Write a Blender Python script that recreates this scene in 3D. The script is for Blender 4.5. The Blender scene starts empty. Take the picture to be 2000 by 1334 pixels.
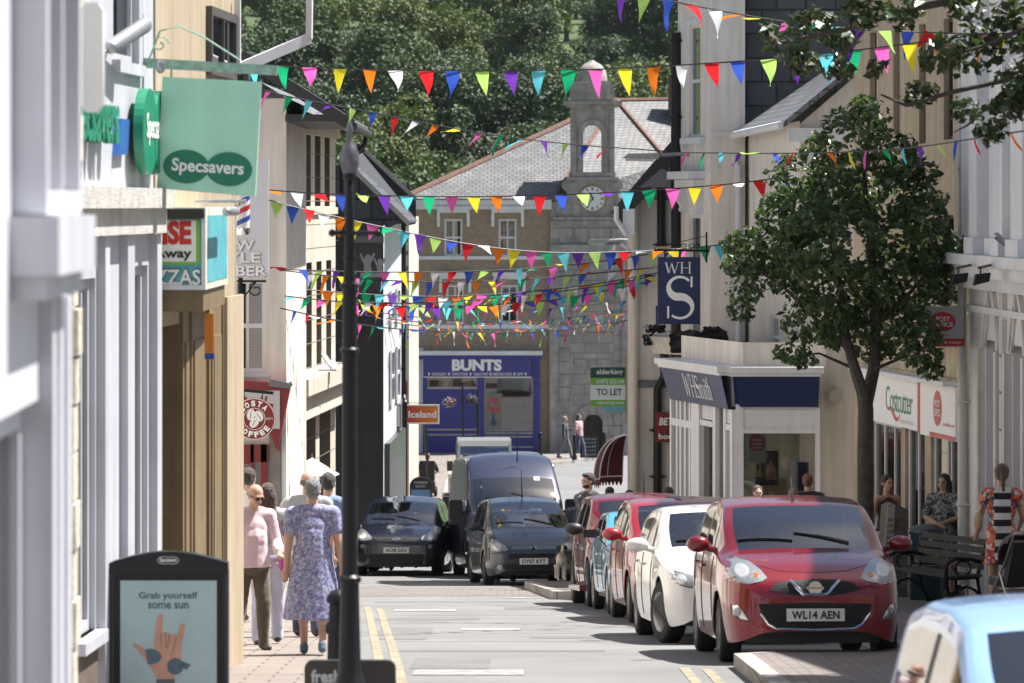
import bpy, bmesh, math, random
import numpy as np
from mathutils import Vector, Matrix, noise
from mathutils.bvhtree import BVHTree
R = math.radians
rnd = random.Random(7)
scn = bpy.context.scene
COL = scn.collection
# camera
F = 8200.0                    # focal length in pixels of the 2000 px wide photograph
CZ = 10.3                     # height of the camera above the square by the town hall
cam_d = bpy.data.cameras.new('camera'); cam = bpy.data.objects.new('camera', cam_d); COL.objects.link(cam)
cam.location = (0, 0, CZ); cam.rotation_euler = (R(90), 0, 0)
cam_d.sensor_width = 36; cam_d.lens = F / 2000 * 36
cam_d.shift_y = -(667 - 400) / 2000
cam_d.clip_start = .5; cam_d.clip_end = 3000
cam_d.dof.use_dof = True; cam_d.dof.focus_distance = 56; cam_d.dof.aperture_fstop = 5.6
scn.camera = cam
# sky and sun
SUN_EL, SUN_AZ = R(62), R(70)          # azimuth from +Y towards +X
sd = Vector((math.cos(SUN_EL) * math.sin(SUN_AZ), math.cos(SUN_EL) * math.cos(SUN_AZ), math.sin(SUN_EL)))
W = bpy.data.worlds.new('World'); scn.world = W; W.use_nodes = True
nt = W.node_tree; bg = nt.nodes['Background']
sky = nt.nodes.new('ShaderNodeTexSky'); sky.sky_type = 'NISHITA'; sky.sun_disc = False
sky.sun_elevation = SUN_EL; sky.sun_rotation = SUN_AZ; sky.air_density = 1.0; sky.dust_density = 2.0; sky.ozone_density = 1.0
nt.links.new(sky.outputs[0], bg.inputs[0]); bg.inputs[1].default_value = .05
sl = bpy.data.lights.new('sun', 'SUN'); so = bpy.data.objects.new('sun', sl); COL.objects.link(so)
sl.energy = 5.0; sl.angle = R(.53); sl.color = (1.0, .965, .91)
so.rotation_euler = sd.to_track_quat('Z', 'Y').to_euler(); so.location = sd * 60
scn.view_settings.view_transform = 'Standard'; scn.view_settings.look = 'None'
scn.view_settings.exposure = 1.24; scn.view_settings.gamma = 1
scn.cycles.use_denoising = True
scn.cycles.max_bounces = 7; scn.cycles.transparent_max_bounces = 16
# helpers
def at(px, py, Y):
 """a point of the photograph at the depth Y, in metres"""
 return Vector(((px - 1000) * Y / F, Y, CZ - (py - 400) * Y / F))
_gy = [-30, 0, 12, 18, 28, 38.5, 48, 58, 77, 87, 96, 105, 120, 140, 158, 172, 200]
_gz = [9.2, 8.3, 7.5, 7.02, 6.75, 6.14, 5.45, 4.75, 3.32, 2.6, 2.1, 1.72, 1.3, .77, .4, .1, .1]
_yy = np.arange(-30, 200, 1.0); _zz = np.interp(_yy, _gy, _gz)
_k = np.exp(-.5 * (np.arange(-8, 9) / 3.0) ** 2); _k /= _k.sum()
_zz = np.convolve(np.pad(_zz, 8, mode='edge'), _k, mode='valid')
def GZ(y): return float(np.interp(y, _yy, _zz))
def slope(y): return (GZ(y + 1.5) - GZ(y - 1.5)) / 3.0
def tag(o, label=None, cat=None, group=None, kind=None):
 if label: o['label'] = label
 if cat: o['category'] = cat
 if group: o['group'] = group
 if kind: o['kind'] = kind
 return o
def thing(name, label, cat, loc=(0, 0, 0), rz=0, group=None, rot=None):
 o = bpy.data.objects.new(name, None); COL.objects.link(o); o.empty_display_size = .2
 o.location = loc; o.rotation_euler = rot if rot else (0, 0, rz)
 return tag(o, label, cat, group)
def link(name, me, parent=None, mats=None):
 o = bpy.data.objects.new(name, me); COL.objects.link(o)
 if mats is not None:
  me.materials.clear()
  for m in (mats if isinstance(mats, (list, tuple)) else [mats]): me.materials.append(m)
 if parent: o.parent = parent
 return o
def plane_uv(me):
 """metres along the level and up the slope of every face, for bricks, slates and boards"""
 uv = me.uv_layers.new(name='UVMap').data
 vs = me.vertices
 for p in me.polygons:
  n = p.normal
  t = Vector((-n.y, n.x, 0))
  if t.length < .05: t = Vector((1, 0, 0))
  t.normalize(); b = n.cross(t)
  for li in p.loop_indices:
   co = vs[me.loops[li].vertex_index].co
   uv[li].uv = (co.dot(t), co.dot(b))
class MB:
 def __init__(s): s.v = []; s.f = []; s.m = []
 def add(s, vs, fs, m=0):
  o = len(s.v); s.v.extend([tuple(v) for v in vs])
  for f in fs: s.f.append([i + o for i in f]); s.m.append(m)
  return s
 def box(s, x0, x1, y0, y1, z0, z1, m=0):
  if x0 > x1: x0, x1 = x1, x0
  if y0 > y1: y0, y1 = y1, y0
  if z0 > z1: z0, z1 = z1, z0
  return s.add([(x0, y0, z0), (x1, y0, z0), (x1, y1, z0), (x0, y1, z0), (x0, y0, z1), (x1, y0, z1), (x1, y1, z1), (x0, y1, z1)],
                     [(0, 3, 2, 1), (4, 5, 6, 7), (0, 1, 5, 4), (1, 2, 6, 5), (2, 3, 7, 6), (3, 0, 4, 7)], m)
 def bar(s, p, q, w, h, m=0, up=(0, 0, 1)):
  p = Vector(p); q = Vector(q); d = (q - p).normalized(); u = Vector(up)
  a = d.cross(u)
  if a.length < 1e-4: a = d.cross(Vector((1, 0, 0)))
  a.normalize(); b = a.cross(d)
  vs = [c + a * (i * w / 2) + b * (j * h / 2) for c in (p, q) for i, j in ((-1, -1), (1, -1), (1, 1), (-1, 1))]
  return s.add(vs, [(3, 2, 1, 0), (4, 5, 6, 7), (0, 1, 5, 4), (1, 2, 6, 5), (2, 3, 7, 6), (3, 0, 4, 7)], m)
 def prism(s, poly, fn, d0, d1, m=0):
  """polygon (a, b) pairs pushed from depth d0 to d1 through fn(a, b, d)"""
  n = len(poly)
  vs = [fn(a, b, d0) for a, b in poly] + [fn(a, b, d1) for a, b in poly]
  fs = [list(range(n)), list(range(2 * n - 1, n - 1, -1))] + [(i, n + i, n + (i + 1) % n, (i + 1) % n) for i in range(n)]
  return s.add(vs, fs, m)
 def tube(s, pts, r, n=8, m=0, caps=True):
  pts = [Vector(p) for p in pts]; k = len(pts)
  rs = r if isinstance(r, (list, tuple)) else [r] * k
  vs = []; ref = None
  for i, p in enumerate(pts):
   d = (pts[min(i + 1, k - 1)] - pts[max(i - 1, 0)]).normalized()
   if ref is None or abs(d.dot(ref)) > .98:
    ref = Vector((0, 0, 1)) if abs(d.z) < .9 else Vector((1, 0, 0))
   a = d.cross(ref).normalized(); b = d.cross(a).normalized(); ref = b.cross(d) if False else ref
   for j in range(n):
    t = 2 * math.pi * j / n
    vs.append(p + (a * math.cos(t) + b * math.sin(t)) * rs[i])
  fs = [(i * n + j, (i + 1) * n + j, (i + 1) * n + (j + 1) % n, i * n + (j + 1) % n) for i in range(k - 1) for j in range(n)]
  if caps: fs += [tuple(range(n)), tuple(range(k * n - 1, (k - 1) * n - 1, -1))]
  return s.add(vs, fs, m)
 def lathe(s, prof, c=(0, 0, 0), n=20, m=0, ax='z', sx=1, sy=1):
  vs = []
  for r, z in prof:
   for j in range(n):
    t = 2 * math.pi * j / n; a, b = r * math.cos(t) * sx, r * math.sin(t) * sy
    q = (a, b, z) if ax == 'z' else ((a, z, b) if ax == 'y' else (z, a, b))
    vs.append((q[0] + c[0], q[1] + c[1], q[2] + c[2]))
  k = len(prof)
  fs = [(i * n + j, i * n + (j + 1) % n, (i + 1) * n + (j + 1) % n, (i + 1) * n + j) for i in range(k - 1) for j in range(n)]
  if prof[0][0] > 1e-4: fs.append(tuple(range(n - 1, -1, -1)))
  if prof[-1][0] > 1e-4: fs.append(tuple(range((k - 1) * n, k * n)))
  return s.add(vs, fs, m)
 def ball(s, c, r, nu=14, nv=9, m=0, mat=None):
  rx, ry, rz = (r, r, r) if not isinstance(r, (tuple, list)) else r
  c = Vector(c); vs = [Vector((0, 0, -rz))]
  for i in range(1, nv):
   ph = -math.pi / 2 + math.pi * i / nv
   for j in range(nu):
    t = 2 * math.pi * j / nu
    vs.append(Vector((rx * math.cos(ph) * math.cos(t), ry * math.cos(ph) * math.sin(t), rz * math.sin(ph))))
  vs.append(Vector((0, 0, rz)))
  if mat is not None: vs = [mat @ v for v in vs]
  fs = [(0, 1 + (j + 1) % nu, 1 + j) for j in range(nu)]
  for i in range(nv - 2):
   for j in range(nu):
    a = 1 + i * nu
    fs.append((a + j, a + (j + 1) % nu, a + nu + (j + 1) % nu, a + nu + j))
  e = len(vs) - 1; a = 1 + (nv - 2) * nu
  fs += [(e, a + j, a + (j + 1) % nu) for j in range(nu)]
  return s.add([v + c for v in vs], fs, m)
 def cap(s, p, q, r0, r1, n=12, m=0):
  """a limb: tapered, rounded at both ends"""
  p = Vector(p); q = Vector(q); d = q - p; L = d.length; d = d / max(L, 1e-6)
  pts, rs = [], []
  for t in (90, 65, 40, 18): pts.append(p - d * r0 * math.sin(R(t))); rs.append(max(r0 * math.cos(R(t)), .0008))
  pts += [p, q]; rs += [r0, r1]
  for t in (18, 40, 65, 90): pts.append(q + d * r1 * math.sin(R(t))); rs.append(max(r1 * math.cos(R(t)), .0008))
  a = d.cross(Vector((0, 0, 1)) if abs(d.z) < .9 else Vector((1, 0, 0))).normalized(); b = d.cross(a)
  vs = [c + (a * math.cos(2 * math.pi * j / n) + b * math.sin(2 * math.pi * j / n)) * r for c, r in zip(pts, rs) for j in range(n)]
  k = len(pts)
  fs = [(i * n + j, (i + 1) * n + j, (i + 1) * n + (j + 1) % n, i * n + (j + 1) % n) for i in range(k - 1) for j in range(n)]
  fs += [tuple(range(n)), tuple(range(k * n - 1, (k - 1) * n - 1, -1))]
  return s.add(vs, fs, m)
 def mesh(s, name='mesh'):
  me = bpy.data.meshes.new(name); me.from_pydata(s.v, [], s.f)
  return me
 def build(s, name, mats, parent=None, smooth=False, uv=True, fix=True):
  me = s.mesh(name)
  if not isinstance(mats, (list, tuple)): mats = [mats]
  for m in mats: me.materials.append(m)
  me.polygons.foreach_set('material_index', s.m)
  if fix:
   bm = bmesh.new(); bm.from_mesh(me); bmesh.ops.recalc_face_normals(bm, faces=bm.faces); bm.to_mesh(me); bm.free()
  me.polygons.foreach_set('use_smooth', [bool(smooth)] * len(me.polygons))
  me.update()
  if smooth and smooth != 'full':
   try: me.set_sharp_from_angle(angle=R(38))
   except Exception: pass
  if uv: plane_uv(me)
  o = bpy.data.objects.new(name, me); COL.objects.link(o)
  if parent: o.parent = parent
  return o
def split(mb, name, mats, parent, smooth=False):
 """every loose piece of the builder becomes a part of its own"""
 up = list(range(len(mb.v)))
 def find(i):
  while up[i] != i: up[i] = up[up[i]]; i = up[i]
  return i
 for f in mb.f:
  for i in f[1:]: up[find(i)] = find(f[0])
 gr = {}
 for f, m in zip(mb.f, mb.m): gr.setdefault(find(f[0]), []).append((f, m))
 for fs in gr.values():
  ids = sorted({i for f, _ in fs for i in f}); mp = {i: k for k, i in enumerate(ids)}; b = MB(); b.v = [mb.v[i] for i in ids]; b.f = [[mp[i] for i in f] for f, _ in fs]; b.m = [m for _, m in fs]; b.build(name, mats, parent, smooth)
_tx = {}
def text_geo(s, bold=0.0, shear=0.0, space=1.0):
 key = (s, bold, shear, space)
 if key in _tx: return _tx[key]
 cu = bpy.data.curves.new('lettering', 'FONT'); cu.body = s; cu.size = 1; cu.offset = bold; cu.shear = shear
 cu.space_character = space; cu.resolution_u = 3; cu.align_x = 'LEFT'
 o = bpy.data.objects.new('lettering', cu); COL.objects.link(o)
 dg = bpy.context.evaluated_depsgraph_get(); dg.update()
 me = bpy.data.meshes.new_from_object(o.evaluated_get(dg))
 vs = [tuple(v.co) for v in me.vertices]; fs = [list(p.vertices) for p in me.polygons]
 bpy.data.objects.remove(o); bpy.data.curves.remove(cu); bpy.data.meshes.remove(me)
 _tx[key] = (vs, fs); return vs, fs
def text(mb, s, fn, a0, a1, b0, b1, d=0.0, m=0, bold=.012, shear=0, fit='both', space=1.0):
 """letters fitted into the box a0..a1, b0..b1 of the surface fn(a, b, d)"""
 vs, fs = text_geo(s, bold, shear, space)
 if not vs: return
 xs = [v[0] for v in vs]; ys = [v[1] for v in vs]
 x0, x1, y0, y1 = min(xs), max(xs), min(ys), max(ys)
 sx = (a1 - a0) / (x1 - x0); sy = (b1 - b0) / (y1 - y0)
 ox = oy = 0
 if fit == 'keep':
  k = min(abs(sx), abs(sy)); ox = ((a1 - a0) - math.copysign(k, sx) * (x1 - x0)) / 2; oy = ((b1 - b0) - k * (y1 - y0)) / 2
  sx = math.copysign(k, sx); sy = k
 mb.add([fn(a0 + ox + (v[0] - x0) * sx, b0 + oy + (v[1] - y0) * sy, d) for v in vs], fs, m)
def ell(ca, cb, ra, rb, n=32, t0=0, t1=360):
 k = n if t1 - t0 >= 360 else n + 1
 return [(ca + ra * math.cos(R(t0 + (t1 - t0) * i / n)), cb + rb * math.sin(R(t0 + (t1 - t0) * i / n))) for i in range(k)]
def flat(mb, poly, fn, d=0, m=0): mb.add([fn(a, b, d) for a, b in poly], [list(range(len(poly)))], m)
def ring(mb, ca, cb, r0, r1, fn, d=0, m=0, n=40, e=1.0):
 vs = [fn(ca + r * math.cos(2 * math.pi * i / n), cb + r * e * math.sin(2 * math.pi * i / n), d) for r in (r0, r1) for i in range(n)]
 mb.add(vs, [(i, (i + 1) % n, n + (i + 1) % n, n + i) for i in range(n)], m)
FR = lambda a, b, d=0: (a, -d, b)                 # the front of a thing: a across, b up, d out towards local -y
class Fac:
 """the front of a building: origin at the ground, x along the front, y into the building"""
 def __init__(s, p0, p1, zb):
  s.x0, s.y0 = p0; dx, dy = p1[0] - p0[0], p1[1] - p0[1]; s.L = math.hypot(dx, dy)
  s.ex = (dx / s.L, dy / s.L); s.ey = (-s.ex[1], s.ex[0]); s.zb = zb; s.rz = math.atan2(s.ex[1], s.ex[0])
 def u(s, px, y=0):
  k = (px - 1000) / F; x0 = s.x0 + s.ey[0] * y; y0 = s.y0 + s.ey[1] * y
  return (k * y0 - x0) / (s.ex[0] - k * s.ex[1])
 def z(s, px, py, y=0):
  Y = s.y0 + s.ey[1] * y + s.ex[1] * s.u(px, y)
  return CZ - (py - 400) * Y / F - s.zb
 def world(s, u, y, z): return Vector((s.x0 + s.ex[0] * u + s.ey[0] * y, s.y0 + s.ex[1] * u + s.ey[1] * y, s.zb + z))
 def root(s, name, label, cat, group=None): return thing(name, label, cat, (s.x0, s.y0, s.zb), s.rz, group)
def wall(mb, u0, u1, z0, z1, ops=(), depth=.15, y=0, m=0, mr=None):
 """a wall front in the plane y with openings (u0, u1, z0, z1) and their reveals"""
 us = sorted({u0, u1, *[min(max(o[0], u0), u1) for o in ops], *[min(max(o[1], u0), u1) for o in ops]})
 zs = sorted({z0, z1, *[min(max(o[2], z0), z1) for o in ops], *[min(max(o[3], z0), z1) for o in ops]})
 for i in range(len(us) - 1):
  for j in range(len(zs) - 1):
   cu, cz = (us[i] + us[i + 1]) / 2, (zs[j] + zs[j + 1]) / 2
   if any(o[0] < cu < o[1] and o[2] < cz < o[3] for o in ops): continue
   mb.add([(us[i], y, zs[j]), (us[i + 1], y, zs[j]), (us[i + 1], y, zs[j + 1]), (us[i], y, zs[j + 1])], [(0, 1, 2, 3)], m)
 for a, b, c, d in ops:
  r = mr if mr is not None else m
  mb.add([(a, y, c), (b, y, c), (b, y, d), (a, y, d), (a, y + depth, c), (b, y + depth, c), (b, y + depth, d), (a, y + depth, d)],
               [(0, 4, 5, 1), (1, 5, 6, 2), (2, 6, 7, 3), (3, 7, 4, 0)], r)
def window(par, a, b, c, d, y, fm, gm, nu=1, nv=1, fw=.06, sill=0, name='window', mid=0, depth=.05, sm=None):
 """a window frame set in an opening, its pane a sub-part"""
 if a > b: a, b = b, a
 mb = MB()
 mb.box(a, a + fw, y, y + depth, c, d); mb.box(b - fw, b, y, y + depth, c, d)
 mb.box(a + fw, b - fw, y, y + depth, c, c + fw); mb.box(a + fw, b - fw, y, y + depth, d - fw, d)
 for i in range(1, nu):
  u = a + (b - a) * i / nu; mb.box(u - fw * .3, u + fw * .3, y + .006, y + depth - .004, c + fw, d - fw)
 for j in range(1, nv):
  z = c + (d - c) * j / nv; h = fw * (.5 if j * 2 == nv else .3); mb.box(a + fw, b - fw, y + .009, y + depth - .002, z - h, z + h)
 w = mb.build(name, fm, par)
 MB().add([(a + fw, y + depth * .6, c + fw), (b - fw, y + depth * .6, c + fw), (b - fw, y + depth * .6, d - fw), (a + fw, y + depth * .6, d - fw)], [(0, 1, 2, 3)]).build('pane', gm, w, fix=False)
 if sill: MB().box(a - .06, b + .06, y - sill, y, c - .08, c).build('sill', sm or fm, w)
 return w
# materials
def _new(name):
 m = bpy.data.materials.new(name); m.use_nodes = True
 return m, m.node_tree, m.node_tree.nodes['Principled BSDF']
def _n(nt, t, **k):
 n = nt.nodes.new(t)
 for a, b in k.items(): setattr(n, a, b)
 return n
def _mul(nt, col, fac_out, lo, hi):
 mr = _n(nt, 'ShaderNodeMapRange'); mr.inputs[1].default_value = .25; mr.inputs[2].default_value = .75
 mr.inputs[3].default_value = lo; mr.inputs[4].default_value = hi
 nt.links.new(fac_out, mr.inputs[0])
 mx = _n(nt, 'ShaderNodeMix', data_type='RGBA', blend_type='MULTIPLY'); mx.inputs[0].default_value = 1
 if isinstance(col, tuple): mx.inputs[6].default_value = (*col, 1)
 else: nt.links.new(col, mx.inputs[6])
 nt.links.new(mr.outputs[0], mx.inputs[7]); return mx.outputs[2]
_mc = {}
def mat(name, col, rough=.6, metal=0, var=.12, vs=2.5, bump=0, bs=60, coat=0, streak=0, spec=.5, emit=None, sheen=0):
 if name in _mc: return _mc[name]
 m, nt, b = _new(name)
 tc = _n(nt, 'ShaderNodeTexCoord'); c = tuple(col)
 b.inputs['Roughness'].default_value = rough; b.inputs['Metallic'].default_value = metal
 b.inputs['Specular IOR Level'].default_value = spec
 if coat: b.inputs['Coat Weight'].default_value = coat; b.inputs['Coat Roughness'].default_value = .03
 if sheen: b.inputs['Sheen Weight'].default_value = sheen
 if var:
  n1 = _n(nt, 'ShaderNodeTexNoise'); n1.inputs['Scale'].default_value = vs; n1.inputs['Detail'].default_value = 6; n1.inputs['Roughness'].default_value = .62
  nt.links.new(tc.outputs['Object'], n1.inputs['Vector'])
  c = _mul(nt, c, n1.outputs['Fac'], 1 - var, 1 + var * .8)
 if streak:
  mp = _n(nt, 'ShaderNodeMapping'); mp.inputs['Scale'].default_value = (5, 5, .45)
  nt.links.new(tc.outputs['Object'], mp.inputs[0])
  n2 = _n(nt, 'ShaderNodeTexNoise'); n2.inputs['Scale'].default_value = 1.2; n2.inputs['Detail'].default_value = 5
  nt.links.new(mp.outputs[0], n2.inputs['Vector'])
  c = _mul(nt, c, n2.outputs['Fac'], 1 - streak, 1 + streak * .3)
 if isinstance(c, tuple): b.inputs['Base Color'].default_value = (*c, 1)
 else: nt.links.new(c, b.inputs['Base Color'])
 if bump:
  n3 = _n(nt, 'ShaderNodeTexNoise'); n3.inputs['Scale'].default_value = bs; n3.inputs['Detail'].default_value = 5
  nt.links.new(tc.outputs['Object'], n3.inputs['Vector'])
  bp = _n(nt, 'ShaderNodeBump'); bp.inputs['Strength'].default_value = bump; bp.inputs['Distance'].default_value = .02
  nt.links.new(n3.outputs['Fac'], bp.inputs['Height']); nt.links.new(bp.outputs[0], b.inputs['Normal'])
 if emit: b.inputs['Emission Color'].default_value = (*emit[0], 1); b.inputs['Emission Strength'].default_value = emit[1]
 _mc[name] = m; return m
def bricks(name, c1, c2, mortar, bw, bh, ms=.01, rough=.7, bump=.5, offset=.5, var=.2, squash=1.0, spec=.4):
 if name in _mc: return _mc[name]
 m, nt, b = _new(name); tc = _n(nt, 'ShaderNodeTexCoord')
 br = _n(nt, 'ShaderNodeTexBrick'); br.offset = offset; br.inputs['Scale'].default_value = 1
 br.inputs['Color1'].default_value = (*c1, 1); br.inputs['Color2'].default_value = (*c2, 1); br.inputs['Mortar'].default_value = (*mortar, 1)
 br.inputs['Brick Width'].default_value = bw; br.inputs['Row Height'].default_value = bh; br.inputs['Mortar Size'].default_value = ms
 br.inputs['Mortar Smooth'].default_value = .2; br.inputs['Bias'].default_value = 0
 nt.links.new(tc.outputs['UV'], br.inputs['Vector'])
 n1 = _n(nt, 'ShaderNodeTexNoise'); n1.inputs['Scale'].default_value = .9; n1.inputs['Detail'].default_value = 8; n1.inputs['Roughness'].default_value = .7
 nt.links.new(tc.outputs['Object'], n1.inputs['Vector'])
 c = _mul(nt, br.outputs['Color'], n1.outputs['Fac'], 1 - var, 1 + var)
 nt.links.new(c, b.inputs['Base Color']); b.inputs['Roughness'].default_value = rough; b.inputs['Specular IOR Level'].default_value = spec
 bp = _n(nt, 'ShaderNodeBump'); bp.inputs['Strength'].default_value = bump; bp.inputs['Distance'].default_value = .01; bp.invert = True
 nt.links.new(br.outputs['Fac'], bp.inputs['Height']); nt.links.new(bp.outputs[0], b.inputs['Normal'])
 _mc[name] = m; return m
def glass(name, tint=(.85, .9, .9), see=.6, rough=.02, dark=(.01, .012, .014), shine=.08):
 """clear or dusky window glass: reflects at a glance, otherwise seen through or dark"""
 if name in _mc: return _mc[name]
 m = bpy.data.materials.new(name); m.use_nodes = True; nt = m.node_tree; nt.nodes.clear()
 out = _n(nt, 'ShaderNodeOutputMaterial'); fr = _n(nt, 'ShaderNodeFresnel'); fr.inputs[0].default_value = 1.85
 gl = _n(nt, 'ShaderNodeBsdfGlossy'); gl.inputs['Roughness'].default_value = rough
 tr = _n(nt, 'ShaderNodeBsdfTransparent'); tr.inputs[0].default_value = (*tint, 1)
 df = _n(nt, 'ShaderNodeBsdfDiffuse'); df.inputs[0].default_value = (*dark, 1)
 m1 = _n(nt, 'ShaderNodeMixShader'); m1.inputs[0].default_value = see
 nt.links.new(df.outputs[0], m1.inputs[1]); nt.links.new(tr.outputs[0], m1.inputs[2])
 tc = _n(nt, 'ShaderNodeTexCoord'); no = _n(nt, 'ShaderNodeTexNoise'); no.inputs['Scale'].default_value = 1.3
 nt.links.new(tc.outputs['Object'], no.inputs['Vector']); bp = _n(nt, 'ShaderNodeBump'); bp.inputs['Strength'].default_value = .06
 nt.links.new(no.outputs['Fac'], bp.inputs['Height']); nt.links.new(bp.outputs[0], gl.inputs['Normal']); nt.links.new(bp.outputs[0], fr.inputs['Normal'])
 ad = _n(nt, 'ShaderNodeMath', operation='ADD'); ad.inputs[1].default_value = shine; ad.use_clamp = True
 nt.links.new(fr.outputs[0], ad.inputs[0])
 m2 = _n(nt, 'ShaderNodeMixShader'); nt.links.new(ad.outputs[0], m2.inputs[0])
 nt.links.new(m1.outputs[0], m2.inputs[1]); nt.links.new(gl.outputs[0], m2.inputs[2]); nt.links.new(m2.outputs[0], out.inputs[0])
 _mc[name] = m; return m
def cloth_thin(name, col, tr=.35, rough=.7):
 if name in _mc: return _mc[name]
 m = bpy.data.materials.new(name); m.use_nodes = True; nt = m.node_tree; b = nt.nodes['Principled BSDF']
 b.inputs['Base Color'].default_value = (*col, 1); b.inputs['Roughness'].default_value = rough; b.inputs['Specular IOR Level'].default_value = .2
 t = _n(nt, 'ShaderNodeBsdfTranslucent'); t.inputs[0].default_value = (*col, 1)
 mx = _n(nt, 'ShaderNodeMixShader'); mx.inputs[0].default_value = tr
 o = nt.nodes['Material Output']; nt.links.new(b.outputs[0], mx.inputs[1]); nt.links.new(t.outputs[0], mx.inputs[2]); nt.links.new(mx.outputs[0], o.inputs[0])
 _mc[name] = m; return m
def paint(name, col, metal=.35, rough=.32, coat=1.0):
 return mat(name, col, rough, metal, var=.06, vs=1.3, coat=coat)
WHITE = mat('white paint', (.70, .715, .74), .5, var=.1, vs=1.2, streak=.12)
LILAC = mat('weathered grey white paint', (.66, .66, .70), .6, var=.12, vs=1.1, streak=.15)
OPTW = mat('cool white shopfront paint', (.50, .51, .55), .5, var=.12, vs=1.2, streak=.2)
CREAM = mat('cream painted render', (.66, .60, .49), .75, var=.14, vs=.9, streak=.28, bump=.25, bs=45)
SAND = mat('sand painted render', (.45, .365, .255), .75, var=.16, vs=.9, streak=.34, bump=.25, bs=45)
PALE = mat('pale stone paint', (.78, .73, .66), .7, var=.12, vs=1.0, streak=.26, bump=.15, bs=50)
TIMBER = mat('ochre painted timber', (.215, .155, .082), .55, var=.2, vs=2.0, streak=.3)
CONC = mat('precast concrete', (.60, .54, .45), .85, var=.12, vs=.8, streak=.22, bump=.35, bs=70)
BROWNR = mat('brown roughcast', (.31, .238, .17), .95, var=.28, vs=5, bump=.9, bs=28)
BLACKR = mat('charcoal painted render', (.035, .037, .042), .7, var=.2, vs=1.3, streak=.2, bump=.2)
BLACK = mat('black gloss paint', (.012, .012, .014), .25, var=.15, vs=6)
IRON = mat('black cast iron', (.007, .007, .008), .42, var=.3, vs=9, bump=.1, spec=.3)
RUBBER = mat('tyre rubber', (.012, .012, .013), .8, var=.2, vs=12)
PLASTIC = mat('dark trim plastic', (.02, .02, .022), .5, var=.15, vs=8)
CHROME = mat('chrome', (.75, .76, .78), .12, 1, var=.03)
ALLOY = mat('alloy wheel silver', (.5, .51, .53), .3, .9, var=.08)
STEEL = mat('galvanised steel', (.42, .43, .44), .4, .8, var=.15, vs=6)
GRAN = bricks('granite ashlar', (.36, .34, .315), (.29, .275, .26), (.15, .14, .13), .95, .42, .012, .85, .6, var=.35)
GRANP = mat('carved granite', (.36, .335, .31), .85, var=.34, vs=3.2, streak=.35, bump=.5, bs=40)
SLATE = bricks('roof slates', (.135, .14, .15), (.19, .19, .195), (.035, .035, .04), .26, .19, .012, .45, .8, var=.25, spec=.6)
SLATEL = bricks('weathered grey roof slates', (.125, .127, .13), (.175, .173, .17), (.045, .045, .047), .30, .23, .02, .55, .9, var=.32, spec=.4)
SLATEH = bricks('hung wall slates', (.06, .066, .078), (.078, .083, .094), (.02, .02, .024), .55, .45, .02, .55, .9, var=.2)
RIDGE = mat('red clay ridge tile', (.15, .078, .056), .85, var=.4, vs=5, bump=.3)
ASPH = mat('worn asphalt', (.168, .167, .167), .85, var=.24, vs=.55, bump=.3, bs=120)
PAVE = bricks('concrete block paving', (.235, .20, .178), (.20, .172, .155), (.11, .095, .085), .42, .3, .012, .8, .5, var=.16)
PAVED = bricks('dark clay block paving', (.20, .17, .155), (.165, .145, .135), (.08, .07, .065), .21, .105, .008, .8, .5, var=.22)
BRICKP = bricks('brick paved crossing', (.185, .162, .15), (.165, .15, .142), (.115, .105, .10), .24, .12, .012, .85, .6, var=.25)
KERB = bricks('granite kerb stones', (.34, .315, .29), (.28, .265, .25), (.11, .10, .09), .9, .5, .012, .85, .4, offset=0, var=.22)
YELL = mat('worn yellow road paint', (.25, .222, .155), .85, var=.6, vs=7)
RWHT = mat('worn white road paint', (.27, .268, .26), .85, var=.7, vs=6)
LEAD = mat('lead grey sheet', (.16, .17, .185), .5, .2, var=.2, vs=3)
GDARK = glass('dark window glass', see=.0)
GHOUSE = glass('house window glass', see=.35, tint=(.6, .65, .65))
GSHOP = glass('shop window glass', see=.85, tint=(.82, .86, .84))
GCAR = glass('car window glass', see=.93, tint=(.80, .87, .87), shine=.17)
NAVY = mat('navy blue paint', (.010, .022, .085), .38, var=.1, vs=1.5)
ROYAL = mat('royal blue shopfront paint', (.028, .034, .24), .42, var=.14, vs=1.5, streak=.12)
MAROON = mat('maroon paint', (.20, .012, .016), .45, var=.12)
RED = mat('signal red paint', (.50, .018, .02), .35, var=.08)
GREEN = mat('emerald sign green', (.004, .20, .11), .4, var=.08)
DGREEN = mat('deep sign green', (.006, .19, .105), .4, var=.08)
MINT = mat('faded mint board lifted for backlight', (.46, .80, .62), .5, var=.07, vs=2.5, streak=.10)  # base colour raised to stand for sun shining through the board
SIGNW = mat('white sign lettering', (.86, .87, .87), .45, var=.02)
SIGNB = mat('black sign lettering', (.012, .012, .014), .45, var=.02)
LIME = mat('lime green sign', (.22, .52, .06), .5, var=.05)
WOODL = mat('pale board', (.50, .36, .22), .7, var=.2)
GREYS = mat('grey sign board', (.46, .47, .49), .45, var=.08)
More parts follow.
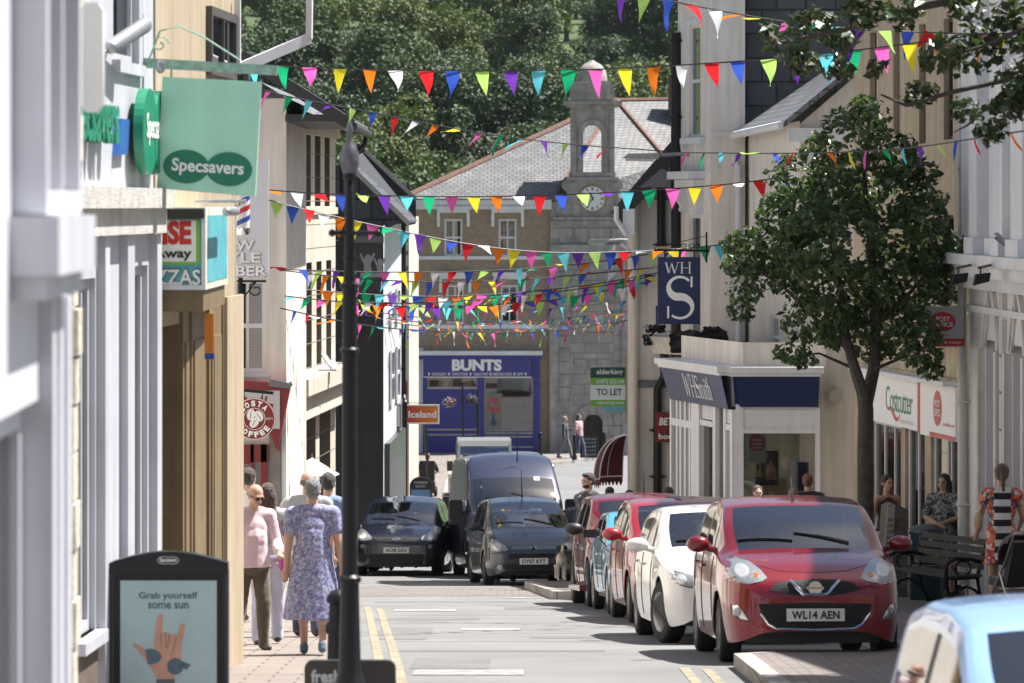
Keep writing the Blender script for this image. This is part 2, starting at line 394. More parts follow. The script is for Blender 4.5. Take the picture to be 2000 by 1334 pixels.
# ground, road, pavements
def hill(x, y):
 t = max(0, y - 186)
 z = 10 * (t / 100) ** 1.2 if t < 100 else 10 + (t - 100) * .12
 return min(z, 60) + 2.2 * noise.noise(Vector((x * .02, y * .02, 1))) * min(1, t / 40)
def terrain_z(x, y): return GZ(min(y, 199)) - .3 + (hill(x, y) if y > 186 else 0)
xs = [-900, -500, -260, -150, -100, -70, -45, -30, -20, -12, -6, 0, 6, 12, 20, 30, 45, 70, 100, 150, 260, 500, 900]
ys = [-40, -20] + list(range(0, 186, 6)) + list(range(186, 330, 8)) + [340, 360, 390, 430, 480, 540, 620, 760, 1000, 1400]
mb = MB(); n = len(xs)
mb.add([(x, y, terrain_z(x, y)) for y in ys for x in xs], [(j * n + i, j * n + i + 1, (j + 1) * n + i + 1, (j + 1) * n + i) for j in range(len(ys) - 1) for i in range(n - 1)])
GRASS = mat('rough hillside grass', (.05, .085, .025), .95, var=.4, vs=.3)
tag(mb.build('terrain', GRASS, smooth=True), kind='structure')
def KL(y): return float(np.interp(y, [-10, 20, 33, 55, 70, 87, 95, 102, 107, 112, 120, 140, 165], [.4, -.75, -1.25, -2.12, -2.8, -3.45, -3.05, -2.3, -1.67, -1.3, -1.85, -2.1, -2.2]))
def KR(y):
 return float(np.interp(y, [-10, 8, 12, 22, 26, 30, 37.1, 37.5, 37.9, 38.3, 62, 62.6, 63.2, 73.2, 73.6, 75.2, 75.6, 90, 96, 101, 106, 165],
                           [3.2, 3.2, 3.2, 3.2, 2.6, 2.0, 1.96, 2.3, 3.3, 3.62, 2.98, 1.6, .62, .22, .24, 2.35, 2.55, 2.3, 2.6, 8, 22, 26]))
def strip(name, fa, fb, dz, ya, yb, m, st=.7, extra=(), kind='structure', nx=4, lip=None):
 yl = sorted({*np.arange(ya, yb, st).tolist(), yb, *[e for e in extra if ya < e < yb]})
 mb = MB(); vs = []
 for y in yl:
  a, b = fa(y), fb(y)
  for i in range(nx + 1):
   vs.append((a + (b - a) * i / nx, y, GZ(y) + dz))
 k = nx + 1
 mb.add(vs, [(j * k + i, j * k + i + 1, (j + 1) * k + i + 1, (j + 1) * k + i) for j in range(len(yl) - 1) for i in range(nx)])
 if lip:
  f = lip; v2 = []
  for y in yl: x = f(y); v2 += [(x, y, GZ(y) + dz), (x, y, GZ(y) - .06)]
  mb.add(v2, [(2 * j, 2 * j + 1, 2 * j + 3, 2 * j + 2) for j in range(len(yl) - 1)])
 o = mb.build(name, m); return tag(o, kind=kind)
EX = [37.1, 37.5, 37.9, 38.3, 62, 62.6, 63.2, 73.2, 73.6, 75.2, 75.6]
strip('road', lambda y: KL(y) - .05, lambda y: KR(y) + .05, 0, -10, 172, ASPH, extra=EX)
strip('road_crossing', lambda y: KL(y) + .02, lambda y: min(KR(y), 3) - .02, .004, 66, 74.5, BRICKP, extra=EX)
PV = .12
strip('kerb_left', lambda y: KL(y) - .16, KL, PV + .004, -10, 160, KERB, lip=KL, nx=1)
strip('kerb_right', KR, lambda y: KR(y) + .16, PV + .004, -10, 100, KERB, lip=KR, extra=EX, nx=1)
strip('pavement_left', lambda y: -13, lambda y: KL(y) - .16, PV, -10, 160, PAVE)
strip('pavement_right', lambda y: KR(y) + .16, lambda y: 13, PV, -10, 100, PAVED, extra=EX)
strip('pavement_far', lambda y: -14, lambda y: float(np.interp(y, [158, 161, 167, 180], [.2, 1.7, 3.4, 7])), PV, 158.2, 186, PAVE, lip=lambda y: float(np.interp(y, [158, 161, 167, 180], [.2, 1.7, 3.4, 7])))
strip('kerb_far', lambda y: float(np.interp(y, [158, 161, 167, 180], [.2, 1.7, 3.4, 7])), lambda y: float(np.interp(y, [158, 161, 167, 180], [.45, 1.95, 3.65, 7.2])), PV + .01, 158.2, 186, KERB, nx=1,
      lip=lambda y: float(np.interp(y, [158, 161, 167, 180], [.45, 1.95, 3.65, 7.2])))
strip('yellow_line', lambda y: KL(y) + .20, lambda y: KL(y) + .29, .005, 20, 58, YELL, nx=1)
strip('yellow_line', lambda y: KL(y) + .36, lambda y: KL(y) + .45, .005, 20, 57, YELL, nx=1)
strip('yellow_line', lambda y: 1.47, lambda y: 1.56, .005, 30, 37.0, YELL, nx=1)
strip('yellow_line', lambda y: 1.66, lambda y: 1.75, .005, 30, 36.7, YELL, nx=1)
for (x0, x1, y0, y1) in [(-1.57, -.75, 55.6, 56.6), (-.58, .09, 47.2, 48.2), (-.85, .1, 35.7, 36.6), (-.1, .5, 64.2, 64.9), (-2.3, -1.9, 78.8, 79.8)]:
 strip('road_marking', lambda y, a=x0: a, lambda y, b=x1: b, .0055, y0, y1, RWHT, nx=1, st=.25)
PATCH = mat('darker asphalt repair', (.146, .144, .143), .9, var=.2, vs=2, bump=.3, bs=120)
for (x0, x1, y0, y1) in [(-1.1, .9, 40.5, 41.0), (-1.7, -.4, 51.5, 52.6), (.2, 1.0, 44.5, 45.3), (-2.0, .2, 61.0, 61.35), (-.9, -.2, 36.8, 38.9), (-.1, 1.3, 56.5, 58.0), (-1.5, -.9, 44.0, 48.5)]:
 strip('road_patch', lambda y, a=x0: a, lambda y, b=x1: b, .003, y0, y1, PATCH, nx=1, st=.25)
for y0 in (43.4, 46.3, 50.2, 53.6, 59.4):
 strip('road_crack', lambda y: KL(y) + .5, lambda y: KL(y) + 2.6, .0035, y0, y0 + .05, PATCH, nx=1, st=.05)
# buildings on the left
def shell(mb, L, D, H, z0=-.6, y=0, m=0, u0=0, roof=True, ends=(1, 1)):
 if ends[0]: mb.add([(u0, y, z0), (u0, y, H), (u0, y + D, H), (u0, y + D, z0)], [(0, 1, 2, 3)], m)
 if ends[1]: mb.add([(u0 + L, y, z0), (u0 + L, y + D, z0), (u0 + L, y + D, H), (u0 + L, y, H)], [(0, 1, 2, 3)], m)
 mb.add([(u0, y + D, z0), (u0, y + D, H), (u0 + L, y + D, H), (u0 + L, y + D, z0)], [(0, 1, 2, 3)], m)
 if roof: mb.add([(u0, y, H), (u0 + L, y, H), (u0 + L, y + D, H), (u0, y + D, H)], [(0, 1, 2, 3)], m)
def drainpipe(pts, r, m, label, name='drainpipe', par=None, clips=()):
 mb = MB(); mb.tube(pts, r, 10)
 for c in clips: mb.lathe([(r * 1.25, -.03), (r * 1.35, -.02), (r * 1.35, .02), (r * 1.25, .03)], c, 10); mb.box(c[0] - r * 1.9, c[0] + r * 1.9, c[1] - .01, c[1] + r * 1.6, c[2] - .012, c[2] + .012)
 return mb.build(name, m, par, smooth=True)
f = Fac((-1.15, 2.0), (-1.447, 13.4), GZ(13))
LAV = mat('lavender grey paint', (.56, .565, .62), .65, var=.12, vs=1.1, streak=.15)
B0 = f.z(60, 425)
r = f.root('painted_building', 'nearest building on the left, lilac grey pilasters with a glazed bay hanging above', 'building')
mb = MB(); wall(mb, 0, f.L, -.6, 6.2, [(f.L - 4.2, f.L - .75, .9, 2.3), (f.L - 1.6, f.L - .4, B0, 5.6)], .12); shell(mb, f.L, 3, 6.2); mb.build('wall', LAV, r)
window(r, f.L - 4.2, f.L - .75, .9, 2.3, .05, LAV, GDARK, 3, 1, .08, .06)
mb = MB()
for u in (f.L - .10, f.L - .42, f.L - .68, f.L - 4.4): mb.box(u - .07, u + .05, -.045, 0, -.6, B0 - .25)
split(mb, 'pilaster', LAV, r)
w = window(r, f.L - 1.62, f.L - .36, B0 + .01, 5.6, -.10, LAV, GDARK, 2, 2, .07, name='bay_window', depth=.24)
mb = MB(); mb.box(f.L - 1.7, f.L - .3, -.14, .02, B0 - .16, B0 + .006); mb.box(f.L - 1.66, f.L - .34, -.10, .0, B0 - .23, B0 - .16); mb.build('sill', OPTW, w)
f = Fac((-1.89, 14.0), (-2.203, 21.0), GZ(20)); fq = f
r = f.root('narrow_building', 'narrow building with rough pale quoins squeezed between lilac shopfront and white optician', 'building')
mb = MB(); wall(mb, 0, f.L - .35, -.6, 6, [(1, f.L - 1.2, .6, 2.4)], .12); shell(mb, f.L - .02, 3, 6); mb.build('wall', LILAC, r)
window(r, 1, f.L - 1.2, .6, 2.4, .05, WHITE, GDARK, 2, 1)
mb = MB()
for i in range(27): mb.box(f.L - .37, f.L, -.03 - rnd.random() * .03, .02, -.55 + i * .24, -.55 + i * .24 + .225)
mb.build('quoin', mat('rough crumbling quoin stone', (.52, .47, .38), .95, var=.5, vs=9, bump=1, bs=25), r)
mb = MB(); uu = f.L - .28; z0 = f.z(150, 225); z1 = f.z(150, 20)
mb.prism([(-.055, z0 + .05), (-.03, z0), (.03, z0), (.055, z0 + .05), (.055, z1 - .04), (.03, z1), (-.03, z1), (-.055, z1 - .04)], lambda a, b, d: (uu + d, -.06 + a * 1.0 - .06, b), -.1, .1)
o = mb.build('wall_light_box', mat('yellowed white plastic', (.62, .61, .57), .35, var=.08), None, smooth=True); o.location = (f.x0, f.y0, f.zb); o.rotation_euler = (0, 0, f.rz)
tag(o, 'rounded white plastic box fixed high on narrow building beside optician', 'light box')
f = Fac((-2.34 + .053 * (21.2 - 35.6), 21.2), (-2.607, 30.5), GZ(27)); fo = f
r = f.root('optician_shop', 'white optician shopfront with green letters and double oval above a stone ledge', 'shop')
H = 7.5; uw0, uw1 = f.u(221), f.u(272); zw0 = f.z(245, 122)
za, zb_ = f.z(230, 395), f.z(230, 420)
lo = f.z(170, 1240)
mb = MB(); ops = [(uw0, uw1, zw0, zw0 + 1.7), (f.u(146), f.u(186), lo, za - .5), (f.u(248), f.u(288), .5, za - .45)]
wall(mb, 0, f.L, -.6, H, ops, .14); shell(mb, f.L, 5, H); mb.build('wall', OPTW, r)
window(r, uw0, uw1, zw0, zw0 + 1.7, .05, OPTW, GHOUSE, 1, 2, .06, .09)
window(r, f.u(146), f.u(186), lo, za - .5, .04, OPTW, GSHOP, 3, 1, .07, .12)
window(r, f.u(248), f.u(288), .5, za - .45, .04, OPTW, GHOUSE, 1, 1, .07, .08)
MB().box(.3, f.L - .3, .6, .62, 0, 3.2).build('blind', mat('white roller blind', (.72, .73, .75), .7, var=.05), r)
mb = MB(); mb.box(0, f.L, -.16, .0, za - .04, za + .10); mb.box(0, f.L, -.10, 0, za - .22, za - .04); mb.build('ledge', mat('weathered lead grey ledge', (.48, .46, .43), .8, var=.35, vs=6, bump=.6), r)
mb = MB()
for px, w_ in ((193, .10), (240, .16), (296, .12)):
 u = f.u(px); mb.box(u - w_, u + w_, -.06, 0, -.4, za - .23); mb.box(u - w_ - .03, u + w_ + .03, -.075, 0, -.4, .25)
split(mb, 'pilaster', OPTW, r)
MB().box(f.u(146), f.u(186), -.02, -.001, -.5, lo - .1).build('stallriser', mat('scuffed dark stallriser', (.12, .09, .07), .8, var=.4, vs=4), r)
fn = lambda a, b, d=0: (a, -d, b)
mb = MB(); text(mb, 'Specsavers', fn, f.u(100), f.u(199), f.z(170, 312), f.z(170, 168), .12, bold=.03)
v = list(mb.v); nf = len(mb.f); mb2 = MB()
for k_ in range(5): mb2.add([(p[0], p[1] + k_ * .02, p[2]) for p in v], mb.f)
mb2.build('lettering', GREEN, r)
sg = MB(); ou = (f.u(248) + f.u(295)) / 2; ow = f.u(295) - f.u(248); oz = f.z(272, 258); oh = f.z(272, 175) - oz
for c in (-.24, .24): sg.prism(ell(ou + c * ow, oz, ow * .30, oh, 36), fn, .05, .12 if c < 0 else .123)
sgo = sg.build('oval_sign', GREEN, r)
mb = MB(); text(mb, 'Specsavers', fn, ou - ow * .42, ou + ow * .42, oz - .1, oz + .13, .127, bold=.02); mb.build('lettering', SIGNW, sgo)
def placed(mb, f, name, m, label, cat, smooth=False, group=None):
 o = mb.build(name, m, None, smooth); o.location = (f.x0, f.y0, f.zb); o.rotation_euler = (0, 0, f.rz); return tag(o, label, cat, group)
mb = MB(); u = f.u(229); z = f.z(229, 268); h = (f.z(229, 232) - z)
mb.prism([(u - .25, z - h), (u + .2, z - h * .9), (u + .28, z + h), (u - .12, z + h)], fn, .0, .045)
placed(mb, f, 'alarm_box', mat('blue alarm casing', (.02, .10, .34), .4), 'blue burglar alarm box between green letters and oval sign', 'alarm box')
mb = MB(); u = f.u(192); z = f.z(192, 85)
mb.tube([(u, 0, z - .35), (u, -.05, z - .05), (u + .1, -.1, z)], .012, 8); mb.cap((u + .05, -.08, z - .02), (u + .75, -.20, z + .15), .05, .055, 12)
placed(mb, f, 'spotlight', STEEL, 'grey tube spotlight on white wall above green shop letters', 'spotlight', True)
sy = 30.0; p0 = at(318, 150, sy); p1 = at(511, 160, sy); p2 = at(499, 384, sy); p3 = at(307, 368, sy)
c0 = Vector((p0.x, sy, p0.z))
r = thing('hanging_sign', 'faded mint green square sign with dark green double oval hanging from scrolled bracket', 'sign', (c0.x, sy, p3.z))
def q(p): return (p.x - c0.x, 0, p.z - p3.z)
poly = [(q(p)[0], q(p)[2]) for p in (p3, p2, p1, p0)]
MB().prism(poly, fn, -.03, .03).build('board', MINT, r)
wd = p1.x - p0.x; ht = p0.z - p3.z;
mb = MB(); ca = at(405, 328, sy); cx0, cz0 = ca.x - c0.x, ca.z - p3.z
tl = R(3.5)
def tf(a, b, d=0): return (cx0 + a * math.cos(tl) + b * math.sin(tl), -d, cz0 - a * math.sin(tl) + b * math.cos(tl))
sc = sy / F
flat(mb, ell(-41 * sc, 0, 45 * sc, 33 * sc, 40), tf, .034); flat(mb, ell(43 * sc, 0, 45 * sc, 33 * sc, 40), tf, .037)
e = mb.build('oval_emblem', DGREEN, r)
mb = MB(); text(mb, 'Specsavers', tf, -69 * sc, 72 * sc, -17 * sc, 16 * sc, .042, bold=.025); mb.build('lettering', SIGNW, r)
mb = MB(); zt = ht
mb.bar((-.14, .01, zt + .10), (.82, .01, zt + .045), .04, .07)
mb.tube([(-.10, 0, zt + .12), (-.02, 0, zt + .33), (.12, 0, zt + .36), (.3, 0, zt + .28), (.55, 0, zt + .12)], .008, 6)
sp = [(-.02 + (.07 - t * .0045) * math.cos(t * .6), 0, zt + .23 + (.07 - t * .0045) * math.sin(t * .6)) for t in range(14)]
mb.tube(sp, .007, 6); mb.bar((-.15, 0, zt - .35), (-.15, 0, zt + .45), .03, .03)
for u in (.06, .62): mb.bar((u, 0, zt - .02), (u, 0, zt + .09), .012, .012)
mb.build('bracket', mat('flaking mint iron', (.33, .50, .40), .7, var=.45, vs=18), r, smooth=True)
mb = MB(); mb.ball((-.015, -.03, zt + .07), (.035, .03, .05), 10, 8); mb.tube([(-.05, 0, zt + .12), (-.015, -.03, zt + .11)], .008, 6); mb.build('lamp', STEEL, r, smooth=True)
f = Fac((-2.60, 30.6), (-2.345, 35.5), GZ(33)); fp = f
r = f.root('takeaway_building', 'sand rendered building with brown timber doorway under a projecting takeaway sign', 'building')
H = 8.5
us = [f.u(px) for px in (312, 332, 350, 392, 420, 447)]
zt = f.z(380, 600)
mb = MB(); ops = [(.05, us[2], -.3, zt - .1)]
wall(mb, 0, f.L, -.6, H, ops, .9, mr=1); shell(mb, f.L, 6, H); mb.build('wall', [SAND, TIMBER], r)
mb = MB(); mb.box(.06, us[2] - .02, .84, .88, -.3, zt - .1)
mb.box(us[1], us[1] + .06, .3, .84, -.3, zt - .1); mb.box(us[1] + .45, us[1] + .5, .2, .83, -.3, zt - .1)
for z in (.5, 1.4, 2.1): mb.box(.06, us[2] - .06, .82, .86, z, z + .06)
mb.build('door', TIMBER, r)
mb = MB()
for a, b, p in ((us[2], us[2] + .35, .03), (us[2] + .4, us[3] - .05, .045), (us[3], us[3] + .22, .07), (us[3] + .3, us[4], .05), (us[4] + .05, us[5] - .1, .06)):
 mb.box(a, b, -p, 0, -.5, zt); mb.box(a + .08, b - .08, -p - .015, -p, .4, zt - .25)
mb.build('timber_surround', TIMBER, r)
MB().box(us[4] + .1, f.L - .12, -.09, -.06, -.5, f.z(425, 580)).build('render_panel', SAND, r)
u = f.u(402); u2 = f.u(452); zw = f.z(425, 150)
w = window(r, u, u2, zw, f.z(425, 20), -.05, mat('dark steel window', (.07, .065, .06), .5), GHOUSE, 2, 1, .07)
mb = MB(); mb.bar((u2 + .02, -.05, f.z(452, 135)), (u2 + .35, -.62, f.z(520, 95)), .05, .09); mb.bar((u2 + .35, -.62, f.z(520, 95)), (u2 + .42, -.62, f.z(520, 95) + .6), .05, .09)
mb.bar((u2 + .02, -.05, f.z(452, 135)), (u2 + .02, -.05, f.z(452, 135) + .6), .05, .05)
mb.build('casement', LILAC, w)
sx0, sx1 = -2.72, at(402, 0, 30.85).x; syy = 30.85; zA = at(0, 566, syy).z; zB = at(0, 405, syy).z
r = thing('takeaway_sign', 'projecting takeaway box sign with red and black words over turquoise', 'sign', (sx0, syy, zA))
w_, h_ = sx1 - sx0, zB - zA
mb = MB(); mb.box(0, w_, 0, 2.4, 0, h_); mb.build('box', CREAM, r)
mb = MB(); mb.box(0, w_, -.03, -.001, 0, .035); mb.box(0, w_, -.03, -.001, h_ - .03, h_); mb.box(w_ - .03, w_, -.03, -.001, .035, h_ - .03); mb.build('frame', WHITE, r)
k = syy / F; X = lambda px: (px - 1000) * k - sx0; Z = lambda py: CZ - (py - 400) * k - zA
TURQ = mat('turquoise sign print', (.10, .42, .48), .4, var=.3, vs=8)
MB().add([fn(a, b, .004) for a, b in ((0, Z(559)), (X(396), Z(559)), (X(396), Z(428)), (0, Z(428)))], [(0, 1, 2, 3)]).build('turquoise_panel', TURQ, r)
mb = MB(); flat(mb, [(0, Z(517)), (X(391), Z(517)), (X(391), Z(430)), (0, Z(430))], fn, .008); mb.build('green_panel', LIME, r)
mb = MB(); flat(mb, [(0, Z(511)), (X(383), Z(511)), (X(383), Z(430)), (0, Z(430))], fn, .012); mb.build('white_panel', SIGNW, r)
mb = MB(); text(mb, 'SUNRISE', fn, X(197), X(374), Z(478), Z(431), .017, bold=.05); mb.build('red_lettering', mat('red print', (.58, .02, .02), .5), r)
mb = MB(); text(mb, 'Take Away', fn, X(228), X(375), Z(509), Z(485), .017, bold=.03); text(mb, 'PIZZAS', fn, X(276), X(394), Z(560), Z(524), .009, bold=.06); mb.build('black_lettering', SIGNB, r)
mb = MB(); text(mb, 'PIZZAS', fn, X(277), X(392), Z(557), Z(526), .014, bold=.025); mb.build('white_lettering', SIGNW, r)
mb = MB(); mb.box(0, X(400), -.10, -.032, Z(427), Z(408)); mb.build('striplight_hood', PLASTIC, r)
mb = MB(); mb.add([(w_ + .003, .15, .05), (w_ + .003, 2.3, .05), (w_ + .003, 2.3, h_ - .06), (w_ + .003, .15, h_ - .06)], [(0, 1, 2, 3)]); mb.build('side_panel', TURQ, r)
mb = MB(); mb.tube([(w_ - .1, .3, h_ + .04), (w_ + .18, .3, h_ + .05)], .012, 8); mb.tube([(w_ - .1, 1.9, h_ + .04), (w_ + .18, 1.9, h_ + .05)], .012, 8); mb.cap((w_ + .14, .2, h_ - .03), (w_ + .14, 1.2, h_ - .03), .035, .035, 12); mb.build('tube_light', STEEL, r, smooth=True)
mb = MB(); mb.box(.02, w_ - .02, .02, 2.3, -.16, -.002); mb.build('soffit', TIMBER, r)
mb = MB(); mb.box(-.0, .07, -.02, .02, 0, .3); mb.box(.0, .07, -.021, .021, -.045, 0, 1)
o = mb.build('orange_pole_sign', [mat('orange plastic', (.75, .25, .015), .4), mat('blue plastic', (.02, .08, .35), .4)]); p = at(400, 690, 31.6); o.location = p
tag(o, 'narrow orange and blue sign box beneath the takeaway sign', 'sign')
pb = at(453, 1315, 35.62)
o = drainpipe([(0, 0, -.05), (0, 0, 9)], .042, mat('cream painted iron pipe', (.42, .38, .30), .5, var=.15, streak=.2), '', 'drainpipe', clips=[(0, 0, z) for z in (1.0, 2.37, 2.45, 3.9, 5.2)])
o.location = (pb.x, 35.62, GZ(35.6) + .1); tag(o, 'tall cream iron drainpipe at the corner of the takeaway building', 'drainpipe')
f = Fac((-5.2, 36.2), (-6.6, 71.0), GZ(70)); r = f.root('terrace_row', 'pale rendered terrace set back behind the cream drainpipe', 'building')
mb = MB(); wall(mb, 0, f.L, -.5, 10, [(2 + i * 3.4, 3.4 + i * 3.4, 5.6, 7.4) for i in range(9)], .15); shell(mb, f.L, 6, 10); mb.build('wall', PALE, r)
for i in range(9): window(r, 2 + i * 3.4, 3.4 + i * 3.4, 5.6, 7.4, .05, WHITE, GDARK, 2, 2)
f = Fac((-8.0, 72.0), (at(559, 0, 72).x, 72.0), GZ(72) + .05); fc = f
r = f.root('coffee_shop_building', 'stone painted building with dark slated gable above red coffee shop front', 'building')
X = lambda px: f.u(px); Z = lambda py: CZ - (py - 400) * 72 / F - f.zb
H = Z(190)
wx0, wx1 = X(462), X(522)
mb = MB(); wall(mb, 0, f.L, -.6, H, [(X(447), X(520), Z(728), Z(545)), (X(455), X(497), -.3, Z(868))], .16); shell(mb, f.L, 7, H, roof=False)
mb.build('wall', PALE, r)
rid = f.L - 3.4; rh = H + 3.4 * .62; ov = X(689) - f.L
mb = MB(); mb.add([(rid - 3.4, -.02, H), (f.L + .02, -.02, H - .02), (rid, -.02, rh)], [(0, 1, 2)]); mb.build('gable', SLATEH, r)
mb = MB(); t = .10; e = f.L + ov; ze = H - ov * .62 + .32
for a, b, c, d in ((rid, rh + .34, e, ze), (rid, rh + .34, rid - 4.4, ze)):
 mb.add([(a, -.35, b), (c, -.35, d), (c, 7.3, d), (a, 7.3, b), (a, -.35, b - t), (c, -.35, d - t), (c, 7.3, d - t), (a, 7.3, b - t)], [(0, 1, 2, 3), (4, 7, 6, 5), (0, 4, 5, 1), (1, 5, 6, 2), (2, 6, 7, 3)])
mb.build('roof', SLATE, r)
mb = MB(); mb.bar((rid, -.38, rh + .25), (e, -.38, ze - .1), .06, .2); mb.box(f.L, e - .1, -.33, 7.2, H - .42, H - .30)
mb.tube([(e + .02, -.35, ze - .12), (e + .02, 7.3, ze - .12)], .075, 8); mb.build('bargeboard', mat('tarred board', (.03, .03, .032), .6, var=.3), r)
mb = MB(); ring(mb, X(486), Z(113), .09, .115, fn, .03, 0, 20); mb.build('vent_ring', GREYS, r)
window(r, X(447), X(520), Z(728), Z(545), .03, WHITE, GHOUSE, 2, 2, .075, .05)
MB().add([(X(450), .14, Z(725)), (X(518), .14, Z(725)), (X(518), .14, Z(548)), (X(450), .14, Z(548))], [(0, 1, 2, 3)]).build('blind', bricks('white slat blind', (.55, .57, .6), (.5, .52, .55), (.3, .31, .33), 5, .05, .006), r)
mb = MB(); mb.prism([(X(440), Z(738)), (X(562), Z(748)), (X(571), Z(744)), (X(543), Z(880)), (X(528), Z(836)), (X(440), Z(770))], fn, .02, .36)
mb.build('red_fascia', MAROON, r)
mb = MB(); mb.prism([(X(528), Z(738)), (X(575), Z(748)), (X(569), Z(757)), (X(528), Z(752))], fn, .365, .42); mb.build('fascia_cap', LEAD, r)
b = MB().box(X(440), X(549), -.40, -.365, Z(835), Z(761)).build('sign_board', GREYS, r)
mb = MB(); text(mb, 'Bells', fn, X(462), X(537), Z(815), Z(772), .404, bold=.01, shear=.35); mb.build('lettering', MAROON, b)
mb = MB(); mb.box(X(440), X(524), -.12, 0, Z(902), Z(868)); mb.box(X(490), X(497), -.12, 0, -.4, Z(868)); mb.box(X(510), X(522), -.12, 0, -.4, Z(868)); mb.box(X(440), X(490), -.10, 0, Z(905), Z(895)); mb.build('shopfront_frame', MAROON, r)
MB().add([(X(440), -.02, -.4), (X(524), -.02, -.4), (X(524), -.02, Z(868)), (X(440), -.02, Z(868))], [(0, 1, 2, 3)]).build('shop_glass', GHOUSE, r, fix=False)
MB().box(X(526), X(549), -.06, 0, -.5, Z(838)).build('pier', mat('grey roughcast pier', (.24, .225, .20), .9, var=.25, vs=6, bump=.6), r)
MB().box(X(550), X(559), -.03, 0, -.5, Z(822)).build('white_pier', WHITE, r)
yy = 68.0; k = yy / F; X2 = lambda px: (px - 1000) * k; Z2 = lambda py: CZ - (py - 400) * k
r = thing('barber_sign', 'white upright board lettered for a barber above a scrolled iron bracket', 'sign', (X2(420), yy, Z2(542)))
L2 = lambda a, b, d=0: (a, -d, b); ox, oz2 = X2(420), Z2(542); x_ = lambda px: X2(px) - ox; z_ = lambda py: Z2(py) - oz2
MB().box(x_(415), x_(525), -.03, .03, 0, z_(310)).build('board', mat('white sign sheet', (.62, .63, .67), .5, var=.05), r)
sh = mat('grey letter shadow', (.30, .30, .32), .4); wl = mat('white embossed letter', (.80, .80, .82), .4)
for word, a, b, zz in (('NEW', 420, 497, 489), ('STYLE', 400, 509, 513), ('BARBER', 395, 521, 539)):
 mb = MB(); text(mb, word, L2, x_(a) + .03, x_(b) + .02, z_(zz) - .015, z_(zz - 19), .034, bold=.05); mb.build('letter_shadow', sh, r)  # offset grey copy paints a shadow behind the raised letters
 mb = MB(); text(mb, word, L2, x_(a), x_(b), z_(zz), z_(zz - 20), .05, bold=.02); mb.build('lettering', wl, r)
mb = MB(); mb.tube([(x_(410), 0, -.06), (x_(520), 0, -.06)], .02, 6)
mb.tube([(x_(500) + (.13 - t * .008) * math.cos(t * .6 + 1.6), 0, -.2 + (.13 - t * .008) * math.sin(t * .6 + 1.6)) for t in range(13)], .014, 6); mb.tube([(x_(460), 0, -.55), (x_(478), 0, -.3), (x_(500), 0, -.07)], .014, 6)
mb.build('bracket', IRON, r, smooth=True)
yy = 58; k = yy / F
r = thing('barber_pole', 'red white and blue striped barber pole in glass beside the barber board', 'barber pole', tuple(at(474, 462, yy)))
MB().lathe([(.06, .08), (.10, .12), (.10, .66)], n=16).build('glass_tube', mat('striped barber tube', (.7, .7, .72), .2), r, smooth=True)
mb = MB()
for c_, off in ((0, 0), (1, 2.1)):
 st = []
 for t in range(25):
  a = t * .5 + off * 1.6; z = .12 + t * .022
  st += [(.103 * math.cos(a), .103 * math.sin(a), z), (.103 * math.cos(a), .103 * math.sin(a), z + .07)]
 mb.add(st, [(2 * i, 2 * i + 2, 2 * i + 3, 2 * i + 1) for i in range(24)], c_)
mb.build('stripe', [mat('barber red', (.5, .02, .03), .3), mat('barber blue', (.02, .07, .35), .3)], r)
mb = MB(); mb.lathe([(.02, 0), (.08, .02), (.105, .07), (.105, .12)], n=16); mb.lathe([(.105, .66), (.105, .70), (.07, .75), (.02, .77)], n=16); mb.build('cap', CHROME, r, smooth=True)
yy = 62.0; c = at(497, 818, yy); rr = 41 * yy / F
r = thing('coffee_sign', 'round maroon coffee shop sign with three white beans hanging over the pavement', 'sign', tuple(c))
MB().lathe([(.001, -.03), (rr, -.03), (rr, .03), (.001, .03)], n=48, ax='y').build('disc', MAROON, r)
mb = MB(); ring(mb, 0, 0, rr * .955, rr * .985, fn, .034, n=56); ring(mb, 0, 0, rr * .50, rr * .525, fn, .034, n=40)
for i, (s_, a0, da, flip) in enumerate((('COSTA', 142, -24, 1), ('COFFEE', 212, 22, -1))):
 for j, ch in enumerate(s_):
  a = R(a0 + da * j); cxx, czz = .74 * rr * math.cos(a), .74 * rr * math.sin(a); ta = a - math.pi / 2 if flip > 0 else a + math.pi / 2
  g = lambda p, q_, d=0, cxx=cxx, czz=czz, ta=ta: (cxx + p * math.cos(ta) - q_ * math.sin(ta), -d, czz + p * math.sin(ta) + q_ * math.cos(ta))
  text(mb, ch, g, -.105 * rr, .105 * rr, -.14 * rr, .14 * rr, .034, bold=.06)
text(mb, '1971', fn, .56 * rr, .86 * rr, -.05 * rr, .06 * rr, .034, bold=.0); text(mb, 'SINCE', fn, -.9 * rr, -.56 * rr, -.05 * rr, .06 * rr, .034, bold=.0)
mb.build('lettering', SIGNW, r)
for a, b, t in ((-.16, .2, 75), (.22, .14, 115), (.0, -.18, 50)):
 mb = MB(); ct, st = math.cos(R(t)), math.sin(R(t))
 g = lambda p, q_, d=0: (rr * (a + p * ct - q_ * st), -d, rr * (b + p * st + q_ * ct))
 flat(mb, ell(0, 0, .27, .19, 24), g, .036 + .002 * (a > .1) + .004 * (a == 0)); be = mb.build('bean', SIGNW, r)
 mb = MB(); flat(mb, [(-.26, .0), (-.1, -.035), (.05, .015), (.26, 0), (.05, .045), (-.1, .0)], g, .038 + .002 * (a > .1) + .004 * (a == 0)); mb.build('bean_crease', MAROON, be)
mb = MB(); mb.bar((-.34, 0, rr + .13), (.28, 0, rr + .07), .03, .045); mb.bar((-.15, 0, rr), (-.15, 0, rr + .1), .012, .012); mb.bar((.12, 0, rr - .02), (.12, 0, rr + .09), .012, .012); mb.build('bracket', IRON, r)
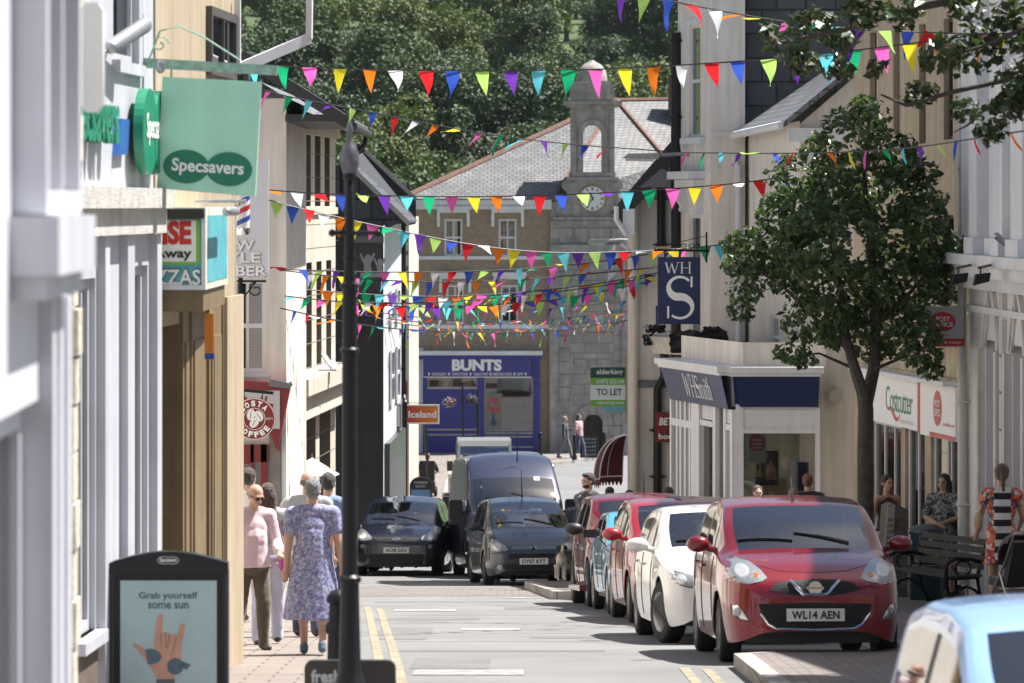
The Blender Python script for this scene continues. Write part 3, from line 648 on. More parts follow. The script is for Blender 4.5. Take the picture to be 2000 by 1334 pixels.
o = drainpipe([(0, 0, 0), (0, 0, 6.2)], .04, IRON, ''); o.location = (at(470, 0, 71.7).x, 71.7, GZ(71.7) + 2.6); tag(o, 'black iron drainpipe between white sash window and red fascia', 'drainpipe')
f = Fac((-4.25, 79.2), (-3.70, 88.0), GZ(88)); f4 = f
r = f.root('concrete_block', 'pale concrete building with tall recessed window slits on two upper floors', 'building')
Z = lambda px, py: f.z(px, py)
H = Z(610, 240)
sl1 = [(f.u(a), f.u(b), Z(610, 403), Z(610, 246)) for a, b in ((559, 567), (576, 587), (596, 607), (615, 626), (634, 644))]
sl2 = [(f.u(a), f.u(b), Z(610, 718), Z(610, 512)) for a, b in ((557, 568), (578, 589), (598, 609), (618, 628), (637, 647))]
zg = Z(610, 800)
gf = [(.35, 2.2, -.4, zg), (2.9, 5.0, -.4, zg), (5.7, 7.8, -.4, zg)]
mb = MB(); wall(mb, 0, f.L, -.6, H, sl1 + sl2 + gf, .32, mr=1); shell(mb, f.L, 8, H); mb.build('wall', [CONC, mat('recess shade brown', (.17, .14, .11), .9, var=.25, vs=3)], r)  # dark reveal colour stands in for the shade inside the slits
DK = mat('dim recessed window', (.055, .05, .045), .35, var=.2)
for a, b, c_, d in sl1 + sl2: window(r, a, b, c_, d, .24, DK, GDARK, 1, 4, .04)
for a, b, c_, d in gf: window(r, a, b, c_ + .4, d, .24, STEEL, GDARK, 2, 2, .06, name='shop_window')
mb = MB()
z1, z2 = Z(614, 722), Z(614, 760)
mb.box(-.02, f.L + .02, -.42, 0, z1 - .32, z1); mb.box(-.02, f.L + .02, -.26, 0, z2 - .36, z1 - .33); mb.box(-.02, f.L + .02, -.30, 0, zg - .02, z2 - .37)
mb.box(-.02, f.L + .02, -.10, 0, H - .25, H - .003); mb.box(-.02, f.L + .02, -.05, 0, sl1[0][2] - .16, sl1[0][2] - .02)
for i in range(6):
 for zz in (H - .9, H - 1.75, sl2[0][3] - .7, sl2[0][3] - 1.4): pass
mb.build('string_course', CONC, r)
mb = MB()
for zz in [H - .62 - i * .47 for i in range(15)]: mb.box(0, f.L, -.004, -.001, zz, zz + .014)
mb.build('joint', mat('dark joint', (.2, .18, .15), .9), r)
mb = MB(); ovh = .62; zr_ = H + .02
ey = [(-.3, -ovh), (f.L + .5, -ovh), (f.L + .5, 8), (-.3, 8)]
hp = 1.9; rz_ = zr_ + hp
mb.add([(-.3, -ovh, zr_), (f.L + .5, -ovh, zr_), (f.L + .5, 8, zr_), (-.3, 8, zr_), (-.3, 3.7, rz_), (f.L - 3.6, 3.7, rz_)], [(0, 1, 5, 4), (1, 2, 5), (2, 3, 4, 5), (0, 4, 3), (0, 3, 2, 1)]); mb.build('roof', SLATE, r)
mb = MB(); mb.box(-.3, f.L + .5, -ovh - .02, -ovh + .05, zr_ - .16, zr_ - .01); mb.box(f.L + .46, f.L + .53, -ovh + .05, 8, zr_ - .16, zr_ - .01); mb.build('gutter', mat('weathered gutter', (.13, .125, .12), .7, var=.3), r)
drainpipe([(f.L + .45, -ovh, zr_ - .1), (f.L + .42, -ovh + .05, zr_ - .4), (f.L + .12, -.12, zr_ - .75), (f.L + .12, -.12, -.3)], .06, IRON, '', par=r)
mb = MB()
for px in (602, 640): u = f.u(px); mb.box(u - .12, u + .12, -.55, -.2, z1 + .02, z1 + .05); mb.bar((u, -.5, z1 + .05), (u + .1, -.3, z1 + .33), .18, .02)
split(mb, 'gull_deterrent', STEEL, r)
Y5 = 92.0; zb5 = GZ(92)
f = Fac((-7.5, Y5), (at(749, 0, Y5).x, Y5), zb5)
r = f.root('charcoal_building', 'building with charcoal painted end wall, steep dark slate roof and white street front', 'building')
X = lambda px: f.u(px); Z = lambda py: CZ - (py - 400) * Y5 / F - zb5
fx = at(785, 0, 99.5).x
hw = Z(498);
mb = MB(); wall(mb, 0, f.L, -.6, Z(470), (), 0); mb.add([(f.L, 0, -.6), (fx + 7.5, 7.5, -.6), (fx + 7.5, 7.5, Z(440)), (f.L, 0, Z(440))], [(0, 1, 2, 3)], 1)
mb.add([(0, 0, Z(470)), (f.L, 0, Z(470)), (fx + 7.5, 7.5, Z(440)), (0, 7.5, Z(440))], [(0, 1, 2, 3)])
mb.build('wall', [BLACKR, WHITE], r)
gx = X(790)
mb = MB()
mb.add([(X(640), .6, Z(500)), (gx, .6, Z(430)), (X(683), .6, Z(322)), (X(640), .6, Z(322))], [(0, 1, 2, 3)])
mb.add([(X(660), .58, Z(322)), (X(683), .58, Z(322)), (gx + .1, .58, Z(432)), (gx + .1, 7.5, Z(432)), (X(683), 7.5, Z(292)), (X(660), 7.5, Z(275))], [(0, 1, 2, 3, 4, 5)])
mb.build('gable', SLATEH, r)
mb = MB(); y1 = 7.5
mb.add([(X(676), .5, Z(318)), (gx + .12, .5, Z(436)), (gx + .12, y1, Z(436) + .02), (X(684), y1, Z(290))], [(0, 1, 2, 3)]);
mb.add([(X(672), 7.6, Z(268)), (X(797), 7.6, Z(388)), (X(797), 7.6, Z(440)), (X(672), 7.6, Z(470))], [(0, 1, 2, 3)])
mb.build('roof', BLACKR, r)
mb = MB(); mb.bar((X(676), .46, Z(318)), (gx + .1, .46, Z(438)), .06, .10); mb.bar((X(690), 7.5, Z(286)), (X(797), 7.5, Z(388)), .06, .09); split(mb, 'verge', mat('mortared verge', (.42, .40, .36), .8, var=.3), r)
mb = MB(); mb.box(X(690), X(745), -.06, -.01, Z(570), Z(474)); b = mb.build('mural_board', mat('charcoal board', (.05, .052, .055), .5), r)
SIL = mat('pale grey silhouette paint', (.36, .37, .38), .6)
mb = MB()
for cx_, cy_, s_ in ((718, 520, 1.0), (742, 524, .8)):
 g = lambda a, b_, d=0: (X(cx_ + a * s_), -.065, Z(cy_ + b_ * s_))
 flat(mb, [(-14, 22), (14, 22), (13, 12), (7, 6), (6, -4), (12, -16), (15, -24), (11, -27), (7, -16), (0, -10), (-8, -16), (-12, -26), (-15, -22), (-11, -12), (-7, -3), (-7, 8), (-13, 13)], g)
 flat(mb, [(a, b_) for a, b_ in ell(1, -16, 6.5, 7.5, 14)], lambda a, b_, d=0: (X(cx_ + a * s_), -.067, Z(cy_ + b_ * s_)))
mb.build('mural_figure', SIL, b)
MB().box(X(690), X(750), -.10, -.01, Z(474), Z(462)).build('board_trim', LEAD, r)
ff = Fac((f.x0 + f.L, Y5), (fx, 99.5), zb5)
for a, b_ in ((.26, .42), (.58, .74)):
 for t0, t1 in ((640, 570), (800, 690)):
  o = window(r, ff.L * a, ff.L * b_, Z(t0), Z(t1), -.075, WHITE, GDARK, 1, 2, .07)
  o.location = (f.L, 0, 0); o.rotation_euler = (0, 0, ff.rz)
mb = MB(); mb.box(f.L - .05, f.L + .24, 5.2, 6.4, Z(862), Z(812)); b = mb.build('shop_fascia', mat('slate grey fascia', (.10, .105, .115), .5), r)
mb = MB()
for j, (t, a0, a1) in enumerate((('THE SHOE', 760, 782), ('SHOP', 764, 780))): text(mb, t, lambda a, b_, d=0: (a, 5.19, b_), f.L - .01, f.L + .20, Z(834 + 14 * j), Z(825 + 14 * j), bold=.03)
MB().box(f.L - .03, f.L + .22, 5.15, 5.19, Z(858), Z(815)).build('sign_panel', GREYS, b)
mb = MB(); mb.prism([(f.L + .02, .3), (f.L + .13, .3), (fx + 7.62, 7.4), (fx + 7.5, 7.4)], lambda a, b_, d: (a, b_, d), -.4, Z(868)); mb.build('shopfront', mat('dark shopfront', (.04, .045, .05), .3), r)
drainpipe([(fx + 7.54, 7.3, Z(440)), (fx + 7.54, 7.3, Z(800)), (fx + 7.58, 7.1, Z(815)), (fx + 7.58, 7.1, -.3)], .06, IRON, '', par=r)
f = Fac((-9.0, 118), (at(799, 0, 118).x, 118), GZ(118)); r = f.root('cream_house', 'narrow strip of cream house seen beyond the white street front', 'house')
Z = lambda py: CZ - (py - 400) * 118 / F - GZ(118)
mb = MB(); wall(mb, 0, f.L, -.6, Z(425), (), 0); shell(mb, f.L, 12, Z(425)); mb.build('wall', CREAM, r)
mb = MB()
for py in (465, 490, 520): mb.box(f.L - .17, f.L - .02, -.05, -.01, Z(py) - .12, Z(py));
split(mb, 'cable_box', LEAD, r); MB().box(f.L - .3, f.L - .05, -.06, -.01, -.3, Z(745)).build('shop_door', MAROON, r)
yy = 116; c = at(825, 809, yy); k = yy / F
r = thing('hanging_sign', 'orange to red rectangular shop sign in white frame hanging near blue newsagent', 'sign', tuple(c))
MB().box(-33 * k, 33 * k, -.04, .04, -19 * k, 19 * k).build('frame', SIGNW, r)
m_, nt_, b_ = _new('sunset printed sign'); tc = _n(nt_, 'ShaderNodeTexCoord'); sx = _n(nt_, 'ShaderNodeSeparateXYZ'); cr = _n(nt_, 'ShaderNodeValToRGB')
nt_.links.new(tc.outputs['Generated'], sx.inputs[0]); nt_.links.new(sx.outputs[0], cr.inputs[0]); nt_.links.new(cr.outputs[0], b_.inputs['Base Color'])
cr.color_ramp.elements[0].color = (.48, .03, .02, 1); cr.color_ramp.elements[1].color = (.75, .24, .02, 1)
MB().box(-30 * k, 30 * k, -.047, -.041, -16 * k, 16 * k).build('panel', m_, r)
mb = MB(); text(mb, 'Iceland', fn, -27 * k, 27 * k, -7 * k, 7 * k, .05, bold=.03); mb.build('lettering', SIGNW, r)
mb = MB(); mb.bar((-.65, 0, 22 * k), (33 * k, 0, 22 * k), .02, .02); mb.bar((-26 * k, 0, 22 * k), (-26 * k, 0, 18 * k), .01, .01); mb.bar((26 * k, 0, 22 * k), (26 * k, 0, 18 * k), .01, .01); mb.build('bracket', IRON, r)
# town hall with the clock turret
YH = 170.0; ZH = .1
f = Fac((at(799, 0, YH).x, YH), (at(1077, 0, YH).x, YH), ZH)
r = f.root('town_hall', 'brown roughcast town hall with slate hips, granite clock bay and blue newsagent below', 'town hall')
X = lambda px: (px - 1000) * YH / F - f.x0; Z = lambda py: CZ - (py - 400) * YH / F - ZH
H = Z(398)
up = [(X(868), X(903), Z(500), Z(428)), (X(974), X(1009), Z(500), Z(428)), (X(872), X(906), Z(632), Z(557)), (X(978), X(1012), Z(632), Z(557))]
mb = MB(); wall(mb, X(826), f.L, -.5, H, up, .14); wall(mb, 0, X(826), Z(680), H, (), 0); shell(mb, f.L, 10, H); mb.build('wall', BROWNR, r)
MB().box(0, X(827), -.06, 0, -.5, Z(680)).build('white_pilaster', WHITE, r)
for a, b, c, d in up: window(r, a, b, c, d, .04, WHITE, GDARK, 2, 2, .075, .05, sm=WHITE)
for (a, b, c, d) in up:
 mb = MB(); u0, u1 = a - .34, b + .34; zt = d + .42
 mb.box(u0, u1, -.24, 0, zt - .05, zt + .10); mb.box(u0 + .06, u1 - .06, -.18, 0, zt - .16, zt - .053)
 for u in (u0 + .10, u1 - .10):
  mb.prism([(0, zt - .16), (-.17, zt - .16), (-.16, zt - .32), (-.08, zt - .45), (-.09, zt - .6), (-.02, zt - .72), (0, zt - .7)], lambda p, q, d_=0, u=u: (u + d_, p, q), -.06, .06)
 mb.build('window_hood', WHITE, r)
mb = MB(); mb.box(-.12, f.L, -.26, 0, H - .04, H + .16); mb.box(-.06, f.L, -.16, 0, H - .22, H - .043)
for i in range(40): mb.box(.05 + i * f.L / 40, .05 + i * f.L / 40 + .06, -.20, -.161, H - .14, H - .05)
mb.box(-.03, f.L, -.07, 0, Z(507), Z(500)); mb.box(-.03, f.L, -.07, 0, Z(642), Z(634)); mb.build('cornice', WHITE, r)
A = Vector((X(786), -.35, Z(388))); B = Vector((X(1082), -.35, Z(388))); P = Vector((X(1203), 9.0, 0)); P.z = CZ - (196 - 400) * (YH + 9) / F - ZH; P.x = (1203 - 1000) * (YH + 9) / F - f.x0
def pt(px, py, dy): return Vector(((px - 1000) * (YH + dy) / F - f.x0, dy, CZ - (py - 400) * (YH + dy) / F - ZH))
D = pt(1262, 392, 3.0); C = pt(1306, 318, 4.5); Q = pt(1345, 194, 10.5); E = pt(1345, 330, 4.5); P2 = pt(1199, 204, 8.8)
mb = MB(); vs = [A, B, P, D, C, Q, E, Vector((A.x, 20, A.z)), Vector((Q.x, 22, A.z))]
mb.add(vs, [(0, 1, 2), (1, 3, 4, 2), (2, 4, 6, 5), (0, 2, 7), (2, 5, 8, 7)]); mb.build('roof', SLATEL, r)
mb = MB(); mb.tube([A, P + Vector((0, 0, .02))], .13, 6); mb.tube([B, P2], .12, 6); mb.tube([P, C], .13, 6); mb.tube([P, Q], .12, 6)
rt = mb.build('ridge_tile', RIDGE, r)
mb = MB(); c0 = pt(1322, 215, 8.6); mb.box(c0.x - .35, c0.x + .8, c0.y - .4, c0.y + .6, c0.z - .6, pt(1322, 146, 8.6).z); mb.build('chimney', bricks('dark red chimney brick', (.13, .06, .045), (.10, .05, .04), (.09, .08, .07), .22, .075, .01), r)
gx0, gx1 = X(1075), X(1228)
mb = MB(); arch = (X(1140), X(1177), -.4, Z(810)); wall(mb, gx0, gx1, -.5, Z(396), [arch], .5, y=-.12); mb.add([(gx0, -.12, -.5), (gx0, -.12, Z(396)), (gx0, 1, Z(396)), (gx0, 1, -.5)], [(0, 1, 2, 3)]); mb.add([(gx1, -.12, -.5), (gx1, 1, -.5), (gx1, 1, Z(396)), (gx1, -.12, Z(396))], [(0, 1, 2, 3)])
mb.build('granite_bay', GRAN, r)
mb = MB(); mb.box(arch[0], arch[1], .3, .36, -.4, arch[3]); mb.build('door', mat('dark oak door', (.03, .025, .022), .6), r)
mb = MB(); uc = (arch[0] + arch[1]) / 2; rr = (arch[1] - arch[0]) / 2
for i in range(9):
 t0, t1 = R(180 - 20 * i), R(180 - 20 * i - 19)
 q = [(uc + rr * math.cos(t0), arch[3] - .35 + rr * math.sin(t0)), (uc + (rr + .42) * math.cos(t0), arch[3] - .35 + (rr + .42) * math.sin(t0)), (uc + (rr + .42) * math.cos(t1), arch[3] - .35 + (rr + .42) * math.sin(t1)), (uc + rr * math.cos(t1), arch[3] - .35 + rr * math.sin(t1))]
 mb.prism(q, FR, .13, .2)
for px in (1080, 1222): u = X(px); mb.box(u - .14, u + .22, -.24, -.121, -.4, Z(480))
for i in range(16):
 z = Z(880) + i * .52; mb.box(gx0 + .02, gx0 + .8, -.16, -.121, z, z + .48); mb.box(gx1 - .6, gx1 - .02, -.16, -.121, z, z + .48)
mb.box(gx0, gx1, -.34, -.12, Z(492), Z(478)); mb.box(gx0 + .1, gx1 - .1, -.26, -.12, Z(502), Z(493)); mb.box(gx0 + .05, gx1 - .05, -.22, -.12, Z(645), Z(634)); mb.box(gx0 + .1, gx1 - .1, -.30, -.12, Z(430), Z(424)); mb.box(gx0, gx1, -.25, -.12, Z(440), Z(431))
for a, b in ((1092, 1118), (1125, 1190), (1195, 1218)): mb.box(X(a), X(b), -.17, -.121, Z(474), Z(446))
ring(mb, X(1155), Z(560), .62, .85, FR, .17, n=24); mb.box(X(1118), X(1126), -.2, -.121, Z(650), Z(560)); mb.box(X(1184), X(1192), -.2, -.121, Z(650), Z(560))
mb.box(X(1122), X(1192), -.17, -.121, Z(722), Z(702))
mb.build('carved_dressing', GRANP, r)
ty = 169.6; dy = .25
cu = X(1157); cz = Z(388)
mb = MB(); mb.prism([(X(1103), Z(424)), (X(1212), Z(424)), (X(1208), Z(380)), (X(1204), Z(352)), (X(1110), Z(352)), (X(1106), Z(380))], FR, -1.5, .17)
for s_ in (-1, 1):
 c_ = cu + s_ * 47 * YH / F
 mb.prism(ell(c_, Z(362), .26, .26, 18), FR, -.4, .21); mb.prism(ell(c_ + s_ * .12, Z(408), .38, .45, 18), FR, -.4, .18)
 mb.prism(ell(c_, Z(362), .13, .13, 14), FR, .2, .25); mb.prism(ell(c_ + s_ * .1, Z(408), .2, .24, 14), FR, .18, .24)
mb.box(X(1106), X(1208), -.3, 1.5, Z(352), Z(346)); mb.box(X(1112), X(1202), -.2, 1.45, Z(345.5), Z(336))
bw0, bw1 = X(1115), X(1200)
za, zt = Z(335.5), Z(214)
aw0, aw1 = X(1139), X(1176)
for y in (-.14, 1.25):
 mb.box(bw0, aw0, y, y + .22, za, zt); mb.box(aw1, bw1, y, y + .22, za, zt)
 n = 14; ctr = (aw0 + aw1) / 2; ra = (aw1 - aw0) / 2; zs = Z(262)
 poly = [(aw0, zt), (aw0, zs)] + [(ctr - ra * math.cos(math.pi * i / n), zs + ra * math.sin(math.pi * i / n)) for i in range(1, n)] + [(aw1, zs), (aw1, zt)]
 mb.prism(poly, lambda a, b, d: (a, d, b), y, y + .22)
 if y < 0:
  o_ = [(ctr - (ra + .2) * math.cos(math.pi * i / n), zs + (ra + .2) * math.sin(math.pi * i / n)) for i in range(n + 1)] + [(ctr + ra * math.cos(math.pi * i / n), zs + ra * math.sin(math.pi * i / n)) for i in range(n + 1)]
  mb.prism(o_, FR, .141, .20); mb.box(aw0 - .2, aw0, -.2, -.141, za, zs); mb.box(aw1, aw1 + .2, -.2, -.141, za, zs)
  for u in (bw0, bw1 - .2): mb.box(u, u + .2, -.2, -.141, za, zt)
for u in (bw0, bw1 - .2): mb.box(u, u + .2, .081, .35, za, zt); mb.box(u, u + .2, 1.0, 1.249, za, zt)
mb.box(bw0, bw1, -.22, 1.5, zt + .001, Z(205)); mb.box(bw0 - .3, bw1 + .3, -.45, 1.75, Z(204.5), Z(198)); mb.box(bw0 - .16, bw1 + .16, -.32, 1.6, Z(209), Z(204.6)); mb.box(bw0, bw1, -.2, 1.5, Z(197.5), Z(163))
mb.box(bw0 - .03, bw1 + .03, -.23, 1.53, Z(186), Z(183)); mb.box(bw0 + .12, bw1 - .12, -.1, 1.4, Z(163), Z(158))
t1 = mb.build('clock_turret', GRANP, r)
dr = .62; dz0 = Z(158)
mb = MB(); mb.lathe([(dr, 0), (dr * .99, .15), (dr * .94, .33), (dr * .83, .5), (dr * .62, .66), (dr * .35, .76), (.14, .79), (.1, .85), (.001, .87)], (cu, .65, dz0), 24); mb.build('dome', GRANP, t1, smooth=True)
cf = MB().lathe([(.001, -.24), (.50, -.24), (.50, -.12)], (cu, 0, cz), 40, ax='y').build('clock_face', mat('white clock dial', (.72, .73, .72), .4, var=.03), r)
mb = MB(); ring(mb, cu, cz, .50, .56, FR, .24); ring(mb, cu, cz, .495, .51, FR, .245); mb.build('clock_rim', mat('gilt rim', (.3, .22, .1), .4, .5), cf)
mb = MB()
for h in range(12):
 a = R(90 - 30 * h); n_ = 3 if h % 3 == 0 else 2
 for j in range(n_):
  aa = a + (j - (n_ - 1) / 2) * .1
  p, q = (cu + .34 * math.cos(aa), -.246, cz + .34 * math.sin(aa)), (cu + .46 * math.cos(aa), -.246, cz + .46 * math.sin(aa))
  mb.bar(p, q, .022, .006, up=(0, 1, 0))
for a, L_, w_ in ((R(90 - 213), .42, .035), (R(90 - 337), .28, .05)):
 mb.bar((cu - .08 * math.cos(a), -.255, cz - .08 * math.sin(a)), (cu + L_ * math.cos(a), -.255, cz + L_ * math.sin(a)), w_, .008, up=(0, 1, 0))
mb.build('numeral_and_hand', SIGNB, cf)
zt = Z(690); x0, x1 = X(829), X(1054)
mb = MB(); mb.box(x0 - .3, x1 + .12, -.5, -.02, Z(693), Z(685)); b = mb.build('shop_canopy', WHITE, r); mb = MB(); mb.box(x0 - .26, x1 + .08, -.46, -.02, Z(701), Z(693.3)); mb.build('canopy_trim', ROYAL, b)
mb = MB(); f0, f1 = X(828), X(1038)
mb.prism([(-.38, Z(697)), (-.02, Z(697)), (-.02, Z(736)), (-.26, Z(736))], lambda a, b_, d=0: (d, a, b_), f0, f1); fs = mb.build('blue_fascia', ROYAL, r)
tl = (.38 - .26) / (Z(697) - Z(736))
ff_ = lambda a, b_, d=0: (a, -.26 - (b_ - Z(736)) * tl - d, b_)
mb = MB(); text(mb, 'BUNTS', ff_, X(883), X(980), Z(724), Z(701), .008, bold=.05); mb.build('lettering', SIGNW, fs)
mb = MB()
for s_, a, b_ in (('NEWSAGENTS', 844, 872), ('CONFECTIONER', 882, 914), ('TOBACCONIST', 924, 954), ('GREETING CARDS', 962, 1000), ('GIFTS', 1010, 1022)): text(mb, s_, ff_, X(a), X(b_), Z(733), Z(727.5), .008, bold=.01)
for px in (838, 877, 919, 958, 1005, 1027): flat(mb, ell(X(px), Z(730), .035, .07, 8), ff_, .008)
mb.build('small_lettering', SIGNW, fs)
mb = MB(); t = .035
for za_, zb_, xa, xb in ((Z(736.5), Z(735), f0, f1), (Z(697), Z(696), f0, f1)): mb.box(xa, xb, -.4, -.385, za_, zb_)
mb.build('fascia_trim', SIGNW, fs)
ops = [(X(835), X(932), Z(757), Z(737)), (X(946), X(1041), Z(842), Z(737))]
mb = MB(); wall(mb, X(828), X(1054), -.4, Z(736), ops, .15, y=-.1); mb.add([(X(1054), -.1, -.4), (X(1054), 0, -.4), (X(1054), 0, Z(690)), (X(1054), -.1, Z(690))], [(0, 1, 2, 3)]); mb.box(X(1039), X(1054), -.12, -.02, Z(736), Z(701)); mb.box(X(932), X(946), -.16, -.101, -.4, Z(736)); mb.box(X(1042), X(1054), -.16, -.101, -.4, Z(736))
mb.box(X(826), X(834), -.16, -.101, -.4, Z(736)); mb.build('shopfront', ROYAL, r)
BEI = mat('beige glazing trim', (.42, .38, .34), .6, var=.15)
for (a, b_, c, d) in ops: window(r, a, b_, c, d, -.06, BEI, GSHOP, 1 if b_ - a > 1.95 else 3, 1, .05, name='shop_window')
mb = MB()
for py in (757, 838, 848, 888): mb.box(X(835), X(932), -.125, -.101, Z(py) - .05, Z(py) + .02)
for py in (845, 852, 872): mb.box(X(946), X(1041), -.125, -.101, Z(py) - .05, Z(py) + .02)
split(mb, 'panel_bead', BEI, r)
MB().box(X(830), X(1050), -.14, -.101, -.4, Z(885)).build('plinth', mat('dark plinth', (.02, .02, .03), .6), r)
p = MB().box(X(949), X(981), -.03, -.02, Z(841), Z(768)).build('window_poster', mat('poster paper', (.72, .70, .66), .6), r)
mb = MB(); g = lambda a, b_, d=0: (a, -.034, b_); text(mb, 'play', g, X(954), X(974), Z(790), Z(773), bold=.03); text(mb, 'here!', g, X(954), X(977), Z(805), Z(789), bold=.03); mb.build('lettering', RED, p)
mb = MB(); cx_, cz_ = X(964), Z(822); k = YH / F
flat(mb, ell(cx_, cz_ - 3 * k, 6 * k, 7 * k, 20), g); mb.bar((cx_ - 2 * k, -.034, cz_ + 2 * k), (cx_ + 3 * k, -.034, cz_ + 16 * k), 3 * k, .002, up=(0, 1, 0)); mb.bar((cx_ + 2 * k, -.036, cz_ + 2 * k), (cx_ - 4 * k, -.036, cz_ + 15 * k), 3 * k, .002, up=(0, 1, 0)); mb.build('hand_emblem', mat('inky blue print', (.05, .08, .18), .6), p)
mb = MB()
for i in range(30):
 xx = X(985) + rnd.random() * (X(1036) - X(985)); zz = Z(838) + rnd.random() * 1.2; mb.box(xx - .11, xx + .11, .02 + i * .01, .026 + i * .01, zz - .13, zz + .13, rnd.randrange(5))
mb.build('magazine_display', [mat('print a', (.6, .6, .58), .6), mat('print b', (.35, .08, .06), .6), mat('print c', (.06, .1, .2), .6), mat('print d', (.1, .2, .12), .6), SIGNB], r)
MB().box(X(840), X(1040), .6, .64, -.4, Z(738)).build('shop_interior', mat('dim shop interior', (.10, .08, .07), .8, var=.4, vs=3), r)
MB().box(X(850), X(925), .1, .3, Z(756), Z(744)).build('stacked_box', mat('pale stacked boxes', (.55, .52, .46), .7, var=.2, vs=5), r)
MB().box(X(960), X(1038), -.02, .5, Z(777), Z(765)).build('shelf_valance', mat('dull red valance', (.16, .06, .04), .7), r)
# unseen houses added behind the camera for reflections in glass and paint
f = Fac((-2.6, -42), (-2.2, 1.5), 8.4); r = f.root('terrace_row', 'unseen pale terrace added on the left behind the camera for reflections', 'building')
mb = MB(); wall(mb, 0, f.L, -1, 9, [(2 + i * 4, 3.3 + i * 4, z, z + 1.8) for i in range(10) for z in (3.4, 6.2)], .15); shell(mb, f.L, 8, 9); mb.build('wall', PALE, r)
f = Fac((9.5, 29.5), (9.5, -42), 8.4); r = f.root('terrace_row', 'unseen sand terrace added on the right behind the camera for reflections', 'building')
mb = MB(); wall(mb, 24, f.L, -3, 9, [(26 + i * 4, 27.3 + i * 4, z, z + 1.8) for i in range(11) for z in (3.4, 6.2)], .15); shell(mb, f.L - 24, 8, 9, u0=24); mb.build('wall', SAND, r)
f = Fac((12, -44), (-8, -44), 9.3); r = f.root('terrace_row', 'unseen stone house added to close the street behind the camera for reflections', 'building')
mb = MB(); wall(mb, 0, f.L, -1, 11, [(2 + i * 4, 3.3 + i * 4, z, z + 1.8) for i in range(4) for z in (1, 4, 7.2)], .15); shell(mb, f.L, 8, 11); mb.build('wall', CREAM, r)
# buildings on the right
Y1 = 81.0; zb1 = GZ(81)
f = Fac((at(1233, 0, Y1).x, Y1), (6.5, Y1), zb1)
r = f.root('betting_shop_building', 'cream building with black bargeboard and iron pipes behind the blue stationer sign', 'building')
X = lambda px: f.u(px); Z = lambda py: CZ - (py - 400) * Y1 / F - zb1
mb = MB(); wall(mb, 0, f.L, -.6, Z(392), (), 0); mb.add([(0, 0, Z(392)), (f.L, 0, Z(392)), (f.L, 0, Z(392) + 3.4), (X(1318), 0, Z(308))], [(0, 1, 2, 3)]); shell(mb, f.L, 2.6, Z(392)); mb.build('wall', PALE, r)
mb = MB(); a, b = (X(1203), Z(425)), (X(1420), Z(170)); dx = .12
mb.add([(a[0], -.4, a[1] + .1), (b[0], -.4, b[1] + .1), (b[0], 2.7, b[1] + .1), (a[0], 2.7, a[1] + .1), (a[0], -.4, a[1] - .04), (b[0], -.4, b[1] - .04), (b[0], 2.7, b[1] - .04), (a[0], 2.7, a[1] - .04)], [(0, 1, 2, 3), (4, 7, 6, 5), (0, 4, 5, 1), (1, 5, 6, 2), (2, 6, 7, 3), (3, 7, 4, 0)]); mb.build('roof', SLATE, r)
mb = MB(); mb.bar((a[0], -.42, a[1]), (b[0], -.42, b[1]), .05, .30); mb.build('bargeboard', mat('tarred board', (.03, .03, .032), .6), r)
mb = MB(); mb.prism([(X(1247), Z(366)), (X(1290), Z(330)), (X(1312), Z(338)), (X(1312), Z(366))], FR, .42, .5); mb.box(X(1236), X(1330), -.05, 0, Z(390), Z(383)); mb.box(X(1240), X(1312), -.04, 0, Z(757), Z(742)); mb.build('lead_flashing', LEAD, r)
drainpipe([(X(1291), -.12, Z(318)), (X(1291), -.12, Z(480))], .085, IRON, '', par=r, clips=[(X(1291), -.12, Z(478))])
drainpipe([(X(1297), -.12, Z(690)), (X(1297), -.12, Z(735)), (X(1284), -.12, Z(760)), (X(1284), -.12, -.3)], .085, IRON, '', par=r, clips=[(X(1284), -.12, Z(840)), (X(1284), -.12, Z(930))])
drainpipe([(X(1240), -.10, Z(400)), (X(1240), -.10, Z(440)), (X(1238), -.1, -.3)], .07, mat('cream pipe', (.62, .57, .48), .5, var=.1), '', par=r)
b = MB().box(X(1278), X(1322), -.30, -.22, Z(862), Z(804)).build('betting_sign', MAROON, r)
mb = MB(); g = lambda a, b_, d=0: (a, -.305, b_); text(mb, 'BET', g, X(1286), X(1314), Z(829), Z(814), bold=.04, shear=.15); text(mb, 'bonus', g, X(1285), X(1330), Z(856), Z(845), bold=.03); mb.build('lettering', SIGNW, b)
f = Fac((3.35, 112), (3.35, 84.2), GZ(110)); r = f.root('cream_house', 'unseen cream house added behind the betting shop corner to keep its shadow', 'house'); mb = MB(); wall(mb, 0, f.L, -.6, 7.5); shell(mb, f.L, 6, 7.5); mb.build('wall', CREAM, r)  # unseen block added so that shadows still fall across the street
c = Vector((at(1389, 0, 78).x, 78)); fz = GZ(72)
ft = Fac((at(1324, 0, 80.6).x, 80.6), (c.x, c.y), fz)
r = ft.root('stationer_building', 'tall cream stationer building with splayed front, slate hung flank and navy shop fascia', 'building')
def LP(x, y, z):               # world point into this root's frame
 d = Vector((x - ft.x0, y - ft.y0)); return (d.x * ft.ex[0] + d.y * ft.ex[1], d.x * ft.ey[0] + d.y * ft.ey[1], z - fz)
def inroot(o): o.location = LP(0, 0, 0); o.rotation_euler = (0, 0, -ft.rz); o.parent = r; return o    # geometry given in world axes
H = 14.6 - fz
z = lambda py, px=1357: ft.z(px, py)
wa, wb = ft.u(1346), ft.u(1368)
ops = [(wa, wb, z(268), z(48)), (wa, wb, z(700), z(420))]
mb = MB(); wall(mb, 0, ft.L, -.6, H, ops, .14); mb.build('wall', PALE, r)
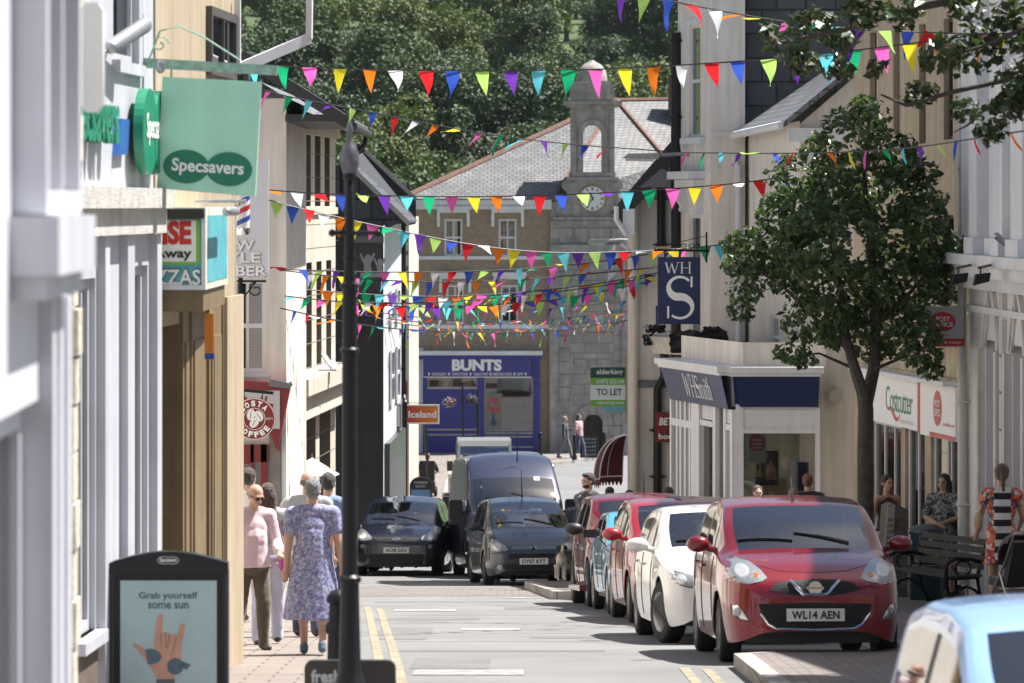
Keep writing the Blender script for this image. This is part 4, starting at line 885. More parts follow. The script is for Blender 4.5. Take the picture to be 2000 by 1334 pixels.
window(r, wa, wb, z(268), z(48), .04, WHITE, GHOUSE, 1, 2, .06, .08); window(r, wa, wb, z(700), z(420), .04, WHITE, GHOUSE, 1, 2, .06, .08)
mb = MB()
mb.box(wa - .35, wb + .35, -.10, 0, z(281), z(269)); mb.box(wa - .4, wb + .4, -.34, 0, z(350), z(335)); mb.box(wa - .3, wb + .3, -.22, 0, z(368), z(351)); mb.box(wa - .12, wb + .12, -.05, 0, z(46), z(38))
for u in (wa - .12, wb + .12): mb.prism([(0, z(368)), (-.28, z(370)), (-.26, z(385)), (-.14, z(402)), (-.16, z(412)), (-.02, z(418)), (0, z(418))], lambda p, q, d=0, u=u: (u + d, p, q), -.09, .09)
for u in (wa - .15, wb + .15): mb.box(u - .05, u + .05, -.12, 0, z(292), z(281))
split(mb, 'window_dressing', WHITE, r)
x1, x2, y0_, y1_ = c.x, at(1455, 0, 78).x, 78.0, 78.55
mb = MB(); zt = 14.6
mb.add([(x1, y0_, fz - .6), (x2, y0_, fz - .6), (x2, y0_, zt), (x1, y0_, zt)], [(0, 1, 2, 3)]); mb.add([(x2, y0_, fz), (x2, y1_, fz), (x2, y1_, zt), (x2, y0_, zt)], [(0, 1, 2, 3)])
mb.add([(x2, y1_, fz), (9, y1_, fz), (9, y1_, zt), (x2, y1_, zt)], [(0, 1, 2, 3)], 1); mb.add([(ft.x0, 80.6, zt), (x1, 78, zt), (x2, 78, zt), (9, 78.5, zt), (9, 84, zt), (ft.x0, 84, zt)], [(0, 1, 2, 3, 4, 5)])
mb.box(x1 - .03, x2 + .02, y0_ - .05, y0_ - .001, at(0, 268, 78).z, at(0, 258, 78).z)
inroot(mb.build('flank_wall', [PALE, SLATEH]))
drainpipe([LP(at(1322, 0, 80.5).x, 80.45, 13.6), LP(at(1322, 0, 80.5).x, 80.45, fz)], .12, IRON, '', par=r, clips=[LP(at(1322, 0, 80.5).x, 80.45, at(0, p_, 80.5).z) for p_ in (80, 230, 390)])
Yg, Yf = 68.0, 78.4; gx = at(1562, 0, Yg).x; gxf = at(1459, 0, Yf).x
ze = at(0, 236, Yg).z
w_ = Fac((gxf, Yf), (gx, Yg), fz)
so_ = [(w_.u(1505), w_.u(1521), w_.z(1513, 703), w_.z(1513, 615)), (w_.u(1549), w_.u(1560), w_.z(1555, 703), w_.z(1555, 575))]
so_ += [(w_.u(1520), w_.u(1540), w_.z(1530, 440), w_.z(1530, 305))]
mb = MB(); wall(mb, 0, w_.L, -.6, ze - fz, so_, .12); side = mb.build('wing_wall', PALE, r)
wroot = (w_.x0, w_.y0)
def inwing(o): o.location = LP(w_.x0, w_.y0, fz); o.rotation_euler = (0, 0, w_.rz - ft.rz); return o
inwing(side)
for a, b, c_, d in so_: inwing(window(r, a, b, c_, d, .03, WHITE, GHOUSE, 1, 2, .06, .10))
apx = at(1690, 0, Yg).x; ez = at(0, 118, Yg).z
mb = MB(); mb.add([(gx, Yg, fz - .6), (7.5, Yg, fz - .6), (7.5, Yg, ze), (apx, Yg, ez - .12), (gx, Yg, ze - .05)], [(0, 1, 2, 3, 4)]); inroot(mb.build('gable_wall', PALE))
mb = MB(); e0 = (gx - .28, ze - .02)
mb.add([(e0[0], Yg - .25, e0[1]), (apx, Yg - .25, ez + .1), (apx, Yf, ez + .1), (gxf - .28, Yf, e0[1]), (e0[0], Yg - .25, e0[1] - .1), (apx, Yg - .25, ez), (apx, Yf, ez), (gxf - .28, Yf, e0[1] - .1)], [(0, 1, 2, 3), (4, 7, 6, 5), (0, 4, 5, 1), (0, 3, 7, 4)])
mb.add([(apx, Yg - .25, ez + .1), (8, Yg - .25, ze), (8, Yf, ze), (apx, Yf, ez + .1)], [(0, 1, 2, 3)]); inroot(mb.build('wing_roof', SLATE))
mb = MB(); mb.tube([(e0[0] - .02, Yg - .25, e0[1] - .05), (gxf - .30, Yf, e0[1] - .05)], .07, 8); mb.box(gx - .2, gx + .9, Yg - .2, Yg - .01, ze - .34, ze - .12);
xq = at(1440, 0, 78.2).x
mb.tube([(gxf - .30, Yf - .3, e0[1] - .08), (gxf - .3, Yf - .3, e0[1] - .35), (xq, 77.9, e0[1] - .62), (xq, 77.9, at(0, 690, 78).z)], .055, 8); inroot(mb.build('gutter', WHITE, None, True))
Ys = 67.0; P0 = (at(1437, 0, Ys).x, Ys); P1 = (at(1600, 0, Ys).x, Ys); PF = (at(1318, 0, 70.7).x, 70.7)
fs = Fac(PF, P0, fz); fr_ = Fac(P0, P1, fz)
rs = fs.root('stationer_shopfront', 'navy fascia shopfront with white glazing bars turning the corner below cream gable', 'shopfront')
ZS = lambda py: CZ - (py - 400) * Ys / F - fz
def onF(o, F_):                 # put geometry made in the frame F_ under the shopfront root
 d = Vector((F_.x0 - fs.x0, F_.y0 - fs.y0)); o.location = (d.x * fs.ex[0] + d.y * fs.ex[1], d.x * fs.ey[0] + d.y * fs.ey[1], 0); o.rotation_euler = (0, 0, F_.rz - fs.rz); o.parent = rs; return o
zT, zB = ZS(731), ZS(797); zB2 = ZS(797)
tl_ = .16
slope_f = lambda a, b_, d=0: (a, -.25 - d + (zT - b_) / (zT - zB) * .12, b_)
mb = MB(); mb.add([slope_f(-.05, zT), slope_f(fs.L, zT), slope_f(fs.L, zB2 - .02), slope_f(.18, zB2 - .02)], [(3, 2, 1, 0)]); mb.add([slope_f(-.05, zT), slope_f(.18, zB2), (.18, .1, zB2), (-.05, .1, zT)], [(0, 1, 2, 3)])
mb.add([slope_f(.18, zB2 - .02), slope_f(fs.L, zB2 - .02), (fs.L, .2, zB2 - .02), (.18, .2, zB2 - .02)], [(0, 1, 2, 3)])
fa = mb.build('street_fascia', mat('weathered navy fascia', (.035, .048, .13), .5, var=.3, vs=2.2, streak=.2), rs)
mb = MB()
def serif(s, fn_, a0, a1, b0, b1, d, m=0):
 """thick and thin roman capitals and small letters drawn as strokes"""
 G = {'W': (1.35, [((.1, 1), (.38, 0), .12), ((.38, 0), (.62, .9), .045), ((.62, .9), (.9, 0), .12), ((.9, 0), (1.22, 1), .045), ((0, .98), (.25, .98), .04), ((1.08, .98), (1.34, .98), .04)]),
         'H': (1.1, [((.2, 0), (.2, 1), .11), ((.9, 0), (.9, 1), .11), ((.2, .5), (.9, .5), .045), ((.05, .02), (.36, .02), .04), ((.05, .98), (.36, .98), .04), ((.74, .02), (1.06, .02), .04), ((.74, .98), (1.06, .98), .04)]),
         'm': (1.0, [((.12, 0), (.12, .62), .1), ((.5, 0), (.5, .5), .1), ((.88, 0), (.88, .5), .1), ((.12, .52), (.3, .62), .05), ((.3, .62), (.5, .5), .06), ((.5, .5), (.7, .62), .05), ((.7, .62), (.88, .5), .06), ((.0, .02), (.25, .02), .04), ((.38, .02), (.62, .02), .04), ((.76, .02), (1.0, .02), .04)]),
         'i': (.36, [((.18, 0), (.18, .62), .1), ((.18, .78), (.18, .9), .12), ((.04, .02), (.32, .02), .04)]),
         't': (.42, [((.18, .05), (.18, .85), .1), ((0, .6), (.4, .6), .05), ((.18, .05), (.38, .05), .06)]),
         'h': (.66, [((.14, 0), (.14, 1), .1), ((.5, 0), (.5, .5), .1), ((.14, .5), (.34, .62), .05), ((.34, .62), (.5, .5), .06), ((.02, .02), (.27, .02), .04), ((.38, .02), (.63, .02), .04)]),
         'S': (.8, None)}
 wid = sum(G[ch][0] for ch in s); x = 0; kx = (a1 - a0) / wid; ky = b1 - b0
 for ch in s:
  w, st = G[ch]
  if st:
   for (p, q_, t) in st:
    d_ = Vector((q_[0] - p[0], q_[1] - p[1])); n_ = Vector((-d_.y, d_.x)).normalized() * t / 2
    if abs(d_.y) > abs(d_.x): n_ = Vector((t / 2 * 1.1, 0))
    pts = [(p[0] + n_.x, p[1] + n_.y), (q_[0] + n_.x, q_[1] + n_.y), (q_[0] - n_.x, q_[1] - n_.y), (p[0] - n_.x, p[1] - n_.y)]
    mb.add([fn_(a0 + (x + a) * kx, b0 + b_ * ky, d) for a, b_ in pts], [(0, 1, 2, 3)], m)
  else:
   n = 26; L_, R_ = [], []
   for i in range(n + 1):
    t = i / n
    if t < .5: an = R(38 + t * 2 * 222); cx_, cy_, rx, ry = .40, .74, .28, .24
    else: an = R(90 - (t - .5) * 2 * 232 + 10); cx_, cy_, rx, ry = .40, .27, .30, .25
    p = Vector((cx_ + rx * math.cos(an), cy_ + ry * math.sin(an))); L_.append(p)
   for i, p in enumerate(L_):
    d_ = (L_[min(i + 1, n)] - L_[max(i - 1, 0)]).normalized(); th = .035 + .13 * math.exp(-((i - n / 2) / 5.2) ** 2) + .02
    nn = Vector((-d_.y, d_.x)) * th / 2; R_.append((p + nn, p - nn))
   vs = [fn_(a0 + (x + q_.x) * kx, b0 + q_.y * ky, d) for pr in R_ for q_ in pr]
   mb.add(vs, [(2 * i, 2 * i + 1, 2 * i + 3, 2 * i + 2) for i in range(n)], m)
   for (sx_, s0, s1) in ((.68, .74, .99), (.11, .02, .30)): mb.add([fn_(a0 + (x + a) * kx, b0 + b_ * ky, d) for a, b_ in ((sx_ - .025, s0), (sx_ + .025, s0), (sx_ + .025, s1), (sx_ - .025, s1))], [(0, 1, 2, 3)], m)
  x += w
serif('WHSmith', slope_f, fs.L * .36, fs.L * .80, zB2 + .09, zT - .08, .015)
mb.build('lettering', mat('pale fascia lettering', (.78, .80, .84), .4), fa)
mb = MB(); mb.add([(0, -.15, zT), (fr_.L, -.15, zT), (fr_.L - .02, -.08, zB + .02), (.07, -.08, zB + .02)], [(3, 2, 1, 0)]); mb.add([(.07, -.08, zB + .02), (fr_.L - .02, -.08, zB + .02), (fr_.L, .2, zB + .02), (0, .2, zB + .02)], [(0, 1, 2, 3)]); mb.add([(fr_.L, -.15, zT), (fr_.L, .3, zT), (fr_.L, .3, zB), (fr_.L - .02, -.08, zB + .02)], [(0, 1, 2, 3)])
mb.add([(0, -.15, zT), (.07, -.08, zB + .02), (0, .1, zB + .02), (-.05, 0, zT)], [(0, 1, 2, 3)])
onF(mb.build('uphill_fascia', NAVY), fr_)
mb = MB(); mb.box(-.1, fr_.L + .06, -.22, .3, zT + .02, zT + .12); mb.box(-.1, fr_.L + .02, -.18, .3, zT - .03, zT + .015); onF(mb.build('cornice', WHITE), fr_)
mb = MB(); mb.box(-.15, fs.L + .04, -.32, .4, zT + .03, zT + .125); mb.box(-.1, fs.L, -.275, .4, zT - .02, zT + .025); mb.build('cornice', WHITE, rs)
flat_roof = MB(); flat_roof.add([(PF[0], PF[1], fz + zT + .1), (P0[0], P0[1], fz + zT + .1), (P1[0], P1[1], fz + zT + .1), (P1[0], 70, fz + zT + .1), (gx, 79, fz + zT + .1), (ft.x0, 80.5, fz + zT + .1)], [(0, 1, 2, 3, 4, 5)])
o = flat_roof.build('shop_roof', LEAD); o.location = LP(0, 0, 0); o.rotation_euler = (0, 0, -ft.rz); o.parent = r
mb = MB(); h_ = fz + zT + .5
for a_, b_ in ((PF, P0), (P0, P1)): mb.add([(a_[0] + .12, a_[1] + .25, fz + zT), (b_[0] + .12, b_[1] + .25, fz + zT), (b_[0] + .12, b_[1] + .25, h_), (a_[0] + .12, a_[1] + .25, h_)], [(0, 1, 2, 3)])
o = mb.build('parapet', PALE); o.location = LP(0, 0, 0); o.rotation_euler = (0, 0, -ft.rz); o.parent = r
zg0 = .35
mb = MB(); us_ = [fs.u(px) for px in (1314, 1326, 1333, 1342, 1351)]
for u in us_: mb.box(u - .05, u + .05, -.04, .05, -.5, zB2 + .15)
uP = fs.u(1366); mb.box(uP - .28, uP + .22, -.07, .07, -.5, zB2 + .1)
zt_ = fs.z(1340, 826); mb.box(us_[0], uP - .2, -.05, .05, zt_ - .07, zt_ + .05); mb.box(us_[0], uP - .2, -.05, .05, -.5, zg0)
uD0, uD1 = fs.u(1377), fs.u(1399); mb.box(uD1 - .05, uD1 + .12, -.05, .05, -.5, zB2 + .1); mb.box(uD0 - .15, uD1, -.05, .05, fs.z(1388, 828) - .04, fs.z(1388, 828) + .05)
uE = fs.u(1421); mb.box(uE - .08, uE + .05, -.05, .05, -.5, zB2); mb.box(uE, fs.L, -.05, .05, ZS(838) - .03, ZS(838) + .06)
mb.box(fs.L - .14, fs.L + .001, -.06, .06, -.5, ZS(800)); mb.box(us_[0], fs.L - .14, -.03, .03, zB2 + .02, zT - .05)
mb.build('glazing_bar', WHITE, rs)
mb = MB(); mb.box(uD0 - .1, uD1 - .06, -.02, .03, fs.z(1388, 826) + .05, zB2 + .02); mb.box(uE + .06, fs.L - .15, -.02, .03, ZS(836) + .06, zB2 - .02); mb.build('transom_panel', LILAC, rs)
MB().add([(0, .02, zg0), (fs.L, .02, zg0), (fs.L, .02, zB2 + .1), (0, .02, zB2 + .1)], [(0, 1, 2, 3)]).build('shop_glass', GSHOP, rs, fix=False)
ZF = lambda py: CZ - (py - 400) * Ys / F - fz; XF = lambda px: fr_.u(px)
mb = MB(); mb.box(-.001, .12, -.05, .06, -.5, zB + .06); mb.box(XF(1592), XF(1601), -.05, .06, -.5, zB); mb.box(.12, XF(1592), -.03, .04, ZF(840), zB + .03); mb.box(.121, XF(1592), -.055, .05, ZF(846), ZF(838)); mb.box(.121, XF(1592), -.055, -.031, ZF(806), ZF(801)); mb.box(.121, XF(1592), -.05, .05, -.5, .4); onF(mb.build('window_frame', WHITE), fr_)
onF(MB().add([(.1, .02, .4), (XF(1592), .02, .4), (XF(1592), .02, ZF(842)), (.1, .02, ZF(842))], [(0, 1, 2, 3)]).build('shop_glass', GSHOP, fix=False), fr_)
p = onF(MB().box(XF(1463), XF(1497), .12, .13, ZF(905), ZF(848)).build('wall_panel', mat('pale shop panel', (.45, .5, .45), .6)), fr_)
mb = MB(); g = lambda a, b_, d=0: (a, .11 - d, b_); flat(mb, ell(XF(1479), ZF(866), .13, .15, 24), g);
rd = onF(mb.build('round_poster', RED), fr_)
mb = MB()
for j, s_ in enumerate(('One', 'service', 'only', 'in here')): text(mb, s_, g, XF(1471), XF(1488), ZF(862 + 8 * j), ZF(857 + 8 * j), .006)
onF(mb.build('poster_lettering', SIGNW), fr_)
p = onF(MB().box(XF(1477), XF(1522), .22, .24, ZF(950), ZF(882)).build('games_poster', mat('dark games poster', (.035, .03, .03), .4, var=.5, vs=6)), fr_)
mb = MB(); g2 = lambda a, b_, d=0: (a, .215 - d, b_); text(mb, 'WU', g2, XF(1483), XF(1501), ZF(895), ZF(887), bold=.06);
for (a, b_, c_, d) in ((1477, 1487, 908, 905), (1477, 1487, 925, 922), (1477, 1480, 922, 908), (1484, 1487, 922, 908), (1476, 1489, 932, 927)): mb.box(XF(a), XF(b_), .20, .215, ZF(c_), ZF(d))
onF(mb.build('poster_lettering', mat('yellow print', (.7, .55, .02), .5)), fr_)
mb = MB(); flat(mb, [(XF(1497), ZF(940)), (XF(1520), ZF(938)), (XF(1517), ZF(918)), (XF(1508), ZF(900)), (XF(1499), ZF(915))], g2); onF(mb.build('poster_picture', mat('flesh and rust print', (.42, .22, .12), .6, var=.5, vs=9)), fr_)
onF(MB().box(XF(1495), XF(1540), .3, .6, .4, ZF(938)).build('cardboard_box', WOODL), fr_)
mb = MB(); mb.box(XF(1540), XF(1546), .5, .56, .3, ZF(905)); mb.box(XF(1550), XF(1560), .8, .9, .3, ZF(905)); onF(mb.build('shop_upright', LILAC), fr_)
onF(MB().box(XF(1562), XF(1583), .4, .46, .3, ZF(906)).build('display_stand', NAVY), fr_)
mb = MB(); mb.box(P0[0] + .25, 6, Ys + 1.2, Ys + 1.22, fz, fz + zB); mb.add([(P0[0], Ys + .1, fz + .1), (6, Ys + .1, fz + .1), (6, 71, fz + .1), (PF[0] + .1, 71, fz + .1)], [(0, 1, 2, 3)]); mb.add([(PF[0] + .15, 71, fz), (6, 71, fz), (6, 71, fz + zB2), (PF[0] + .15, 71, fz + zB2)], [(0, 1, 2, 3)])
o = mb.build('shop_interior', mat('pale olive shop interior', (.62, .64, .50), .8, var=.3, vs=1.5)); o.location = (-(fs.x0 * fs.ex[0] + fs.y0 * fs.ex[1]), -(fs.x0 * fs.ey[0] + fs.y0 * fs.ey[1]), -fz); o.rotation_euler = (0, 0, -fs.rz); o.parent = rs
lg = at(1262, 690, 73.0)
r2 = thing('stone_ledge', 'weathered stone ledge jutting out under blue stationer sign, wrapped in torn black sheeting', 'ledge', (0, 0, 0))
q = lambda px, py, Y: at(px, py, Y)
mb = MB(); pts = [q(1262, 668, 72.5), q(1330, 700, 71.4), q(1420, 690, 71.6), q(1420, 660, 74.5), q(1300, 640, 76)]
top = [Vector((p.x, p.y, at(0, 655, 73).z)) for p in pts]; bot = [Vector((p.x + .12, p.y + .05, at(0, 690, 72.5).z)) for p in pts]
n = len(pts); mb.add(top + bot, [tuple(range(n)), tuple(range(2 * n - 1, n - 1, -1))] + [(i, n + i, n + (i + 1) % n, (i + 1) % n) for i in range(n)]); mb.build('slab', mat('weathered pale stone', (.5, .47, .42), .9, var=.35, vs=4, bump=.6), r2)
mb = MB()
for (a, b_, c_, d, Ya) in ((1310, 1422, 646, 668, 71.2), (1311, 1402, 668, 690, 71.1), (1335, 1405, 690, 710, 71.0), (1258, 1272, 655, 675, 72.4), (1262, 1300, 637, 650, 72.6), (1375, 1412, 640, 650, 71.3)):
 p, s_ = q(a, d, Ya), q(b_, c_, Ya); k = 12
 vs = []
 for j in range(5):
  for i in range(k + 1):
   jit = (noise.noise(Vector((i * .9, j * .8, a))) * .06)
   vs.append((p.x + (s_.x - p.x) * i / k + jit, Ya + noise.noise(Vector((i * .5 + a, j * .7, 3))) * .16, p.z + (s_.z - p.z) * j / 4 + (jit * 1.2 if j in (0, 4) else 0)))
 kk = k + 1; mb.add(vs, [(j * kk + i, j * kk + i + 1, (j + 1) * kk + i + 1, (j + 1) * kk + i) for j in range(4) for i in range(k)])
 o2 = len(mb.v) - len(vs); mb.add([(v[0], v[1] + .5, v[2]) for v in vs], [(j * kk + i, j * kk + i + 1, (j + 1) * kk + i + 1, (j + 1) * kk + i) for j in range(4) for i in range(k)])
 mb.box(p.x + .06, s_.x - .06, Ya + .1, Ya + .5, p.z + .03, s_.z - .03)
mb.build('black_sheet', mat('torn black sheeting', (.012, .012, .014), .75, bump=.8, bs=30), r2, True)
MB().box(q(1405, 0, 70.9).x, q(1478, 0, 70.9).x, 70.6, 70.9, q(0, 716, 70.9).z, q(0, 701, 70.9).z).build('parapet_stone', mat('rubble parapet', (.2, .17, .15), .9, var=.5, vs=5, bump=.8), r2)
yy = 72.2; k = yy / F; p = at(1326, 633, yy)
r2 = thing('hanging_sign', 'tall navy stationer sign with large white serif letters hanging from black scrollwork', 'sign', tuple(p))
MB().box(-41.5 * k, 41.5 * k, -.05, .05, 0, 131 * k).build('board', NAVY, r2)
MB().box(-45.5 * k, -42 * k, -.04, .04, -2 * k, 36 * k).build('side_strip', NAVY, r2)
mb = MB(); serif('WH', FR, -28 * k, 25 * k, 99 * k, 121 * k, .055); serif('S', FR, -30 * k, 34 * k, 10 * k, 94 * k, .055); mb.build('lettering', SIGNW, r2)
mb = MB(); mb.bar((-42 * k, 0, 145 * k), (60 * k, 0, 143 * k), .03, .04); mb.bar((-35 * k, 0, 152 * k), (52 * k, 0, 172 * k), .012, .012); mb.bar((54 * k, 0, 120 * k), (54 * k, 0, 180 * k), .03, .03)
for u in (-28, 30): mb.bar((u * k, 0, 131 * k), (u * k, 0, 144 * k), .02, .02)
for cx_, s_ in ((-5, 1), (10, -1), (24, 1), (36, -1)): mb.tube([(cx_ * k + s_ * (.06 - t * .004) * math.cos(t * .6), 0, 151 * k + (.06 - t * .004) * math.sin(t * .6)) for t in range(12)], .009, 6)
mb.ball((-45 * k, 0, 145 * k), .03); mb.build('bracket', IRON, r2)
yy = Yg - .06; p = at(1628, 772, yy); mb = MB(); k = yy / F
mb.prism([(19 * k * math.cos(R(90 + 60 * i)), 20 * k * math.sin(R(90 + 60 * i))) for i in range(6)], FR, 0, .10); mb.prism([(12 * k * math.cos(R(90 + 60 * i)), 13 * k * math.sin(R(90 + 60 * i))) for i in range(6)], FR, .1, .13)
tag(mb.build('alarm_box', mat('grey cream alarm', (.48, .48, .42), .5)), 'six sided pale alarm box on gable wall beside tree crown', 'alarm box').location = p
xr, xl = (6.28, 58.0), (at(1668, 0, 64.95).x, 64.95)
f = Fac(xl, xr, GZ(62) + .1); fz3 = f.zb
r = f.root('post_office_building', 'sand rendered building with tall dark slit windows above white grocer and post office fascia', 'building')
z = lambda px, py: f.z(px, py)
H = 9.0
ops = [(f.u(a), f.u(b), z(b, c_), z(b, d)) for a, b, c_, d in ((1699, 1712, 246, 62), (1745, 1757, 262, 62), (1795, 1808, 280, 46), (1843, 1861, 272, 34), (1843, 1863, 590, 420), (1795, 1808, 590, 420))]
zc = z(1800, 735)
sh_ = [(f.u(1702), f.u(1760), -.2, z(1730, 822)), (f.u(1768), f.u(1806), -.3, z(1788, 833)), (f.u(1818), f.u(1884), -.2, z(1850, 845))]
mb = MB(); wall(mb, 0, f.L, -.6, H, ops + sh_, .18); shell(mb, f.L, 7, H); mb.build('wall', SAND, r)
DKB = mat('dark maroon brown frame', (.06, .03, .028), .5)
for a, b, c_, d in ops: window(r, a, b, c_, d, .08, DKB, GDARK, 1, 3, .05)
mb = MB(); mb.box(.1, f.L - .05, -.12, 0, zc - .05, zc + .06); mb.box(.1, f.L - .05, -.07, 0, zc + .06, zc + .50); mb.box(.1, f.L - .05, -.16, 0, zc + .5, zc + .6); mb.build('cornice', mat('stained stone cornice', (.50, .42, .30), .85, var=.35, vs=3, streak=.3), r)
zf = z(1800, 757 - 28); u0, u1, um = f.u(1700), f.u(1886), f.u(1815)
fb = z(1800, 838); ftp = z(1800, 741)
b = MB().box(u0, um - .05, -.16, -.02, fb, ftp).build('grocer_fascia', SIGNW, r); g = lambda a, b_, d=0: (a, -.165 - d, b_)
mb = MB(); text(mb, 'Costcutter', g, f.u(1751), f.u(1804), z(1777, 806), z(1777, 757), .0, bold=-.004, space=.9); mb.build('lettering', DGREEN, b)
mb = MB(); zz = z(1770, 812); a0, a1 = f.u(1755), f.u(1780); L_ = a1 - a0
up_ = [(a0 + L_ * t, zz + .07 * math.sin(t * 6.0 + .3) + .05) for t in [i / 14 for i in range(15)]]; dn_ = [(a, b_ - .07 * math.sin(math.pi * i / 14) - .005) for i, (a, b_) in enumerate(up_)]
flat(mb, up_ + dn_[::-1], g, .002); mb.build('swoosh', RED, b)
mb = MB(); text(mb, 'Proud to be local', g, f.u(1779), f.u(1806), z(1790, 828), z(1790, 818), .002, bold=0); mb.build('small_lettering', GREYS, b)
MB().box(um - .045, um + .10, -.165, -.02, fb - .02, ftp).build('red_divider', RED, r)
b = MB().box(um + .105, u1 + .05, -.16, -.02, fb - .04, ftp).build('post_office_fascia', SIGNW, r)
mb = MB(); uo = f.u(1853); flat(mb, ell(uo, z(1853, 797), f.u(1861) - f.u(1853), .25, 30), g, .002); flat(mb, [(f.u(1838), fb - .035), (u1 + .05, fb - .035), (u1 + .05, fb + .03), (f.u(1838), fb + .03)], g, .003); po = mb.build('red_oval', RED, b)
mb = MB(); text(mb, 'POST', g, f.u(1848), f.u(1858), z(1853, 795), z(1853, 781), .005, bold=.01); text(mb, 'OFFICE', g, f.u(1847), f.u(1859), z(1853, 813), z(1853, 799), .005, bold=.01); mb.build('lettering', SIGNW, po)
mb = MB(); text(mb, 'postoffice.co.uk', g, f.u(1864), u1 + .0, z(1875, 836), z(1875, 826), .004, bold=.01); mb.build('red_lettering', RED, b)
mb = MB(); mb.box(u0, u1 + .05, -.34, -.02, ftp + .01, ftp + .07); mb.build('fascia_hood', WHITE, r)
for i, (a, b_, c_, d) in enumerate(sh_): window(r, a, b_, c_ + .3, d, .05, LILAC, GSHOP if i != 1 else GHOUSE, 3 if i == 0 else 2, 1, .08, name='shop_window' if i != 1 else 'door')
mb = MB(); mb.box(.1, f.L - .1, 1.2, 1.22, -.3, fb); mb.build('shop_interior', mat('muted shop interior', (.42, .40, .38), .8, var=.5, vs=2.5), r)
mb = MB()
for i in range(9): a = f.u(1704) + .1 + i * .22; mb.box(a, a + .16, .3, .32, .4, 1.9 + .2 * (i % 3), i % 4)
mb.build('window_display', [mat('muted print one', (.3, .12, .08), .6), mat('muted print two', (.12, .16, .2), .6), mat('muted print three', (.4, .38, .34), .6), mat('muted print four', (.16, .2, .12), .6)], r)
mb = MB(); a = f.u(1855); mb.box(a, a + .5, .2, .21, .9, 2.1); mb.build('notice', mat('pale blue notice', (.35, .5, .52), .6), r)
yy = 57.3; k = yy / F; p = at(1845.5, 677, yy)
r2 = thing('hanging_sign', 'square grey post office sign with red oval above a red strip, jutting from sand wall', 'sign', tuple(p))
MB().box(-37 * k, 37 * k, -.05, .05, 0, 79 * k).build('board', GREYS, r2)
mb = MB(); flat(mb, ell(-5 * k, 49 * k, 25 * k, 19 * k, 36), FR, .055); flat(mb, [(-37 * k, 1 * k), (37 * k, 1 * k), (37 * k, 16 * k), (-37 * k, 16 * k)], FR, .055); e = mb.build('red_oval', RED, r2)
mb = MB(); text(mb, 'POST', FR, -18 * k, 9 * k, 50 * k, 59 * k, .06, bold=.02); text(mb, 'OFFICE', FR, -24 * k, 15 * k, 39 * k, 48 * k, .06, bold=.02); text(mb, 'Bureaux de Change', FR, -30 * k, 30 * k, 5 * k, 11 * k, .06, bold=.01); mb.build('lettering', SIGNW, e)
mb = MB(); text(mb, 'Bodmin', FR, -14 * k, 6 * k, 21 * k, 26 * k, .06, bold=.01); mb.build('small_lettering', RED, e)
mb = MB(); mb.bar((37 * k, 0, 65 * k), (52 * k, .3, 65 * k), .03, .03); mb.bar((37 * k, 0, 15 * k), (52 * k, .3, 15 * k), .03, .03); mb.build('bracket', STEEL, r2)
f = Fac((6.245, 57.4), (7.45, 29.0), GZ(50) + .1)
r = f.root('gothic_building', 'white painted building with tall pilasters above and carved pointed arches at street level', 'building')
z = lambda px, py: f.z(px, py)
H = 15.7 - f.zb
zc = z(1950, 560)
aw = [(f.u(1926), f.u(1953)), (f.u(1978), f.u(2006)), (f.u(2030), f.u(2066))]
ops = [(a, b, -.3, z(1950, 668)) for a, b in aw]
mb = MB(); wall(mb, 0, f.L, -.6, H, ops, .3); shell(mb, f.L, 6, H); mb.build('wall', WHITE, r)
mb = MB()
for a, b in aw:
 c_ = (a + b) / 2; h0 = z(1950, 668); wv = (b - a) / 2
 for k_, (o_, pr) in enumerate(((.05, .035), (.13, .06))):
  P = [(c_ - wv - o_, h0 - .1), (c_ - wv * .55 - o_ * .8, h0 + .42 + o_ * .4), (c_, h0 + .75 + o_)]; P2_ = [(c_ - wv - o_ + .11, h0 - .1), (c_ - wv * .55 - o_ * .8 + .1, h0 + .36 + o_ * .4), (c_, h0 + .60 + o_)]
  for sgn in (1, -1):
   q = [(c_ + (p_[0] - c_) * sgn, p_[1]) for p_ in P + P2_[::-1]]; mb.prism(q, FR, 0, pr)
 for sgn in (-1, 1):
  u = c_ + sgn * (wv + .16); mb.box(u - .09, u + .09, -.1, 0, -.4, h0 - .12)
 for i in range(26):
  zz = -.2 + i * (h0 - .1) / 26; mb.box(a - .42, a - .34, -.07, 0, zz, zz + .07)
 mb.prism([(c_ - .08, h0 + .5), (c_ + .08, h0 + .5), (c_ + .1, h0 + .85), (c_, h0 + .98), (c_ - .1, h0 + .85)], FR, .03, .09)
for i in range(9): zz = -.4 + i * .48; mb.box(aw[0][1] + .3, aw[1][0] - .45, -.06, 0, zz, zz + .44)
mb.build('carved_arch', mat('dulled white stone paint', (.62, .60, .57), .75, var=.14, vs=2, streak=.2, bump=.2), r)
for a, b in aw: window(r, a, b, .1, z(1950, 668) - .02, .2, LILAC, GDARK, 1, 1, .06, name='shop_window')
mb = MB(); mb.box(0, f.L, -.42, 0, zc + .28, zc + .42); mb.box(0, f.L, -.30, 0, zc + .12, zc + .279); mb.box(0, f.L, -.16, 0, zc - .05, zc + .119); mb.box(0, f.L, -.08, 0, z(1950, 608) - .05, z(1950, 608) + .04); mb.build('cornice', WHITE, r)
mb = MB(); zp = zc + .421
for a, b, p_ in ((1903, 1930, .18), (1936, 1958, .30), (1962, 1984, .2), (1989, 2010, .3), (2020, 2050, .3)):
 u0, u1 = f.u(a), f.u(b); mb.box(u0, u1 - .25, -p_, 0, zp, H - .3); mb.box(u0 - .05, u1 - .2, -p_ - .06, 0, zp + .001, zp + .22)
split(mb, 'pilaster', WHITE, r)
